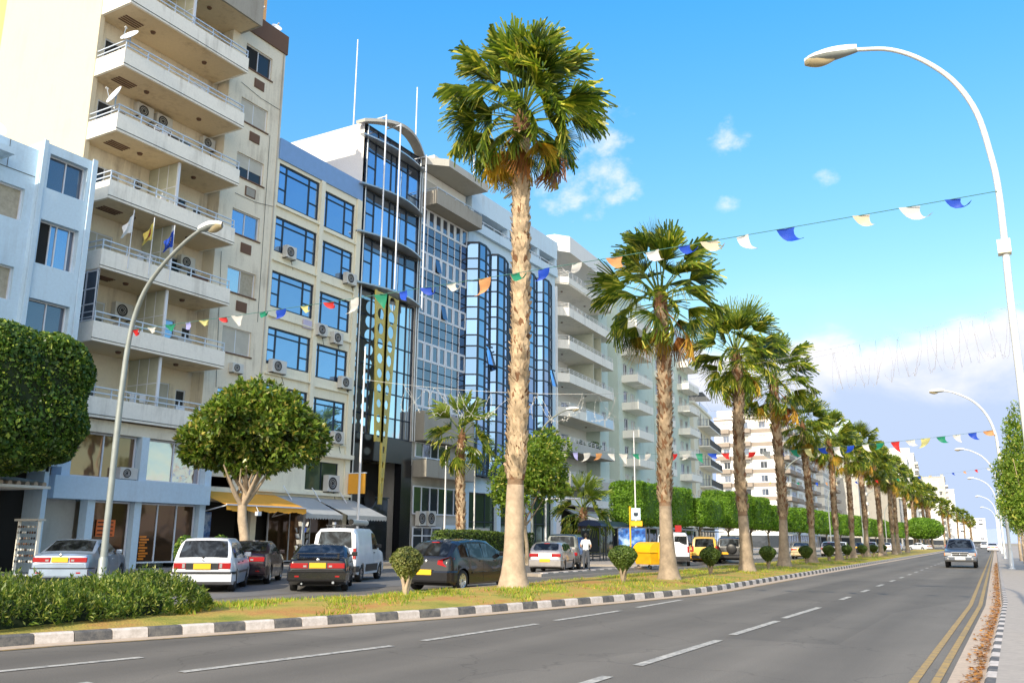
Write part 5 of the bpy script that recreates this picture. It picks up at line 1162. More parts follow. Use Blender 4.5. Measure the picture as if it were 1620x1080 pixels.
p3 = make_palm('third palm of the median row from the camera', -10.6, 40.0, 9.7, .17, .44, .21, .18, 14, cs=.98, crown=C3)
p4 = make_palm('fourth palm of the median row, with a sunlit yellow frond', -10.9, 49.1, 9.9, .17, .44, .21, .18, 5, cs=1.0, crown=C2)
ORD = ('fifth', 'sixth', 'seventh', 'eighth', 'ninth', 'tenth', 'eleventh', 'twelfth', 'thirteenth')
for i, (y, h, src) in enumerate(((58.3, 0, p3), (68.5, 0, p4), (77.5, 0, p3), (85.7, 0, p4), (92.5, 0, p3), (99.5, 0, p4), (107, 0, p3), (115.5, 0, p4), (126, 0, p3))):
    t = make_palm(ORD[i]+' palm of the median row counted from the camera', KX(y)-2.35+random.uniform(-.3, .3), y, 9, .17, seed=40+i, old=src); q_ = random.uniform(.84, .94); t.scale = (q_*.98, q_*.98, q_*random.uniform(.97, 1.06)); t.rotation_euler = (random.uniform(-.025, .025), random.uniform(-.025, .025), t.rotation_euler[2])
ps = make_palm('slender young palm with orange stem before the grey grid office', -29.2, 45.4, 7.5, .12, .30, .24, .20, 31, group='young palms on the sidewalk', cs=1.08, crown=CS, smooth_to=.8)
ps2 = make_palm('short young palm beside the bus shelter', -26.2, 56.5, 3.2, .12, .34, .26, .22, 33, group='young palms on the sidewalk', cs=1.1, crown=CS, smooth_to=.5)
for i, (x, y, s) in enumerate(((-18.5, 205, 1.15), (-17.2, 214, 1.1), (-19.5, 222, 1.05), (-17.3, 232, 1.15), (-18.8, 243, 1.1), (-16.5, 262, 1.), (-16.8, 290, 1.), (-16, 320, .95), (-15.5, 350, .95), (-15, 385, .9), (-16, 420, .9))):
    t = make_palm(('first', 'second', 'third', 'fourth', 'fifth', 'sixth', 'seventh', 'eighth', 'ninth', 'tenth', 'eleventh')[i]+' palm of the far cluster beyond the end of the median', x, y, 9, 0, seed=70+i, group='palms beyond the end of the median', old=(p2, p3)[i % 2]); t.scale = (s, s, s*1.08)
# ---------------------------------------------------------------- clipped trees, hedges, shrubs
def clipped(lab, x, y, zc, H, n, size, mat, core, trunk_h, group=None, rnd=.8, amp=.08, tr=.16, nm='clipped_tree', rz=0):
    T = thing(nm, lab, 'tree', (x, y, .12), rz, group); P, N_ = boxcloud(*H, n, rnd, amp, .22); c = np.array([0, 0, zc])
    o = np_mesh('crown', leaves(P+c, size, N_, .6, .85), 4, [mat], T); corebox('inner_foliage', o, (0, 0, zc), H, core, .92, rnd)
    branchy(T, ((0, 0, -.05) if H[0] < 2.6 or H[1] > 4 else (-1.0, -1.5, -.05)), (.1, .05, trunk_h), tr, tr*.7, .8, 5, 'bark'); return T
clipped('large dark dense clipped tree at the left edge before the pale blue building', -30.1, 17.1, 6.0, (2.7, 2.6, 2.5), 66000, .13, 'leafdark', 'core', 3.8, rnd=1.6, amp=.12, tr=.2)
# loose round-headed tree with pale forked trunk
T = thing('street_tree', 'round headed tree with pale forked trunk in front of the orange awning', 'tree', (-26.2, 25.2, .1))
branchy(T, (0, 0, 0), (.0, .15, 3.1), .20, .17, 1.35, 9, 'barkp', kink=.3)
def rosettes(T, C, r, n, per, size, mat, amp=.14, shell=.72, name='crown'):
    d, p = sphere_pts(n, shell); P = p*blobby(d, amp)[:, None]*np.array(r)+np.array(C); Vs = []
    for k in range(per):
        u, t, b = rnd_basis(n, d, .5); ax = d*.8+RS.normal(size=(n, 3))*.75; ax /= np.linalg.norm(ax, axis=1, keepdims=True); sd = np.cross(ax, u); sd /= np.linalg.norm(sd, axis=1, keepdims=True).clip(1e-4)
        s = (size*(.8+.5*RS.rand(n)))[:, None]; V = np.zeros((n, 4, 3)); V[:, 0] = P; V[:, 1] = P+ax*s*.55+sd*s*.2; V[:, 2] = P+ax*s; V[:, 3] = P+ax*s*.55-sd*s*.2; Vs.append(V.reshape(-1, 3))
    return np_mesh(name, np.concatenate(Vs), 4, [mat], T)
cr = rosettes(T, (0.05, .1, 5.6), (2.35, 2.15, 1.6), 2300, 8, .25, 'leafolive', .3, .55)
for c_, r_ in (((-1.2, -1.3, 4.9), (1.0, 1.0, .8)), ((1.3, 1.5, 5.2), (1.1, 1.1, .9)), ((.4, -.2, 6.7), (1.2, 1.2, .8)), ((-.2, 1.6, 6.2), (.9, .9, .8)), ((.5, -1.8, 6.0), (.8, .8, .7))): rosettes(T, c_, r_, 330, 8, .25, 'leafolive', .3, .4)
_, pp = sphere_pts(1200, .3); 
q = np_mesh('inner_foliage', leaves(pp*np.array([1.9, 1.8, 1.1])+np.array([0, .1, 5.3]), .3), 4, ['core'], cr)
# second loose tree behind the tallest palm
T = thing('street_tree', 'leafy green tree half hidden by the trunk of the tallest palm', 'tree', (-25.6, 47.2, .1))
branchy(T, (0, 0, 0), (0, 0, 2.6), .13, .10, 1.5, 8, 'bark')
for i, (c, r, n) in enumerate((((0, 0, 5.5), (1.9, 1.9, 1.9), 1500), ((.9, .9, 6.6), (1.2, 1.2, 1.4), 700), ((-.4, -1.2, 4.2), (1.2, 1.3, 1.2), 600), ((.8, 1.6, 4.9), (1.2, 1.3, 1.2), 600))): rosettes(T, c, r, int(n*.8), 6, .25, 'leafmid', .5, .3)
# bright boxed trees in front of the far facades
hd = [(-25.0, 65.0, 1.4, 3.6, 1.6, 4.1), (-25.2, 71.3, 1.4, 2.7, 1.6, 4.15), (-24.6, 77.8, 1.5, 3.6, 1.15, 3.85), (-24.6, 87.0, 1.6, 3.9, 1.7, 4.4), (-24.6, 95.5, 1.6, 3.4, 1.65, 4.3), (-24.8, 104, 1.6, 3.6, 1.3, 4.0), (-25, 113, 1.6, 3.6, 1.3, 4.0), (-25.2, 123, 1.6, 3.8, 1.5, 4.2), (-25.6, 134, 1.6, 4, 1.5, 4.2), (-25.8, 146, 1.8, 4.4, 1.6, 4.2), (-26, 160, 1.8, 4.6, 1.6, 4.2), (-26.4, 176, 2, 5, 1.7, 4.3), (-27, 194, 2, 5, 1.7, 4.3), (-27.3, 214, 2, 6, 1.8, 4.4), (-28, 236, 2, 6, 1.8, 4.4), (-28, 262, 2.5, 7, 2, 4.5)]
nmw = ('first', 'second', 'third', 'fourth', 'fifth', 'sixth', 'seventh', 'eighth', 'ninth', 'tenth', 'eleventh', 'twelfth', 'thirteenth', 'fourteenth', 'fifteenth', 'sixteenth')
for i, (x, y, hx, hy, hz, zc) in enumerate(hd):
    clipped(nmw[i]+' bright green box clipped tree along the far sidewalk, counted from the bus shelter', x, y, zc, (hx, hy, hz), 15000 if i < 5 else 7000, .15 if i < 5 else .24, 'leafbright', 'coreb', 2.6, 'box clipped trees along the sidewalk', .5, .07, .12)
for i, (x, y) in enumerate(((-16.4, 196), (-17.6, 201), (-15.5, 207))):
    T = thing('dome_tree', ('left', 'middle', 'right')[i]+' round bright green dome tree at the far end of the median', 'tree', (x, y, 0), 0, 'dome trees at the end of the median'); leafball(T, (0, 0, 4.3), (2.6, 3.0, 2.2), 4500, .3, 'leafbright', core='coreb', amp=.05); MB().tube([(0, 0, 0), (0, 0, 3)], [.18, .14], 'bark', 8).build('trunk', T, world=False)
# median shrubs clipped into balls on short gnarled stems
def shrub(lab, x, y, s=1., loose=False, n=5200):
    T = thing('clipped_shrub', lab, 'shrub', (x, y, .17), random.random()*3, 'small clipped shrubs on the median'); mb = MB()
    for k in range(5):
        a = k*1.256; mb.tube([(0, 0, -.03), (.05*math.cos(a), .05*math.sin(a), .2), (.12*math.cos(a+.4), .12*math.sin(a+.4), .42), (.2*math.cos(a), .2*math.sin(a), .7)], [.055, .045, .03, .012], 'barkp' if loose else 'bark', 6)
    mb.build('stem', T, world=False)
    d, p = sphere_pts(n, .8); p[:, 2] = np.where(p[:, 2] < 0, p[:, 2]*1.15, p[:, 2]*.85); wz = np.where(p[:, 2] < 0, 1+p[:, 2]*.45, 1.0); P = p*np.array([.43, .43, .40])*blobby(d, .05)[:, None]; P[:, 0] *= wz; P[:, 1] *= wz
    if loose: P[:, 0] *= .9; P[:, 1] *= .9
    o = np_mesh('crown', leaves(P+np.array([0, 0, .78]), .055, d, .6, .9), 4, ['leafmid2' if loose else 'leafdk2'], T)
    bm = bmesh.new(); bmesh.ops.create_icosphere(bm, subdivisions=2, radius=1)
    for v in bm.verts: f = 1+v.co.z*.45 if v.co.z < 0 else 1.; v.co = Vector((v.co.x*.35*f, v.co.y*.35*f, v.co.z*.32+.80))
    me = bpy.data.meshes.new('inner_foliage'); bm.to_mesh(me); bm.free(); me.materials.append(M['core']); q = bpy.data.objects.new('inner_foliage', me); COL.objects.link(q); q.parent = o
    T.scale = (s, s, s); return T
M['leafdk2'] = leafm('clipped_shrub_leaves', (.05, .10, .02), (.13, .19, .035), None, .25); M['leafmid2'] = leafm('pale_shrub_leaves', (.12, .16, .04), (.26, .28, .08), (.40, .38, .14), .25)
shrub('pale loose shrub on a gnarled stem before the black hatchback', -12.75, 17.5, 1.02, True, 4200)
s1 = shrub('dark ball shrub between the first and second palms', -10.95, 26.6, 1.06)
s2 = shrub('dark ball shrub between the second and third palms', -10.75, 35.2, .98)
for i, y in enumerate((44.9, 55., 63.2, 71.5, 80.5, 88.5, 96)):
    dup(s2, (KX(y)-2.3, y, .17), i*1.1, ('fourth', 'fifth', 'sixth', 'seventh', 'eighth', 'ninth', 'tenth')[i]+' median shrub counted from the camera')
# big oleander-like hedge on the near median
T = thing('hedge', 'low bushy green hedge on the median behind the painted kerb at the lower left', 'hedge', (-14.3, 7.5, .15))
n = 7000; yy = RS.rand(n)*11.0-6.5; wq = .92*np.sqrt(np.clip(1-((yy-3.6).clip(0)/1.1)**2, .05, 1)); th = RS.rand(n)*np.pi; hh = .50+.09*np.sin(yy*2.3)+.07*np.sin(yy*5.1+1)+.05*np.sin(yy*11.3)+.05*RS.rand(n)**4*3; rr = .75+.25*RS.rand(n)**.5
hh *= np.where(yy > 3.6, 1-(yy-3.6)*.30, 1)
P = np.stack([np.cos(th)*wq*rr*1.05+(-.1)*(yy-0)*-.35+.18, yy, np.abs(np.sin(th))**.6*hh*rr+.03], 1)
P[:, 0] = np.cos(th)*wq*1.3*rr+.40; Nn = np.stack([np.cos(th), np.zeros(n), np.sin(th)+.3], 1); Nn /= np.linalg.norm(Nn, axis=1, keepdims=True)
up = Nn*.6+np.array([0, 0, .9])+RS.normal(size=(n, 3))*.35; up /= np.linalg.norm(up, axis=1, keepdims=True); Vs = []
for k in range(9):
    ax = up*(.35+.09*k)+RS.normal(size=(n, 3))*.55; ax /= np.linalg.norm(ax, axis=1, keepdims=True); sd = np.cross(ax, RS.normal(size=(n, 3))); sd /= np.linalg.norm(sd, axis=1, keepdims=True).clip(1e-4)
    s = (.065+.045*RS.rand(n))[:, None]; B = P+up*(k*.012-.03); V = np.zeros((n, 4, 3)); V[:, 0] = B; V[:, 1] = B+ax*s*.5+sd*s*.13; V[:, 2] = B+ax*s; V[:, 3] = B+ax*s*.5-sd*s*.13; Vs.append(V.reshape(-1, 3))
o = np_mesh('foliage', np.concatenate(Vs), 4, ['leafhedge'], T)
mb = MB(); ys_ = frange(-6.4, 3.9, .4)
for a, b in zip(ys_, ys_[1:]):
    def sec(v): 
        c = .40; w_ = .88*math.sqrt(max(.05, 1-(max(0, v-3.0)/1.0)**2)); h_ = (.33+.05*math.sin(v*2.3))*(1 if v < 3.6 else 1-(v-3.6)*.35); return [(c+w_*math.cos(t), v, max(0, h_*abs(math.sin(t))**.6)) for t in [math.pi*k/8 for k in range(9)]]
    A, B = sec(a), sec(b); mb.add(A+B, [(k, 9+k, 10+k, k+1) for k in range(8)], 'core', True)
mb.build('inner_foliage', o, world=False)
# long clipped hedge behind the black hatchback
T = thing('hedge', 'long trimmed dark green hedge behind the black hatchback', 'hedge', (-27.8, 46.3, .1)); P, N_ = boxcloud(.55, 5.2, .62, 12000, .2, .05, .1); o = np_mesh('foliage', leaves(P+np.array([0, 0, 1.25]), .11, N_, .6, .8), 4, ['leafdk2'], T); corebox('inner_foliage', o, (0, 0, 1.1), (.5, 5.1, .68), 'core', .95, .2)
# street trees on the right pavement
def rtree(lab, x, y, s, n, seed):
    T = thing('street_tree', lab, 'tree', (x, y, .118), seed, 'street trees on the right pavement'); mb = MB(); mb.tube([(0, 0, 0), (.03, 0, 1.0), (-.02, .03, 2.0), (0, 0, 3.4)], [.13, .11, .10, .07], 'barkp', 8)
    for k in range(5):
        a = k*1.25+seed; mb.tube([(0, 0, 2.2+k*.25), (.5*math.cos(a), .5*math.sin(a), 3.2+k*.3), (.9*math.cos(a), .9*math.sin(a), 4.6+k*.3)], [.05, .03, .01], 'barkp', 6)
    mb.build('trunk', T, world=False); st = RS.get_state(); RS.seed(100+int(seed*10))
    for c, r, f in (((0, 0, 3.7), (1.35, 1.5, 1.9), .45), ((.25, .2, 5.7), (1.1, 1.2, 1.6), .25), ((-.35, -.5, 2.9), (.9, .9, .8), .12), ((.2, .1, 7.2), (.8, .8, 1.3), .1), ((-.7, .1, 4.9), (.7, .9, .9), .08)):
        d, p = sphere_pts(int(n*f), .35); P = p*blobby(d, .25)[:, None]*np.array(r)+np.array(c); np_mesh('crown', leaves(P, .15, d*.4, .55, 1., droop=.6), 4, ['leafmid'], T)
    RS.set_state(st); T.scale = (s,)*3
rtree('nearest street tree on the right pavement, tall and leafy behind the big lamp post', .6, 51.5, 1.0, 12000, .3)
rtree('second street tree on the right pavement', .6, 61, .95, 5000, 1.4); rtree('third street tree on the right pavement', .4, 71, .95, 4000, 2.2); rtree('fourth street tree on the right pavement', .2, 83, .95, 4000, 3.1)

for i, (y, r_) in enumerate(((75.0, .45), (78.6, .62))): potplant(-34.62-(y-69.9)*.056, y, 9.5, r_, ('smaller', 'larger')[i]+' round potted plant on a balcony of the white block')
# ---------------------------------------------------------------- vehicles
def lerpP(P, y):
    if y <= P[0][0]: return P[0][1]
    for (a, b), (c, d) in zip(P, P[1:]):
        if a <= y <= c: return b+(d-b)*(y-a)/(c-a) if c > a else d
    return P[-1][1]
def carpaint(name, col, metal=.0, rough=.25):
    m, nt, b = nmat(name); b.inputs['Base Color'].default_value = (*col, 1); b.inputs['Metallic'].default_value = metal; b.inputs['Roughness'].default_value = rough
    c = _sock(b, 'Coat Weight', 'Clearcoat'); 
    if c: c.default_value = .7
    N = nt.nodes; tc = N.new('ShaderNodeTexCoord'); n = N.new('ShaderNodeTexNoise'); n.inputs['Scale'].default_value = 2.5; n.inputs['Detail'].default_value = 6; nt.links.new(tc.outputs['Object'], n.inputs[0])
    mr = N.new('ShaderNodeMapRange'); mr.inputs[3].default_value = rough*.7; mr.inputs[4].default_value = rough*1.7; nt.links.new(n.outputs['Fac'], mr.inputs[0]); nt.links.new(mr.outputs[0], b.inputs['Roughness'])
    mr2 = N.new('ShaderNodeMapRange'); mr2.inputs[3].default_value = .82; mr2.inputs[4].default_value = 1.08; nt.links.new(n.outputs['Fac'], mr2.inputs[0]); sc = N.new('ShaderNodeVectorMath'); sc.operation = 'SCALE'; sc.inputs[0].default_value = col; nt.links.new(mr2.outputs[0], sc.inputs['Scale']); nt.links.new(sc.outputs[0], b.inputs['Base Color'])
    return m
def carglass():
    m, nt, b = nmat('reflection_mottled_car_glass'); N = nt.nodes; b.inputs['Roughness'].default_value = .04; b.inputs['Metallic'].default_value = .45; g = N.new('ShaderNodeNewGeometry'); n = N.new('ShaderNodeTexNoise'); n.inputs['Scale'].default_value = 2.4; n.inputs['Detail'].default_value = 5; n.inputs['Distortion'].default_value = 1.2; nt.links.new(g.outputs['Position'], n.inputs[0])
    cr = N.new('ShaderNodeValToRGB'); nt.links.new(n.outputs['Fac'], cr.inputs[0]); e = cr.color_ramp.elements; e[0].position = .42; e[0].color = (.012, .014, .016, 1); e[1].position = .66; e[1].color = (.08, .10, .12, 1); q = e.new(.52); q.color = (.035, .04, .045, 1); nt.links.new(cr.outputs[0], b.inputs['Base Color']); return m  # blotchy base colour stands in for reflections on the panes
M['carglass'] = carglass()
class Car:
    """rear bumper at y=0, nose at y=L, wheels on z=0; rings of points across the body, one per station"""
    def __init__(s, L, W, top, belt, wheels, rw=.30, tumble=.30, crown=.03, sill=.20, rnd_r=.09, rnd_f=.13, track=.02):
        s.__dict__.update(L=L, W=W, top=top, belt=belt, wheels=wheels, rw=rw, tumble=tumble, crown=crown, sill=sill, rr=rnd_r, rf=rnd_f, track=track)
    def w(s, y):
        f = 1.
        if y < .45: f -= s.rr*(1-y/.45)**2.2
        if y > s.L-.6: f -= s.rf*((y-(s.L-.6))/.6)**2.2
        return s.W/2*f
    def T(s, y): return lerpP(s.top, y)
    def B(s, y): return min(lerpP(s.belt, y), s.T(y)-.012)
    def zb(s, y):
        z = s.sill
        if y < .3: z += .10*(1-y/.3)
        if y > s.L-.4: z += .07*(y-(s.L-.4))/.4
        ra = s.rw+.055
        for c in s.wheels:
            if abs(y-c) < ra: z = max(z, s.rw+math.sqrt(ra*ra-(y-c)**2)*.98)
        return z
    def side(s, y, z):
        """x of the body side at height z"""
        w = s.w(y); B = s.B(y)
        if z <= B:
            t = (z-s.sill)/max(.05, B-s.sill); return w*(.955+.045*min(1, t*2.2)) if t < .55 else w*(1-.055*((t-.55)/.45)**2)
        return w*.945-(z-B)*s.tumble
    def ring(s, y):
        T, B, b = s.T(y), s.B(y), s.zb(y); g = T-B; sh = b+(B-b)*.55
        z5 = B+g*.80; x5 = s.side(y, z5) if g > .06 else s.w(y)*.90
        x6 = x5-.07-.05*min(1, g) if g > .06 else s.w(y)*.72; z6 = T-.006 if g > .06 else B+g*.8
        return [(0, b+.01), (s.w(y)-.30 if b > s.sill+.05 else s.w(y)*.6, b+.005), (s.side(y, b), b), (s.side(y, b+(B-b)*.22), b+(B-b)*.22), (s.side(y, sh), sh), (s.side(y, b+(B-b)*.86), b+(B-b)*.86), (s.side(y, B), B), (x5, z5), (x6, z6), (x6*.5, T+s.crown*.8*min(1, .3+g)), (0, T+s.crown*min(1, .3+g))]
    def body(s, parent, mat):
        ys = {0, .04, .12, .28, s.L-.05, s.L-.16, s.L-.35, s.L}
        for c in s.wheels:
            ra = s.rw+.055; ys |= {c-ra-.015, c+ra+.015}; ys |= {c+ra*math.sin(a) for a in [R(q) for q in (-89, -75, -55, -35, -15, 0, 15, 35, 55, 75, 89)]}
        ys |= {p[0] for p in s.top}; ys |= {p[0] for p in s.belt}; y = .3
        while y < s.L: ys.add(y); y += .22
        ys = sorted(q for q in ys if 0 <= q <= s.L); out = [ys[0]]
        for q in ys[1:]:
            if q-out[-1] > .012: out.append(q)
        ys = out; rings = [s.ring(y) for y in ys]; n = len(rings[0]); mb = MB(); vs = []
        for y, r in zip(ys, rings):
            vs += [(x, y, z) for x, z in r]+[(-x, y, z) for x, z in r[-2:0:-1]]
        m = 2*n-2; fs = [(i*m+k, i*m+(k+1) % m, (i+1)*m+(k+1) % m, (i+1)*m+k) for i in range(len(ys)-1) for k in range(m)]
        fs = [f[::-1] for f in fs]; mb.add(vs, fs, mat, True)
        mb.add(vs[:m], [tuple(range(m))], mat); mb.add(vs[-m:], [tuple(range(m))[::-1]], mat)
        o = mb.build('body', parent, world=False, smooth_angle=38)
        u = MB(); u.box(-s.W/2+.28, s.W/2-.28, .3, s.L-.4, s.sill-.03, s.rw*2+.02, 'black'); u.build('underbody', o, world=False)
        return o
    def sidewin(s, parent, segs, mat='carglass', lo=.03, hi=.10, name='side_window'):
        for y0, y1 in segs:
            for sg in (-1, 1):
                mb = MB(); ys = frange(y0, y1, .06); row = []
                for y in ys:
                    zb, zt = s.B(y)+lo, s.B(y)+(s.T(y)-s.B(y))*.80
                    if zt-zb < .03: continue
                    row.append([(sg*(s.side(y, z)+.007), y, z) for z in (zb, (zb+zt)/2, zt)])
                vs = [p for r in row for p in r]
                fs = [(i*3+k, i*3+k+1, (i+1)*3+k+1, (i+1)*3+k) for i in range(len(row)-1) for k in range(2)]
                if sg > 0: fs = [f[::-1] for f in fs]
                if fs: mb.add(vs, fs, mat, True).build(name, parent, world=False)
    def topwin(s, parent, ya, yb, name, mat='carglass', inset=.06, off=.008):
        ys = frange(ya, yb, abs(yb-ya)/6); mb = MB(); row = []
        sgn = 1 if s.T(yb) > s.T(ya) else -1
        d = Vector((0, yb-ya, s.T(yb)-s.T(ya))).normalized(); nrm = Vector((0, -d.z, d.y)) if d.y > 0 else Vector((0, d.z, -d.y))
        for y in ys:
            r = s.ring(y); x6, z6 = r[8]; x7, z7 = r[9]; x8, z8 = r[10]; k = max(.3, (x6-inset+.04)/x6) if x6 > 0 else 1
            row.append([Vector((sx*x*k2, y, z))+nrm*off for sx, x, z, k2 in ((-1, x6, z6, k), (-1, x7, z7, k), (1, 0, z8, 1), (1, x7, z7, k), (1, x6, z6, k))])
        vs = [p for r in row for p in r]; mb.add(vs, [(i*5+k, i*5+k+1, (i+1)*5+k+1, (i+1)*5+k) for i in range(len(row)-1) for k in range(4)], mat, True)
        return mb.build(name, parent, world=False)
WHEEL = {}
def wheel_meshes(r, style):
    key = (round(r, 2), style)
    if key in WHEEL: return WHEEL[key]
    t = MB(); w = .19; t.lathe([(r*.66, -w/2), (r*.93, -w/2), (r, -w*.3), (r, w*.3), (r*.93, w/2), (r*.66, w/2)], 'black', 28, 'x'); to = t.build('tyre')
    m = MB(); ri = r*.66; m.lathe([(.001, w*.30), (ri*.28, w*.34), (ri*.30, w*.28)], 'chrome', 20, 'x'); m.lathe([(ri, w*.46), (ri*.90, w*.44), (ri*.88, w*.2), (ri*.3, w*.16), (.001, w*.16)], 'chrome' if style == 0 else 'acfan', 24, 'x')
    ns = {0: 9, 1: 5, 2: 7}[style]
    for k in range(ns):
        a = 2*math.pi*k/ns; c, s_ = math.cos(a), math.sin(a); p, q = ri*.22, ri*.93; wd = ri*.16
        m.add([(w*.36, p*c-wd*s_, p*s_+wd*c), (w*.36, p*c+wd*s_, p*s_-wd*c), (w*.42, q*c+wd*1.2*s_, q*s_-wd*1.2*c), (w*.42, q*c-wd*1.2*s_, q*s_+wd*1.2*c)], [(0, 1, 2, 3)], 'chrome')
        if style == 0: m.add([(w*.30+.002, ri*.7*c-wd*.5*s_+0, ri*.7*s_+wd*.5*c), (w*.30, ri*.7*c+wd*.5*s_, ri*.7*s_-wd*.5*c), (w*.31, ri*.85*c+wd*.5*s_, ri*.85*s_-wd*.5*c), (w*.31, ri*.85*c-wd*.5*s_, ri*.85*s_+wd*.5*c)], [(0, 1, 2, 3)], 'black')
    ro = m.build('rim'); res = (to.data, ro.data); bpy.data.objects.remove(to); bpy.data.objects.remove(ro); WHEEL[key] = res; return res
def add_wheels(T, car, style=0):
    for c in car.wheels:
        for sg in (-1, 1):
            e = bpy.data.objects.new('wheel', wheel_meshes(car.rw, style)[0]); COL.objects.link(e); e.parent = T; e.location = (sg*(car.w(c)-.10-car.track), c, car.rw); e.rotation_euler = (R(17*c), 0, 0 if sg > 0 else math.pi)
            q = bpy.data.objects.new('rim', wheel_meshes(car.rw, style)[1]); COL.objects.link(q); q.parent = e
def bxp(T, nm, x0, x1, y0, y1, z0, z1, mat, bev=.008):
    return MB().box(x0, x1, y0, y1, z0, z1, mat).build(nm, T, world=False, bev=bev)
def mirrors(T, car, y, z, mat):
    for sg in (-1, 1):
        x = sg*(car.side(y, z)); m = MB(); m.box(x+sg*.02, x+sg*.20, y-.05, y+.06, z, z+.13, mat); m.bar((x-sg*.02, y+.02, z+.03), (x+sg*.05, y+.02, z+.04), .04, mat); o = m.build('mirror', T, world=False, bev=.02)
def handles(T, car, ys, z, mat):
    for y in ys:
        for sg in (-1, 1): x = sg*car.side(y, z); MB().box(x-sg*.01, x+sg*.022, y-.08, y+.08, z-.015, z+.018, mat).build('door_handle', T, world=False)
def seams(T, car, ys, mat='acfan'):
    for y in ys:
        for sg in (-1, 1):
            mb = MB(); zs = frange(car.zb(y)+.04, car.B(y)-.01, .08); vs = []
            for z in zs: vs += [(sg*(car.side(y, z)+.0015), y-.005, z), (sg*(car.side(y, z)+.0015), y+.005, z)]
            fs = [(2*i, 2*i+1, 2*i+3, 2*i+2) for i in range(len(zs)-1)]
            if sg < 0: fs = [f[::-1] for f in fs]
            mb.add(vs, fs, mat).build('door_seam', T, world=False)
def sidestrip(T, car, z, h, y0, y1, mat='blackpl', nm='side_strip'):
    for sg in (-1, 1):
        mb = MB(); ys = frange(y0, y1, .15); vs = []
        for y in ys:
            for zz, o in ((z, .004), (z+.01, .018), (z+h-.01, .018), (z+h, .004)): vs.append((sg*(car.side(y, zz)+o), y, zz))
        fs = [(4*i+k, 4*i+k+1, 4*i+k+5, 4*i+k+4) for i in range(len(ys)-1) for k in range(3)]
        if sg > 0: fs = [f[::-1] for f in fs]
        mb.add(vs, fs, mat).build(nm, T, world=False)
def rearwrap(T, car, z0, z1, nm, mat, out=.03, yw=.5, full=True, x0=0):
    """band around the rear end following the plan shape"""
    mb = MB(); pts = []; ys = [yw, .35, .22, .12, .05, .0]; zc = (z0+z1)/2
    right = [(car.side(y, zc)+out*.6, y if y > 0 else -out) for y in ys]
    if not full:
        right.append((x0, -out)); lines = [right, [(-x, y) for x, y in right]]
    else: lines = [right+[(-x, y) for x, y in right[::-1]]]
    for li, L in enumerate(lines):
        vs = [];
        for x, y in L: vs += [(x, y, z0), (x, y-.006, z0+(z1-z0)*.15), (x, y-.006, z1-(z1-z0)*.15), (x*.985, y+.03, z1)]
        m = MB(); m.add(vs, [(4*i+k, 4*i+k+1, 4*i+k+5, 4*i+k+4)[::(1 if li == 0 else -1)] for i in range(len(L)-1) for k in range(3)], mat); m.build(nm, T, world=False)
def plate(T, y, z, mat='plate', w=.46, h=.15, x=0):
    o = bxp(T, 'license_plate', x-w/2, x+w/2, y-.018, y, z, z+h, mat, .004)
    g = MB()
    for i in range(6): g.box(x-w*.38+i*w*.13, x-w*.38+i*w*.13+w*.075, y-.021, y-.0185, z+h*.25, z+h*.75, 'acfan')
    return o
GRP = 'cars parked along the service road'
def new(nm, lab, cat, loc, head, grp=GRP): return thing(nm, lab, cat, (*loc, .006), R(head), grp)
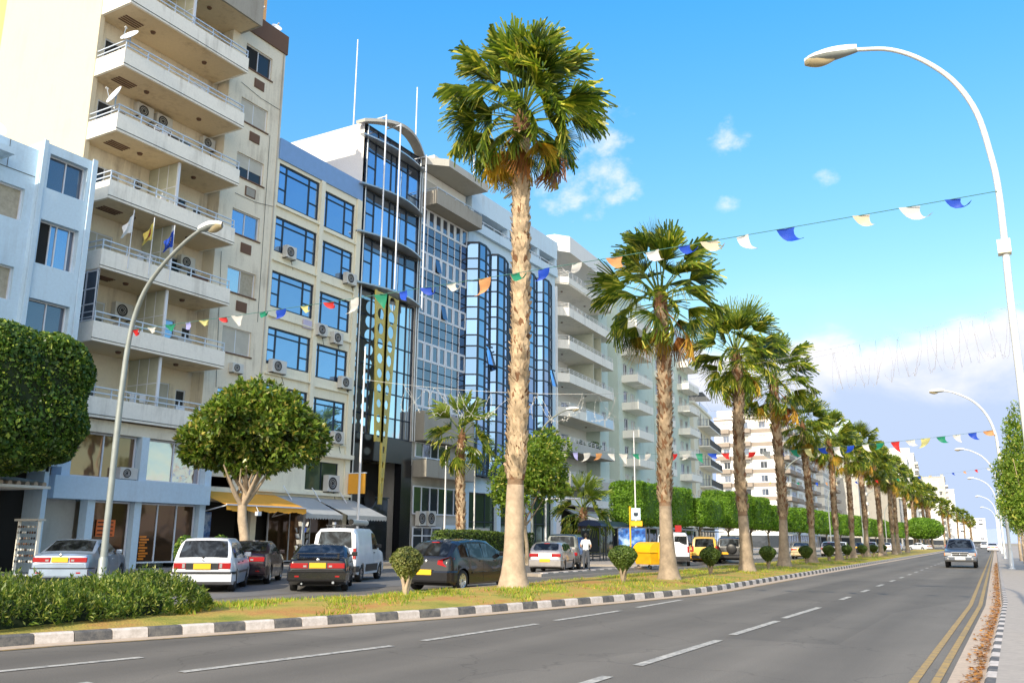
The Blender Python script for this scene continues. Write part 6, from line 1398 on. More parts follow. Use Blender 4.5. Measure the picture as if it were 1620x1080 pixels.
# --- silver blue saloon
def sedan(lab, loc, head, pm, s=None, style='saloon', L=4.4, W=1.7, H=1.40, plate_m='plate', simple_=False, boot=.98, lights=(.74, .88), rw=.30, spoiler=False, wheelstyle=0, grp=GRP, nm='parked_car'):
    T = new(nm, lab, 'car', loc, head, grp)
    k = L/4.4
    top = [(0, boot-.30), (.03, boot-.06), (.10, boot), (.62*k, boot+.03), (1.38*k, H-.02), (1.9*k, H), (2.35*k, H-.01), (3.12*k, 1.0), (3.9*k, .88), (4.28*k, .74), (4.4*k, .52)]
    belt = [(0, boot-.32), (.05, boot-.09), (.4, boot-.06), (1.2, .93), (3.0*k, .90), (3.2*k, .93), (4.0*k, .80), (4.4*k, .50)]
    c = Car(L, W, top, belt, (.98*k, 3.52*k), rw)
    c.body(T, pm); c.sidewin(T, [(.98*k, 1.22*k), (1.30*k, 1.98*k), (2.06*k, 2.90*k)]); c.topwin(T, .70*k, 1.34*k, 'rear_window'); c.topwin(T, 3.06*k, 2.42*k, 'windscreen')
    rearwrap(T, c, .32, .58, 'bumper', pm, .05, .42); rearwrap(T, c, .555, .585, 'bumper_trim', 'blackpl', .055, .42)
    w0 = c.w(.02)
    for sg in (-1, 1):
        a, b = sorted((sg*.27, sg*(w0-.03))); l = bxp(T, 'tail_light', a, b, -.012, .12, lights[0], lights[1], 'red'); 
        a, b = sorted((sg*.31, sg*.40)); bxp(l, 'reverse_lens', a, b, -.018, -.01, lights[0]+.03, lights[1]-.06, 'clear', 0); a, b = sorted((sg*.5, sg*.62)); bxp(T, 'reflector', a, b, -.065, -.05, .42, .46, 'red', 0)
    plate(T, -.014, lights[0]-.0); mirrors(T, c, 2.85*k, .95, pm); handles(T, c, (1.62*k, 2.5*k), .80, pm); seams(T, c, (1.26*k, 2.02*k, 2.98*k)); add_wheels(T, c, wheelstyle)
    MB().lathe([(.001, -.012), (.045, -.010), (.05, 0)], 'chrome', 14, 'y', (0, .03, boot-.03)).build('badge', T, world=False)
    MB().box(-w0+.10, w0-.10, -.004, .004, lights[0]-.05, lights[0]-.042, 'acfan').build('boot_seam', T, world=False); MB().tube([(-.42, .2, .24), (-.42, -.06, .24)], .025, 'steel', 10).build('exhaust', T, world=False)
    if spoiler:
        m = MB(); m.box(-.60, .60, .02, .24, boot+.13, boot+.16, pm)
        for sg in (-1, 1): m.box(sg*.56-.03, sg*.56+.03, .06, .20, boot-.01, boot+.14, pm)
        m.build('spoiler', T, world=False, bev=.01); MB().tube([(.45, .03, .27), (.45, -.07, .27)], .035, 'steel', 10).build('exhaust', T, world=False); MB().tube([(-.05, 1.5, H), (-.05, 1.35, H+.35)], .006, 'black', 5).build('aerial', T, world=False)
    MB().box(-.55, .55, 1.9*k, 1.95*k, .85, 1.12, 'black').build('seat_back', T, world=False) if False else None
    return T
PB = carpaint('silver_blue_paint', (.36, .45, .58), .55, .28); PW = carpaint('white_car_paint', (.80, .82, .88), 0, .3); PM = carpaint('dark_maroon_paint', (.022, .008, .014), .3); PK = carpaint('black_paint', (.012, .012, .014), .2, .18); PS = carpaint('silver_grey_paint', (.40, .38, .38), .6, .3)
PD = carpaint('dark_grey_green_paint', (.05, .06, .06), .4, .3); PY = carpaint('yellow_taxi_paint', (.75, .42, .02), 0, .3); PC = carpaint('champagne_paint', (.62, .50, .30), .4, .3); PR = carpaint('red_car_paint', (.45, .02, .02), .1, .3); PG = carpaint('steel_grey_blue_paint', (.13, .15, .19), .5, .28)
sedan('silver blue saloon parked behind the hedge at the far left', (-24.7, 16.6), 38.5, PB)
sedan('dark maroon saloon parked between the white estate and the black coupe', (-21.9, 21.0), 36, PM, H=1.38)
sedan('black coupe with rear spoiler parked in front of the white van', (-17.3, 19.5), 37, PK, H=1.30, boot=.92, L=4.35, lights=(.66, .80), spoiler=True, wheelstyle=1)
# --- white estate
def estate(lab, loc, head, pm):
    T = new('parked_car', lab, 'car', loc, head); L, W, H = 4.1, 1.69, 1.46
    top = [(0, .60), (.02, .80), (.06, .92), (.42, H-.04), (.6, H), (2.0, H+.01), (2.3, H-.01), (3.02, .96), (3.7, .88), (4.0, .74), (4.1, .5)]
    belt = [(0, .58), (.03, .78), (.10, .90), (.5, .90), (2.9, .87), (3.1, .90), (3.8, .80), (4.1, .5)]
    c = Car(L, W, top, belt, (.78, 3.22), .29, .30, .02); c.body(T, pm)
    c.sidewin(T, [(.36, .88), (.96, 1.62), (1.70, 2.68)]); c.topwin(T, .075, .40, 'rear_window', inset=.05); c.topwin(T, 2.96, 2.36, 'windscreen')
    rearwrap(T, c, .30, .56, 'bumper', pm, .06, .4); rearwrap(T, c, .50, .565, 'bumper_trim', 'blackpl', .072, .42); sidestrip(T, c, .50, .06, 1.15, 2.85)
    bxp(T, 'tailgate_panel', -.44, .44, -.012, .02, .62, .80, 'blackpl', .01)
    for sg in (-1, 1):
        a, b = sorted((sg*.44, sg*(c.w(.02)-.02))); l = bxp(T, 'tail_light', a, b, -.014, .10, .64, .80, 'red'); a, b = sorted((sg*.46, sg*.53)); bxp(l, 'reverse_lens', a, b, -.02, -.012, .66, .78, 'clear', 0)
    MB().bar((.0, .10, .95), (-.38, .16, 1.05), .018, 'black').lathe([(.001, -.02), (.03, -.02), (.03, .02)], 'black', 10, 'y', (0, .06, .95)).build('rear_wiper', T, world=False); MB().tube([(-.45, .2, .22), (-.45, -.08, .22)], .025, 'steel', 10).build('exhaust', T, world=False); MB().box(-.035, .035, -.02, -.005, .855, .895, 'chrome').build('badge', T, world=False)
    plate(T, -.02, .63); mirrors(T, c, 2.62, .93, pm); handles(T, c, (1.1, 2.0), .80, 'blackpl'); seams(T, c, (.92, 1.66, 2.86)); add_wheels(T, c, 2)
    MB().tube([(.1, .4, H+.01), (.1, .4, H+.012)], .01, 'black', 5).build('aerial_base', T, world=False)
    return T
estate('white estate car with black bumper stripe beside the hedge', (-19.7, 17.5), 39, PW)
# --- hatchbacks
def hatch(lab, loc, head, pm, H=1.50, L=4.2, W=1.74, rw=.31, light='tri', plate_z=.48, simple_=False, ws=0, grp=GRP, nm='parked_car', win=((.62, 1.02), (1.12, 1.86), (1.95, 2.80))):
    T = new(nm, lab, 'car', loc, head, grp); k = L/4.2
    top = [(0, .55), (.02, .82), (.10, .98), (.55, H-.10), (.80, H-.03), (1.4, H), (2.1, H), (2.45, H-.03), (3.35*k, 1.02), (3.75*k, .93), (4.05*k, .76), (4.2*k, .50)]
    belt = [(0, .52), (.03, .80), (.12, .95), (.6, .96), (2.6, .91), (3.35*k, .98), (3.85*k, .84), (4.2*k, .48)]
    c = Car(L, W, top, belt, (.72, 3.28*k), rw, .33, .035, rnd_r=.13); c.body(T, pm); c.sidewin(T, [(a*k, b*k) for a, b in win]); c.topwin(T, .14, .56, 'rear_window', inset=.10); c.topwin(T, 3.25*k, 2.52, 'windscreen')
    rearwrap(T, c, .28, .60, 'bumper', pm, .05, .36)
    for sg in (-1, 1):
        w0 = c.w(.05); z = .74
        if light == 'tri':
            m = MB(); q = [(sg*(w0-.36), -.02, z+.04), (sg*(w0-.34), -.02, z+.15), (sg*(w0-.02), .06, z+.24), (sg*(w0+.035), .30, z+.22), (sg*(w0+.02), .12, z+.02), (sg*(w0-.08), .0, z-.03)]
            b_ = [(x*.9, y+.1, zz) for x, y, zz in q]; fs = [tuple(range(6)), tuple(range(6, 12))[::-1]]+[(i, 6+i, 6+(i+1) % 6, (i+1) % 6) for i in range(6)]
            if sg < 0: fs = [f[::-1] for f in fs]
            m.add(q+b_, fs, 'red'); m.build('tail_light', T, world=False)
        else: a, b = sorted((sg*.30, sg*(w0-.01))); bxp(T, 'tail_light', a, b, -.015, .12, .72, .86, 'red')
    MB().bar((.0, .14, .98), (-.42, .26, 1.09), .018, 'black').build('rear_wiper', T, world=False); MB().lathe([(.001, -.012), (.045, -.010), (.05, 0)], 'chrome', 14, 'y', (0, .02, .86)).build('badge', T, world=False)
    bxp(T, 'brake_light', -.13, .13, .52, .60, H-.085, H-.06, 'red', 0)
    plate(T, -.052 if plate_z < .6 else -.02, plate_z, w=.50); mirrors(T, c, 2.95*k, .99, pm); handles(T, c, (1.75*k, 2.62*k), .86, pm); seams(T, c, (1.07*k, 1.9*k, 2.95*k)); add_wheels(T, c, ws); sidestrip(T, c, .50, .05, 1.2*k, 2.9*k, pm if ws == 0 else 'blackpl'); 
    return T
hatch('black hatchback with red lamps and yellow plate beside the tallest palm', (-15.0, 21.5), 1, PK, H=1.47)
hatch('small silver hatchback with red lamp band seen right of the tallest palm', (-19.1, 37.0), 16, PS, H=1.40, L=4.0, W=1.66, light='box', rw=.28, ws=2)
sedan('dark saloon half hidden behind the black hatchback', (-19.6, 31.2), 28, PM, H=1.42)
# --- boxy vans and off-roaders
def boxy(nm, lab, cat, loc, head, pm, L, W, H, nose, grp=GRP, win=(), rearwin=(.55, .9), rw=.33, spare=False, rack=False, two_doors=False, lights='v', beltz=1.05, lower=None, plate_m='plate', tumble=.12, redbox=False, tube=False):
    T = new(nm, lab, cat, loc, head, grp)
    top = [(0, .6), (.01, 1.0), (.05, beltz), (.16, H-.10), (.34, H-.02), (.8, H), (nose[0]-.15, H), (nose[0]+.1, H-.06), (nose[1], nose[2]), (L-.35, nose[2]-.10), (L-.08, nose[2]-.30), (L, .55)]
    belt = [(0, .58), (.01, .98), (.06, beltz-.02), (nose[1]-.15, beltz-.04), (nose[1], nose[2]-.04), (L-.3, nose[2]-.16), (L, .52)]
    c = Car(L, W, top, belt, (.80, L-.78), rw, tumble, .02, sill=.26, rnd_r=.05, rnd_f=.10); c.body(T, pm)
    c.sidewin(T, win, lo=.02); c.topwin(T, .058, .155, 'rear_window', inset=.10) if not two_doors else None
    if two_doors:
        for sg in (-1, 1):
            a, b = sorted((sg*.10, sg*(W/2-.16))); z0, z1 = beltz+.06, H-.22
            MB().add([(a, .06, z0), (b, .06, z0), (b, .135, z1), (a, .135, z1)], [(0, 1, 2, 3)], 'carglass').build('rear_window', T, world=False)
        MB().box(-.012, .012, -.004, .05, .5, beltz, 'acfan').build('door_seam', T, world=False)
    c.topwin(T, nose[1]-.05, nose[0]+.16, 'windscreen', inset=.08)
    rearwrap(T, c, .36, .56, 'bumper', lower or 'blackpl', .06, .3)
    for sg in (-1, 1):
        if lights == 'v': a, b = sorted((sg*(W/2-.15), sg*(W/2-.045))); bxp(T, 'tail_light', a, b, -.014, .08, .80, 1.16, 'red')
        else: a, b = sorted((sg*(W/2-.26), sg*(W/2-.06))); bxp(T, 'tail_light', a, b, -.014, .08, .70, .86, 'red')
    plate(T, -.012, .62 if not spare else .60, plate_m, x=0 if not spare else -.3)
    if lower: sidestrip(T, c, .34, .26, 1.25, L-1.25, lower)
    mirrors(T, c, nose[1]-.45, beltz+.03, 'blackpl'); handles(T, c, (nose[0]-.15,), beltz-.14, 'blackpl'); seams(T, c, (nose[0]-.3, nose[1]-.25)); add_wheels(T, c, 2 if rw < .34 else 1)
    if spare: MB().lathe([(.001, -.22), (.27, -.22), (.33, -.19), (.34, -.10), (.30, -.03), (.001, -.03)], 'blackpl', 24, 'y', (.15, 0, .98)).build('spare_wheel', T, world=False)
    if rack:
        m = MB()
        for sg in (-1, 1): m.bar((sg*.5, .7, H+.10), (sg*.5, 2.3, H+.10), .035, 'blackpl'); 
        for y in (.75, 1.3, 1.85, 2.25): m.bar((-.55, y, H+.105), (.55, y, H+.105), .03, 'blackpl'); m.bar((.5, y, H), (.5, y, H+.09), .03, 'blackpl'); m.bar((-.5, y, H), (-.5, y, H+.09), .03, 'blackpl')
        m.build('roof_rack', T, world=False)
    if tube: MB().tube([(.42, .5, H+.22), (.42, 2.6, H+.22)], .10, 'ltconc', 14, False).tube([(.42, 2.58, H+.22), (.42, .52, H+.22)], .085, 'dark', 14, True).build('roof_tube', T, world=False)
    if redbox: bxp(T, 'roof_sign', .15, .55, .3, .6, H+.02, H+.42, 'red', .03)
    return T
boxy('parked_van', 'white panel van with grey tube on its roof rack', 'van', (-20.6, 24.0), 24, PW, 4.2, 1.66, 1.84, (2.6, 3.25, 1.12), win=((2.25, 3.0),), rack=True, tube=True, beltz=1.12, lower='blackpl', rw=.30)
boxy('parked_off_roader', 'dark grey green off-roader behind the small silver hatchback', 'off-roader', (-20.5, 41.6), 17, PD, 4.3, 1.75, 1.78, (2.5, 3.2, 1.12), win=((.35, 1.0), (1.1, 1.8), (1.9, 2.9)), beltz=1.1, rw=.35, lights='b')
boxy('parked_van', 'white van with red box on its roof, right of the second palm trunk', 'van', (-18.1, 51.9), 18, PW, 4.6, 2.0, 1.98, (3.2, 3.9, 1.2), win=((.5, 1.5), (1.7, 2.7), (2.9, 3.5)), two_doors=True, beltz=1.2, redbox=True, plate_m='platew')
boxy('parked_van', 'yellow people carrier parked left of the third palm', 'van', (-17.9, 57.5), 16, PY, 4.2, 1.7, 1.75, (2.6, 3.4, 1.05), win=((.4, 1.1), (1.2, 1.9), (2.0, 3.0)), rw=.31)
boxy('parked_off_roader', 'black off-roader with covered spare wheel left of the third palm', 'off-roader', (-17.1, 60.5), 10, PK, 4.0, 1.72, 1.74, (2.3, 3.0, 1.1), win=((.35, .9), (1.0, 1.6), (1.7, 2.7)), spare=True, rw=.35, beltz=1.08)
sedan('yellow taxi saloon between the white van and the people carrier', (-19.2, 60.5), 12, PY)
sedan('champagne saloon seen between the fourth and fifth palm', (-16.4, 80), 6, PC, boot=1.0)
hatch('silver hatchback seen between the fifth and sixth palm', (-17.0, 97), 5, PS, light='box')
estate('white estate car far along the service road', (-17.4, 106), 4, PW); sedan('dark saloon far along the service road', (-17.4, 118), 4, PK); hatch('grey hatchback beyond the ninth palm', (-17.6, 132), 4, PS); sedan('white saloon near the end of the service road', (-17.8, 150), 4, PW); sedan('silver blue saloon at the end of the service road', (-18.2, 168), 4, PB); sedan('white saloon turning near the dome trees', (-14.6, 189), 60, PW); sedan('red saloon crossing at the end of the median', (-9.9, 176), 178, PR, grp='cars driving on the main road', nm='moving_car')
# --- grey off-roader coming toward the camera
def oncoming():
    L, W, H = 4.6, 1.78, 1.72
    T = thing('moving_off_roader', 'grey blue off-roader driving toward the camera on the main road', 'off-roader', (-3.15, 65.2, .006), R(180+1)); T.scale = (1, 1, 1)
    top = [(0, .7), (.02, 1.0), (.06, 1.08), (.2, H-.12), (.4, H-.02), (.9, H), (2.3, H), (2.5, H-.05), (3.15, 1.14), (3.6, 1.10), (4.3, 1.0), (4.52, .88), (4.6, .62)]
    belt = [(0, .68), (.03, .98), (.1, 1.04), (3.0, 1.02), (3.15, 1.08), (4.2, .96), (4.6, .6)]
    c = Car(L, W, top, belt, (.9, 3.75), .37, .26, .03, sill=.38, rnd_f=.10); c.body(T, PG); c.sidewin(T, [(.4, 1.1), (1.2, 1.9), (2.0, 2.85)]); c.topwin(T, 3.10, 2.54, 'windscreen', inset=.07); c.topwin(T, .07, .19, 'rear_window')
    y = L
    bxp(T, 'bumper', -.86, .86, y-.12, y+.09, .44, .66, PG, .03); bxp(T, 'bumper_trim', -.87, .87, y-.16, y+.06, .36, .44, 'blackpl', .02)
    g = MB(); g.box(-.42, .42, y-.05, y+.015, .70, .90, 'blackpl'); g.box(-.46, .46, y-.04, y+.02, .90, .93, 'chrome'); g.box(-.43, .43, y-.04, y+.025, .79, .815, 'chrome'); g.lathe([(.001, y+.03), (.055, y+.03), (.055, y)], 'chrome', 14, 'y', (0, 0, .80)); g.build('grille', T, world=False)
    for sg in (-1, 1):
        a, b = sorted((sg*.46, sg*.82)); h = bxp(T, 'headlight', a, b, y-.16, y-.0, .70, .90, 'clear', .03); a, b = sorted((sg*.78, sg*.85)); bxp(h, 'indicator', a, b, y-.2, y-.02, .71, .89, 'amber', .01); MB().lathe([(.001, y+.1), (.06, y+.1), (.07, y+.08)], 'clear', 14, 'y', (sg*.66, 0, .53)).build('fog_lamp', T, world=False)
    bxp(T, 'license_plate', -.28, .28, y+.09, y+.105, .48, .62, 'platew', 0)
    mirrors(T, c, 2.85, 1.1, PG); add_wheels(T, c, 1); seams(T, c, (1.15, 1.95, 2.95)); d = MB(); d.box(-.5, .1, 2.35, 2.5, 1.0, 1.35, 'dim'); d.box(-.75, .75, 1.2, 1.4, .9, 1.25, 'black')
    for sg in (-1, 1):
        m = MB(); m.bar((sg*.6, .6, H+.07), (sg*.6, 2.2, H+.07), .035, 'blackpl'); m.bar((sg*.6, .7, H), (sg*.6, .7, H+.06), .03, 'blackpl'); m.bar((sg*.6, 2.1, H), (sg*.6, 2.1, H+.06), .03, 'blackpl'); m.build('roof_rail', T, world=False)
oncoming()
def far(lab, x, y, h, pm, kind=0): (sedan if kind == 0 else hatch)(lab, (x, y), h, pm, grp='cars driving on the main road', nm='moving_car')
far('white car far away in the left lane of the main road', -7.4, 262, 0, PW, 1); far('pale silver car far away left of the white cars', -8.6, 300, 0, PS); far('white car far away in the right lane behind the grey off-roader', -4.6, 240, 0, PW, 0); far('white hatchback far away beside the right kerb', -5.5, 285, 0, PW, 1)
sedan('pale saloon parked at the right kerb in the distance', (-3.6, 172), 1, PW, grp='cars driving on the main road', nm='parked_car')
# ---------------------------------------------------------------- street furniture
def street_lamp(lab, x, y, z0, pts, head, hd, r0=.10, r1=.045, mat='galv', top_mat='whitepaint', collar=None, box=None, grp='curved street lamps'):
    """pts: list of (dx, z) from the foot up and over; head direction along +-x"""
    T = thing('street_lamp', lab, 'street lamp', (x, y, z0), 0, grp); P = [(a, 0, b-z0) for a, b in pts]; n = len(P)
    lo = [p for p in P if p[0] == 0 or abs(p[0]) < .02]; k = len(lo)
    Q = []
    for i in range(len(P)-1):      # smooth by Catmull-Rom
        p0, p1, p2, p3 = [Vector(P[max(0, min(n-1, j))]) for j in (i-1, i, i+1, i+2)]
        for s in range(5):
            t = s/5; Q.append(.5*((2*p1)+(-p0+p2)*t+(2*p0-5*p1+4*p2-p3)*t*t+(-p0+3*p1-3*p2+p3)*t**3))
    Q.append(Vector(P[-1])); m = len(Q); MB().tube(Q, [r0+(r1-r0)*(i/m)**1.0 for i in range(m)], mat, 12).build('post', T, world=False)
    MB().lathe([(r0*1.9, 0), (r0*1.9, .03), (r0*1.25, .05), (r0*1.25, .9), (r0, .95)], mat, 14).build('base', T, world=False)
    e = Q[-1]; s = hd; L, w, h = head
    def hull(zf, ws, mt, x0=-.12):
        vs = []; st = 9
        for i in range(st+1):
            t = i/st; xx = x0+(L-x0)*t; ww = w/2*ws*(.30+.70*min(1, t*1.9))*(math.sqrt(max(0.02, 1-max(0, (t-.72)/.28)**2))); top = h*.55*(.45+.55*math.sin(math.pi*min(1, .12+t*.88)))
            for j in range(9):
                a = math.pi*j/8; vs.append((e.x+s*xx, ww*math.cos(a), e.z+zf*(top*math.sin(a))))
        return MB().add(vs, [(i*9+j, i*9+j+1, (i+1)*9+j+1, (i+1)*9+j) for i in range(st) for j in range(8)], mt, True)
    o = hull(1, 1, top_mat).build('lamp_head', T, world=False)
    hull(-.55, .96, 'galv').build('housing', o, world=False)
    hull(-1.05, .80, M['lampglass'], L*.34).build('lens', o, world=False)
    if collar:
        for zc in collar: MB().lathe([(r0*.9, zc-.07), (r0*1.15, zc-.05), (r0*1.15, zc+.05), (r0*.9, zc+.07)], 'whitepaint', 12).build('collar', T, world=False)
    if box: MB().box(-.10, .10, -.10, .10, box-z0-.12, box-z0+.12, M['ivory']).build('junction_box', T, world=False)
    return T
M['lampglass'] = simple('dusty_lamp_lens', (.45, .38, .24), .15, .2); M['ivory'] = simple('ivory_plastic', (.75, .70, .52), .5)
LR = [(0, .12), (0, 2), (0, 4), (0, 5.5), (.02, 6.6), (.02, 7.5), (-.03, 8.1), (-.17, 8.95), (-.48, 9.65), (-.95, 10.2), (-1.45, 10.55), (-1.95, 10.70), (-2.15, 10.73)]
street_lamp('tall white curved street lamp on the right pavement, nearest to the camera', .33, 16.4, .12, LR, (.86, .34, .30), -1, .088, .045, 'whitepost', box=6.40, collar=(4.1,)) if 'whitepost' in M else None
M['whitepost'] = simple('white_lamp_post_paint', (.70, .72, .72), .4, .1, var=.08, scale=3)
street_lamp('tall white curved street lamp on the right pavement, nearest to the camera', .33, 16.4, .12, LR, (.86, .34, .30), -1, .066, .036, 'whitepost', box=6.40)
LL = [(0, 0), (0, 2), (0, 4.8), (.02, 5.8), (.07, 6.8), (.22, 7.7), (.6, 8.5), (1.25, 9.15), (2.1, 9.7), (2.75, 9.98)]
street_lamp('grey curved street lamp rising behind the hedge before the tall block', -21.9, 16.0, 0, LL, (.80, .34, .34), 1, .095, .048, 'galv')
L2 = [(0, 0), (0, 3), (0, 6.4), (.1, 7.3), (.5, 8.3), (1.2, 9.2), (2.1, 9.75), (2.7, 9.95)]
street_lamp('curved street lamp just right of the tallest palm trunk', -27.8, 52.0, .1, L2, (.8, .32, .3), 1, .10, .05)
R2 = [(0, .12), (0, 4), (0, 6.6), (-.08, 7.6), (-.4, 8.6), (-1.0, 9.4), (-1.9, 9.95), (-2.5, 10.1)]
for i, (y, sc) in enumerate(((56, 1), (93, 1), (136, 1), (190, 1), (250, 1))): street_lamp(('second', 'third', 'fourth', 'fifth', 'sixth', 'seventh', 'eighth')[i]+' curved street lamp along the right pavement', .2+bx(y), y, .12, R2, (.7, .3, .28), -1, .09, .045, 'whitepost')
for i, y in enumerate((92, 122, 155, 190)): street_lamp(('third', 'fourth', 'fifth', 'sixth')[i]+' curved street lamp on the far side of the service road', -19.3+bx(y), y, .1, L2, (.8, .32, .3), 1, .10, .05)
def pole(lab, x, y, h, r=.05, nm='flagpole', grp='white flagpoles on the far sidewalk', mat='whitepaint'):
    T = thing(nm, lab, 'flagpole', (x, y, .1), 0, grp); MB().tube([(0, 0, 0), (0, 0, h*.5), (0, 0, h)], [r*1.3, r, r*.75], mat, 10).build('pole', T, world=False); MB().lathe([(.001, h+.1), (.06, h+.05), (.001, h)], mat, 10).build('finial', T, world=False); MB().box(-.15, .15, -.15, .15, 0, .12, 'ltconc').build('base', T, world=False); return T
pole('white pole standing behind the white panel van', -25.0, 30.6, 9.85); pole('white pole left of the slender young palm', -30.0, 44.9, 6.9); pole('white pole right of the slender young palm', -28.9, 46.5, 6.8); pole('white pole before the box clipped trees, left of the second palm', -23.6, 59.9, 9.1)
# ---- bunting strings with drooping pennants
BC = {'w': ('white_pennant', (.80, .78, .74)), 'b': ('blue_pennant', (.02, .09, .62)), 'g': ('green_pennant', (.02, .30, .17)), 'r': ('red_pennant', (.70, .03, .03)), 'o': ('orange_pennant', (.78, .38, .16)), 'y': ('yellow_pennant', (.78, .72, .30)), 'l': ('lilac_pennant', (.42, .42, .80)), 'c': ('cream_pennant', (.85, .72, .52))}
for k, (n_, c_) in BC.items():
    m, nt, b = nmat(n_); b.inputs['Base Color'].default_value = (*c_, 1); b.inputs['Roughness'].default_value = .5; tr = nt.nodes.new('ShaderNodeBsdfTranslucent'); tr.inputs[0].default_value = (*c_, 1); mx = nt.nodes.new('ShaderNodeMixShader'); mx.inputs[0].default_value = .4
    nt.links.new(b.outputs[0], mx.inputs[1]); nt.links.new(tr.outputs[0], mx.inputs[2]); nt.links.new(mx.outputs[0], nt.nodes['Material Output'].inputs[0]); M['p'+k] = m
def bunting(lab, a, b, sag, flags, size=.40, seed=1, wind=.8, kx=None, cord=.008):
    a, b = Vector(a), Vector(b); T = thing('bunting', lab, 'bunting', tuple(a), 0, 'pennant strings across the road'); rng = random.Random(seed)
    def P(t): p = a.lerp(b, t); p.z -= sag*4*t*(1-t); return p
    MB().tube([P(i/40) for i in range(41)], cord, 'cordg', 5).build('cord', T)
    n = len(flags)
    for i, f in enumerate(flags):
        if f == ' ': continue
        t = kx[i] if kx else (i+.5)/n; p = P(t); d = (P(min(1, t+.01))-P(max(0, t-.01))).normalized(); w = size*rng.uniform(.8, 1.15); L = size*rng.uniform(1.1, 1.7)
        lift = rng.uniform(.45, 1.2)*wind; m = 6; vs = []; yaw = rng.uniform(-.6, .6); tw = rng.uniform(-.35, 1.6)
        for r_ in range(m+1):
            u = r_/m; hw = w*.5*(1-u)+.004; ang = -math.pi/2+lift*(.4+1.0*u)*(1 if tw > 0 else -1)*1.0; c_ = p+Vector((math.sin(lift*u*1.4)*L*u*.75*(1 if tw > 0 else -1), .25*math.sin(u*4+tw)*L*u, -math.cos(lift*u*1.25)*L*u))
            fold = .35*math.sin(u*5+tw*3)
            for s_ in (-1, 0, 1): vs.append(c_+d*hw*s_*math.cos(fold)+Vector((0, s_*hw*math.sin(fold)+.10*w*(s_ == 0)*math.sin(3*u+tw), s_*hw*.5*math.sin(tw*u))))
        MB().add(vs, [(j*3+k, j*3+k+1, (j+1)*3+k+1, (j+1)*3+k) for j in range(m) for k in range(2)], 'p'+f, True).build('pennant', T)
    return T
M['cordg'] = simple('dark_green_cord', (.05, .16, .14), .7)
xa, xb = -21.85, .33
fx = [(224, 515), (250, 508), (278, 508), (305, 508), (330, 502), (360, 488), (382, 487), (421, 484), (450, 483), (487, 466), (524, 463), (565, 459), (605, 456), (640, 445), (675, 443), (715, 432), (768, 412), (815, 405), (860, 403), (912, 402), (970, 391), (1030, 385), (1080, 373), (1120, 374), (1172, 357), (1240, 346), (1360, 330), (1437, 320), (1505, 300)]
kx = []
for px_, py_ in fx: d = ray(px_, py_); q = d*(16.2/d.y); kx.append((q.x-xa)/(xb-xa))
bunting('pennant string from the near left lamp to the near right lamp, the largest', (xa, 16.0, 7.35), (xb, 16.35, 7.4), .12, 'rwglyrwgbyrwgbbwogbwowbcwbcwb', .31, 5, 1.0, kx)
bunting('pennant string tied to the second pair of lamps', (-27.6, 52, 7.35), (-.35, 56, 7.7), .7, 'wowlwowwgwwrwgbryrwbgybwbwgrwygwbo', .5, 9, .8)
bunting('far pennant string over the road beyond the palms', (-20.9, 88, 7.2), (-1.0, 84, 7.7), .5, 'yrwgbbocwbwrygwbcwborw', .27, 12, .7, None, .004)
# ---- wire light decorations strung over the road
def wire(lab, a, b, sag, seed, nx, drop, span, cat='light string', loops=True, mat='wirew', r=.009):
    a, b = Vector(a), Vector(b); T = thing('light_string', lab, cat, tuple(a), 0, 'wire light decorations over the road'); rng = random.Random(seed)
    def P(t): p = a.lerp(b, t); p.z -= sag*4*t*(1-t); return p
    MB().tube([P(i/40) for i in range(41)], r, mat, 5).build('cable', T)
    for i in range(nx):
        t0 = span[0]+(span[1]-span[0])*i/nx; w = (span[1]-span[0])/nx; mb = MB(); pts = []; n = 26
        for k in range(n+1):
            u = k/n; tt = t0+w*(.12+.55*u+.42*math.sin(u*math.pi*2.3+i)); p = P(min(.99, max(.01, tt))); p.z -= drop*abs(math.sin(u*math.pi*(1.5 if i % 2 else 2.1)+.2*i))*rng.uniform(.93, 1.05); p.z += rng.uniform(-.04, .04); p.y += rng.uniform(-.05, .05); pts.append(p)
        mb.tube(pts, r*.7, mat, 4, False)
        for k in range(0, n, 1): q = pts[k]; mb.bar(q, q+Vector((rng.uniform(-.05, .05), 0, rng.uniform(-.09, .03))), r*1.8, mat)
        mb.build('wire_figure', T)
    return T
M['wirew'] = simple('pale_wire', (.62, .62, .60), .5); M['wired'] = simple('grey_wire', (.34, .34, .37), .5)
def onp(px, py, y): d = ray(px, py); q = d*(y/d.y); return (q.x, y, q.z+EYE)
wire('pale curly light wires hanging across the young palm and the white block', onp(575, 600, 30.6), onp(1000, 622, 33), .25, 3, 7, 1.15, (.15, .98))
wire('thin grey wire figures against the cloud bank between palms and lamp', onp(1110, 590, 39), onp(1640, 474, 39), .18, 8, 11, 1.9, (.42, .93), mat='wired', r=.007)
wire('thin wire net between the second and fourth palm', onp(1000, 610, 46), onp(1330, 556, 46), .2, 12, 5, 2.0, (.25, .9), mat='wired', r=.006)
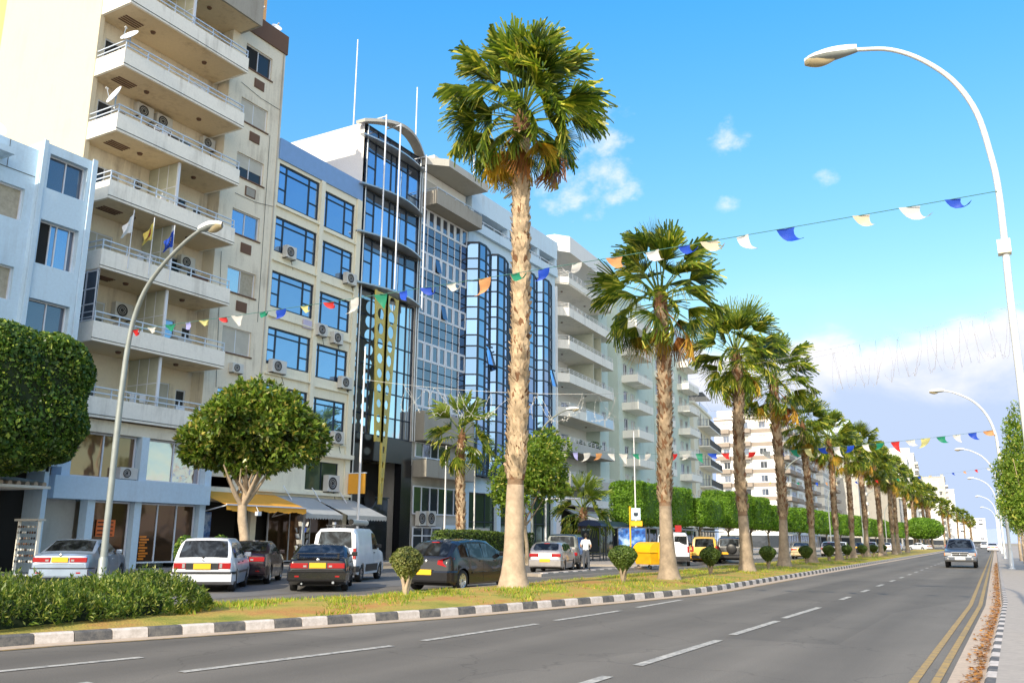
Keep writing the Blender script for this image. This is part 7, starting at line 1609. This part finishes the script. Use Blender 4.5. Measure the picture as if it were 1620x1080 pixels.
# ---- bus shelter, bus stop sign, bin, gantry pole
def shelter():
    T = thing('bus_shelter', 'glass bus shelter with dark curved roof and a blue advertising panel', 'bus shelter', (-24.5, 55.6, .12), R(4)); L, D = 6.6, 1.4
    f = MB()
    for y in (0, 2.2, 4.4, L): f.box(-D, -D+.07, y, y+.07, 0, 2.3, 'raild'); 
    for y in (0, 1.2, L): f.box(-.07, 0, y, y+.07, 0, 2.25, 'raild')
    for z in (.25, 2.2): f.box(-D, -D+.06, .07, L, z, z+.06, 'raild'); f.box(-D+.07, -.07, 0, .05, z, z+.06, 'raild')
    f.build('frame', T, world=False); r = MB(); n = 8; vs = []
    for i in range(n+1): a = math.pi*i/n; x = -D/2-.85*math.cos(a); z = 2.3+.42*math.sin(a); vs += [(x, -.2, z), (x, L+.2, z)]
    r.add(vs, [(2*i, 2*i+1, 2*i+3, 2*i+2) for i in range(n)], M['bluepl'], True); r.add([vs[2*i] for i in range(n+1)], [tuple(range(n+1))], M['bluepl']); r.build('roof', T, world=False)
    g = MB(); g.box(-D+.02, -D+.04, .1, L-.1, .35, 2.15, 'glassgreen'); g.build('glass_panel', T, world=False)
    MB().box(-.35, -.15, 5.0, 6.4, .5, 2.1, 'raild').build('advert_frame', T, world=False); MB().box(-.14, -.135, 5.1, 6.3, .6, 2.0, bluepic()).box(-.40, -.36, 5.1, 6.3, .6, 2., bluepic()).build('advert', T, world=False)
    p = MB(); p.quad((-1.3, -.03, .6), (-.15, -.03, .6), (-.15, -.03, 2.0), (-1.3, -.03, 2.0), 'glassd'); p.build('end_panel', T, world=False); MB().box(-D+.1, -D+.5, .6, 4.2, .42, .48, 'raild').build('bench', T, world=False)
M['bluepl'] = simple('dark_blue_roof_plastic', (.03, .05, .12), .3)
shelter()
t = thing('advertising_board', 'backlit blue picture board at the right end of the bus shelter', 'board', (-23.0, 57.6, .12), R(20)); MB().box(-1.0, 1.0, 0, .16, .55, 2.25, 'raild').box(-.9, -.8, .02, .14, 0, .55, 'raild').box(.8, .9, .02, .14, 0, .55, 'raild').build('frame', t, world=False); MB().box(-.92, .92, -.01, -.002, .62, 2.18, bluepic()).build('picture', t, world=False)
t = thing('bus_stop_sign', 'yellow post with pale blue square bus stop plate and yellow panel', 'sign', (-19.9, 49.6, .12), R(20)); MB().tube([(0, 0, 0), (0, 0, 3.35)], .05, 'yellow', 10).build('post', t, world=False); MB().box(.08, .62, -.03, .0, 2.55, 3.25, M['palecyan'] if 'palecyan' in M else 'bluewhite').build('plate', t, world=False); MB().box(.05, .72, -.03, .0, 2.2, 2.5, 'yellow').build('panel', t, world=False); MB().box(.22, .48, -.036, -.031, 2.82, 2.98, 'frameb').box(.26, .44, -.036, -.031, 2.77, 2.82, 'frameb').build('bus_symbol', t, world=False)
t = thing('recycling_bin', 'bright yellow domed recycling container behind the second median shrub', 'container', (-16.95, 44.9, .05), R(-30)); m = MB(); prof = [(.58, .28), (.66, .34), (.74, 1.0), (.70, 1.25)]
vs = []; n = 20; st = 7
for i in range(st+1):
    x = -.72+1.44*i/st
    for j in range(n+1): a = math.pi*j/n; vs.append((x, -.58*math.cos(a)*(1 if j else 1), .85+.52*math.sin(a)))
m.add(vs, [(i*(n+1)+j, (i+1)*(n+1)+j, (i+1)*(n+1)+j+1, i*(n+1)+j+1) for i in range(st) for j in range(n)], 'yellow', True); m.add(vs[:n+1], [tuple(range(n+1))[::-1]], 'yellow'); m.add(vs[-n-1:], [tuple(range(n+1))], 'yellow'); m.build('lid', t, world=False)
m = MB(); m.add([(-.62, -.44, .22), (.62, -.44, .22), (.62, .44, .22), (-.62, .44, .22), (-.74, -.6, .86), (.74, -.6, .86), (.74, .6, .86), (-.74, .6, .86)], [(0, 3, 2, 1), (0, 1, 5, 4), (1, 2, 6, 5), (2, 3, 7, 6), (3, 0, 4, 7)], 'yellow'); m.box(-.78, .78, -.64, .64, .82, .88, 'yellow'); m.build('body', t, world=False, bev=.02)
for sx in (-1, 1):
    m = MB(); m.box(sx*.79-.02, sx*.79+.02, -.08, .08, .5, 1.1, 'yellow'); m.build('bracket', t, world=False)
    for sy in (-1, 1): MB().lathe([(.001, -.025), (.09, -.025), (.09, .025), (.001, .025)], 'black', 14, 'x', (sx*.5, sy*.38, .09)).tube([(sx*.5, sy*.38, .1), (sx*.5, sy*.38, .24)], .025, 'steel', 6).build('caster', t, world=False)
t = thing('goal_shaped_pole', 'white inverted L shaped pole beside the short young palm', 'pole', (-27.4, 53.2, .1), R(25)); MB().tube([(0, 0, 0), (0, 0, 3.9), (.05, 0, 4.05), (.2, 0, 4.1), (2.3, 0, 4.1)], .07, 'whitepaint', 10).build('post', t, world=False); MB().lathe([(.14, 0), (.14, .03), (.08, .04)], 'galv', 12).build('foot', t, world=False)
# ---- person standing at the island kerb
def person():
    T = thing('person', 'person in white t-shirt and grey jeans standing on the kerb beside the silver hatchback', 'person', (-17.75, 38.6, .12), R(200))
    J = {'hip': (0, 0, .90), 'belly': (0, .01, 1.06), 'chest': (0, 0, 1.26), 'neck': (0, .01, 1.40), 'nk2': (0, -.01, 1.47), 'hl': (.09, 0, .86), 'kl': (.10, -.02, .47), 'al': (.10, .02, .08), 'tl': (.11, -.13, .03), 'hr': (-.09, 0, .86), 'kr': (-.13, -.02, .47), 'ar': (-.14, .03, .08), 'tr': (-.16, -.12, .03), 'sl': (.17, 0, 1.34), 'el': (.24, .03, 1.08), 'wl': (.15, -.18, .98), 'sr': (-.17, 0, 1.34), 'er': (-.25, .04, 1.08), 'wr': (-.17, -.16, .96)}
    rad = {'hip': (.135, .10), 'belly': (.13, .10), 'chest': (.155, .11), 'neck': (.06, .055), 'nk2': (.05, .05), 'hl': (.09, .09), 'kl': (.062, .062), 'al': (.042, .042), 'tl': (.035, .025), 'hr': (.09, .09), 'kr': (.062, .062), 'ar': (.042, .042), 'tr': (.035, .025), 'sl': (.06, .06), 'el': (.042, .042), 'wl': (.028, .028), 'sr': (.06, .06), 'er': (.042, .042), 'wr': (.028, .028)}
    E = [('hip', 'belly'), ('belly', 'chest'), ('chest', 'neck'), ('neck', 'nk2'), ('hip', 'hl'), ('hl', 'kl'), ('kl', 'al'), ('al', 'tl'), ('hip', 'hr'), ('hr', 'kr'), ('kr', 'ar'), ('ar', 'tr'), ('chest', 'sl'), ('sl', 'el'), ('el', 'wl'), ('chest', 'sr'), ('sr', 'er'), ('er', 'wr')]
    for sg, wn in ((1, 'wl'), (-1, 'wr')):        # palms and five fingers
        b = Vector(J[wn]); pm = b+Vector((-.02*sg, -.07, .01)); J['p'+wn] = tuple(pm); rad['p'+wn] = (.032, .018); E.append((wn, 'p'+wn))
        for f in range(4): k = 'f%d' % f+wn; J[k] = tuple(pm+Vector((-.035+.02*f, -.06-.012*(f in (1, 2)), -.015-.01*f))); rad[k] = (.009, .009); E.append(('p'+wn, k))
        k = 'th'+wn; J[k] = tuple(b+Vector((-.05*sg, -.07, .035))); rad[k] = (.010, .010); E.append((wn, k))
    ks = list(J); me = bpy.data.meshes.new('body'); me.from_pydata([J[k] for k in ks], [(ks.index(a), ks.index(b)) for a, b in E], []); o = bpy.data.objects.new('body', me); COL.objects.link(o)
    o.modifiers.new('skin', 'SKIN'); sv = me.skin_vertices[0].data
    for i, k in enumerate(ks): sv[i].radius = rad[k]; sv[i].use_root = (k == 'hip')
    o.modifiers.new('sub', 'SUBSURF').levels = 2; dg = bpy.context.evaluated_depsgraph_get(); m2 = bpy.data.meshes.new_from_object(o.evaluated_get(dg)); bpy.data.objects.remove(o)
    for mt in ('skin', 'cloth_w', 'denim', 'black'): m2.materials.append(M[mt])
    for p in m2.polygons:
        c = p.center; arm = abs(c.x) > .205 or c.y < -.115 and c.z > .5
        p.material_index = 3 if c.z < .09 else 2 if c.z < .93 and not (arm and c.z > .8) else 0 if (c.z > 1.41 or (arm and c.z < 1.18)) else 1; p.use_smooth = True
    o = bpy.data.objects.new('body', m2); COL.objects.link(o); o.parent = T
    h = MB(); vs = []; n, m = 14, 20
    for i in range(n+1):
        ph = math.pi*i/n; z = math.cos(ph)
        for j in range(m):
            a = 2*math.pi*j/m; x = .077*math.sin(ph)*math.cos(a); y = .095*math.sin(ph)*math.sin(a); zz = .118*z
            if z < 0: x *= 1+.28*z; y = y*(1+.1*z)-.012*(-z)
            fy = math.exp(-((a-1.5*math.pi)/.22)**2); y -= .020*fy*math.exp(-((z+.12)/.16)**2); y += .010*math.exp(-(((abs(a-1.5*math.pi)-.42)/.18)**2))*math.exp(-((z-.05)/.12)**2); vs.append((x, y, 1.575+zz))
    h.add(vs, [(i*m+j, (i+1)*m+j, (i+1)*m+(j+1) % m, i*m+(j+1) % m) for i in range(n) for j in range(m)], 'skin', True); hd = h.build('head', T, world=False)
    for sg in (-1, 1): MB().lathe([(.001, -.012), (.011, -.008), (.011, .004), (.001, .008)], 'black', 10, 'y', (sg*.03, -.083, 1.585)).build('eye', hd, world=False); MB().lathe([(.001, sg*.078), (.022, sg*.082), (.026, sg*.076)], 'skin', 10, 'x', (0, .005, 1.575)).build('ear', hd, world=False)
    MB().box(-.025, .025, -.098, -.092, 1.515, 1.523, 'red').build('mouth', hd, world=False)
    hv = [(x*1.1, y*1.08+.008, (z-1.575)*1.1+1.58) for x, y, z in vs]; keep = [(i*m+j, (i+1)*m+j, (i+1)*m+(j+1) % m, i*m+(j+1) % m) for i in range(n) for j in range(m) if (hv[i*m+j][2] > 1.64 or (hv[i*m+j][1] > .012 and hv[i*m+j][2] > 1.50))]
    MB().add(hv, keep, 'hair', True).build('hair', T, world=False)
person()
# ---- shop-front clutter
def topiary(lab, x, y, gp='potted topiary by the white shop'):
    T = thing('potted_shrub', lab, 'potted shrub', (x, y, .02), 0, gp); MB().lathe([(.24, 0), (.34, .42), (.36, .42), (.36, .46), (.30, .46), (.30, .40), (.001, .40)], 'terr', 16).build('pot', T, world=False); leafball(T, (0, 0, .98), (.36, .36, .58), 1800, .08, 'leafdark', 'foliage', .05, .8)
topiary('dark upright shrub in a terracotta pot beside the silver blue saloon', -24.9, 21.3); topiary('dark upright shrub in a terracotta pot beside the white estate', -24.4, 22.4)
def rack(lab, x, y, nm='display_rack', kind=0):
    T = thing(nm, lab, 'display rack', (x, y, .12)); rng = random.Random(int(x*7)); m = MB()
    if kind == 0:
        m.tube([(0, 0, 0), (0, 0, 2.0)], .03, 'steel', 8)
        for a in range(4): m.bar((0, 0, .04), (.3*math.cos(a*1.57), .3*math.sin(a*1.57), .03), .03, 'steel')
        m.build('stand', T, world=False)
        for k in range(26):
            a = rng.uniform(0, 6.28); z = .5+.24*(k//4); c, s = math.cos(a), math.sin(a); r = .22; mt = rng.choice(('ltconc', 'paint', 'pb', 'red', 'py', 'glassg', 'concrete')); w, h = .07, .09
            MB().quad((r*c+w*s, r*s-w*c, z-h), (r*c-w*s, r*s+w*c, z-h), (r*c*1.25-w*s, r*s*1.25+w*c, z+h), (r*c*1.25+w*s, r*s*1.25-w*c, z+h), mt).build('postcard', T, world=False)
    else:
        m.box(-.6, .6, -.05, .05, 0.0, .06, 'framew'); m.box(-.62, -.57, -.05, .05, 0, 1.9, 'paint'); m.box(.57, .62, -.05, .05, 0, 1.9, 'paint'); m.box(-.7, .7, -.15, .15, 1.9, 1.98, 'ltconc'); m.build('stand', T, world=False)
        for i in range(8):
            for j in range(7): q = MB(); q.lathe([(.001, 0), (.045, 0), (.045, .02), (.001, .02)], rng.choice(('brown', 'paint', 'acfan', 'concrete')), 8, 'y', (-.5+i*.14, -.08, .5+j*.2)); q.build('trinket', T, world=False)
    return T
rack('tall revolving postcard stand behind the black coupe', -24.5, 28.5); rack('second postcard stand left of the tall one', -25.6, 27.8); rack('rack of small trinkets in front of the left shop', -30.7, 19.3, kind=1)
t = thing('wire_shelf', 'white wire shelf beside the left shop door', 'shelf', (-31.2, 17.6, .12), R(20)); m = MB()
for sg in (-.35, .35): m.tube([(sg, 0, 0), (sg, 0, 1.15), (sg*.8, 0, 1.25)], .02, 'whitepaint', 6)
m.tube([(-.28, 0, 1.25), (.28, 0, 1.25)], .02, 'whitepaint', 6)
for z in (.15, .45, .75, 1.0):
    for yy in (-.2, 0, .2): m.bar((-.35, yy, z), (.35, yy, z), .015, 'whitepaint')
    for k in range(6): m.bar((-.35+k*.14, -.2, z), (-.35+k*.14, .2, z), .012, 'whitepaint')
m.build('frame', t, world=False)
t = thing('hanging_spotlight', 'small white outdoor spotlight under the orange awning', 'lamp', (-32.4, 32.0, 2.55)); MB().box(-.1, .1, -.12, .12, 0, .2, 'framew').build('housing', t, world=False); MB().tube([(0, 0, .2), (-.2, 0, .5)], .02, 'framew', 6).build('arm', t, world=False)
# posts on the right pavement
for i, (x, y) in enumerate(((.95, 44), (1.15, 46), (1.3, 60), (.9, 74))):
    t = thing('pavement_post', ('thick', 'slim', 'second slim', 'farthest slim')[i]+' white post on the right pavement behind the street tree', 'post', (x, y, .12), 0, 'white posts on the right pavement'); MB().tube([(0, 0, 0), (0, 0, 2.4)], .05, 'whitepaint', 8).build('pole', t, world=False); MB().box(-.1, .1, -.1, .1, 0, .06, 'concrete').build('base', t, world=False)
# hills far off
hm = MB(); vs = []; n = 60
for i in range(n+1): a = R(-50+100*i/n); r = 5200; h = 55+50*math.sin(i*.31)+35*math.sin(i*.83+1); vs += [(r*math.sin(a), r*math.cos(a), -5), (r*1.1*math.sin(a), r*1.1*math.cos(a), max(15, h))]
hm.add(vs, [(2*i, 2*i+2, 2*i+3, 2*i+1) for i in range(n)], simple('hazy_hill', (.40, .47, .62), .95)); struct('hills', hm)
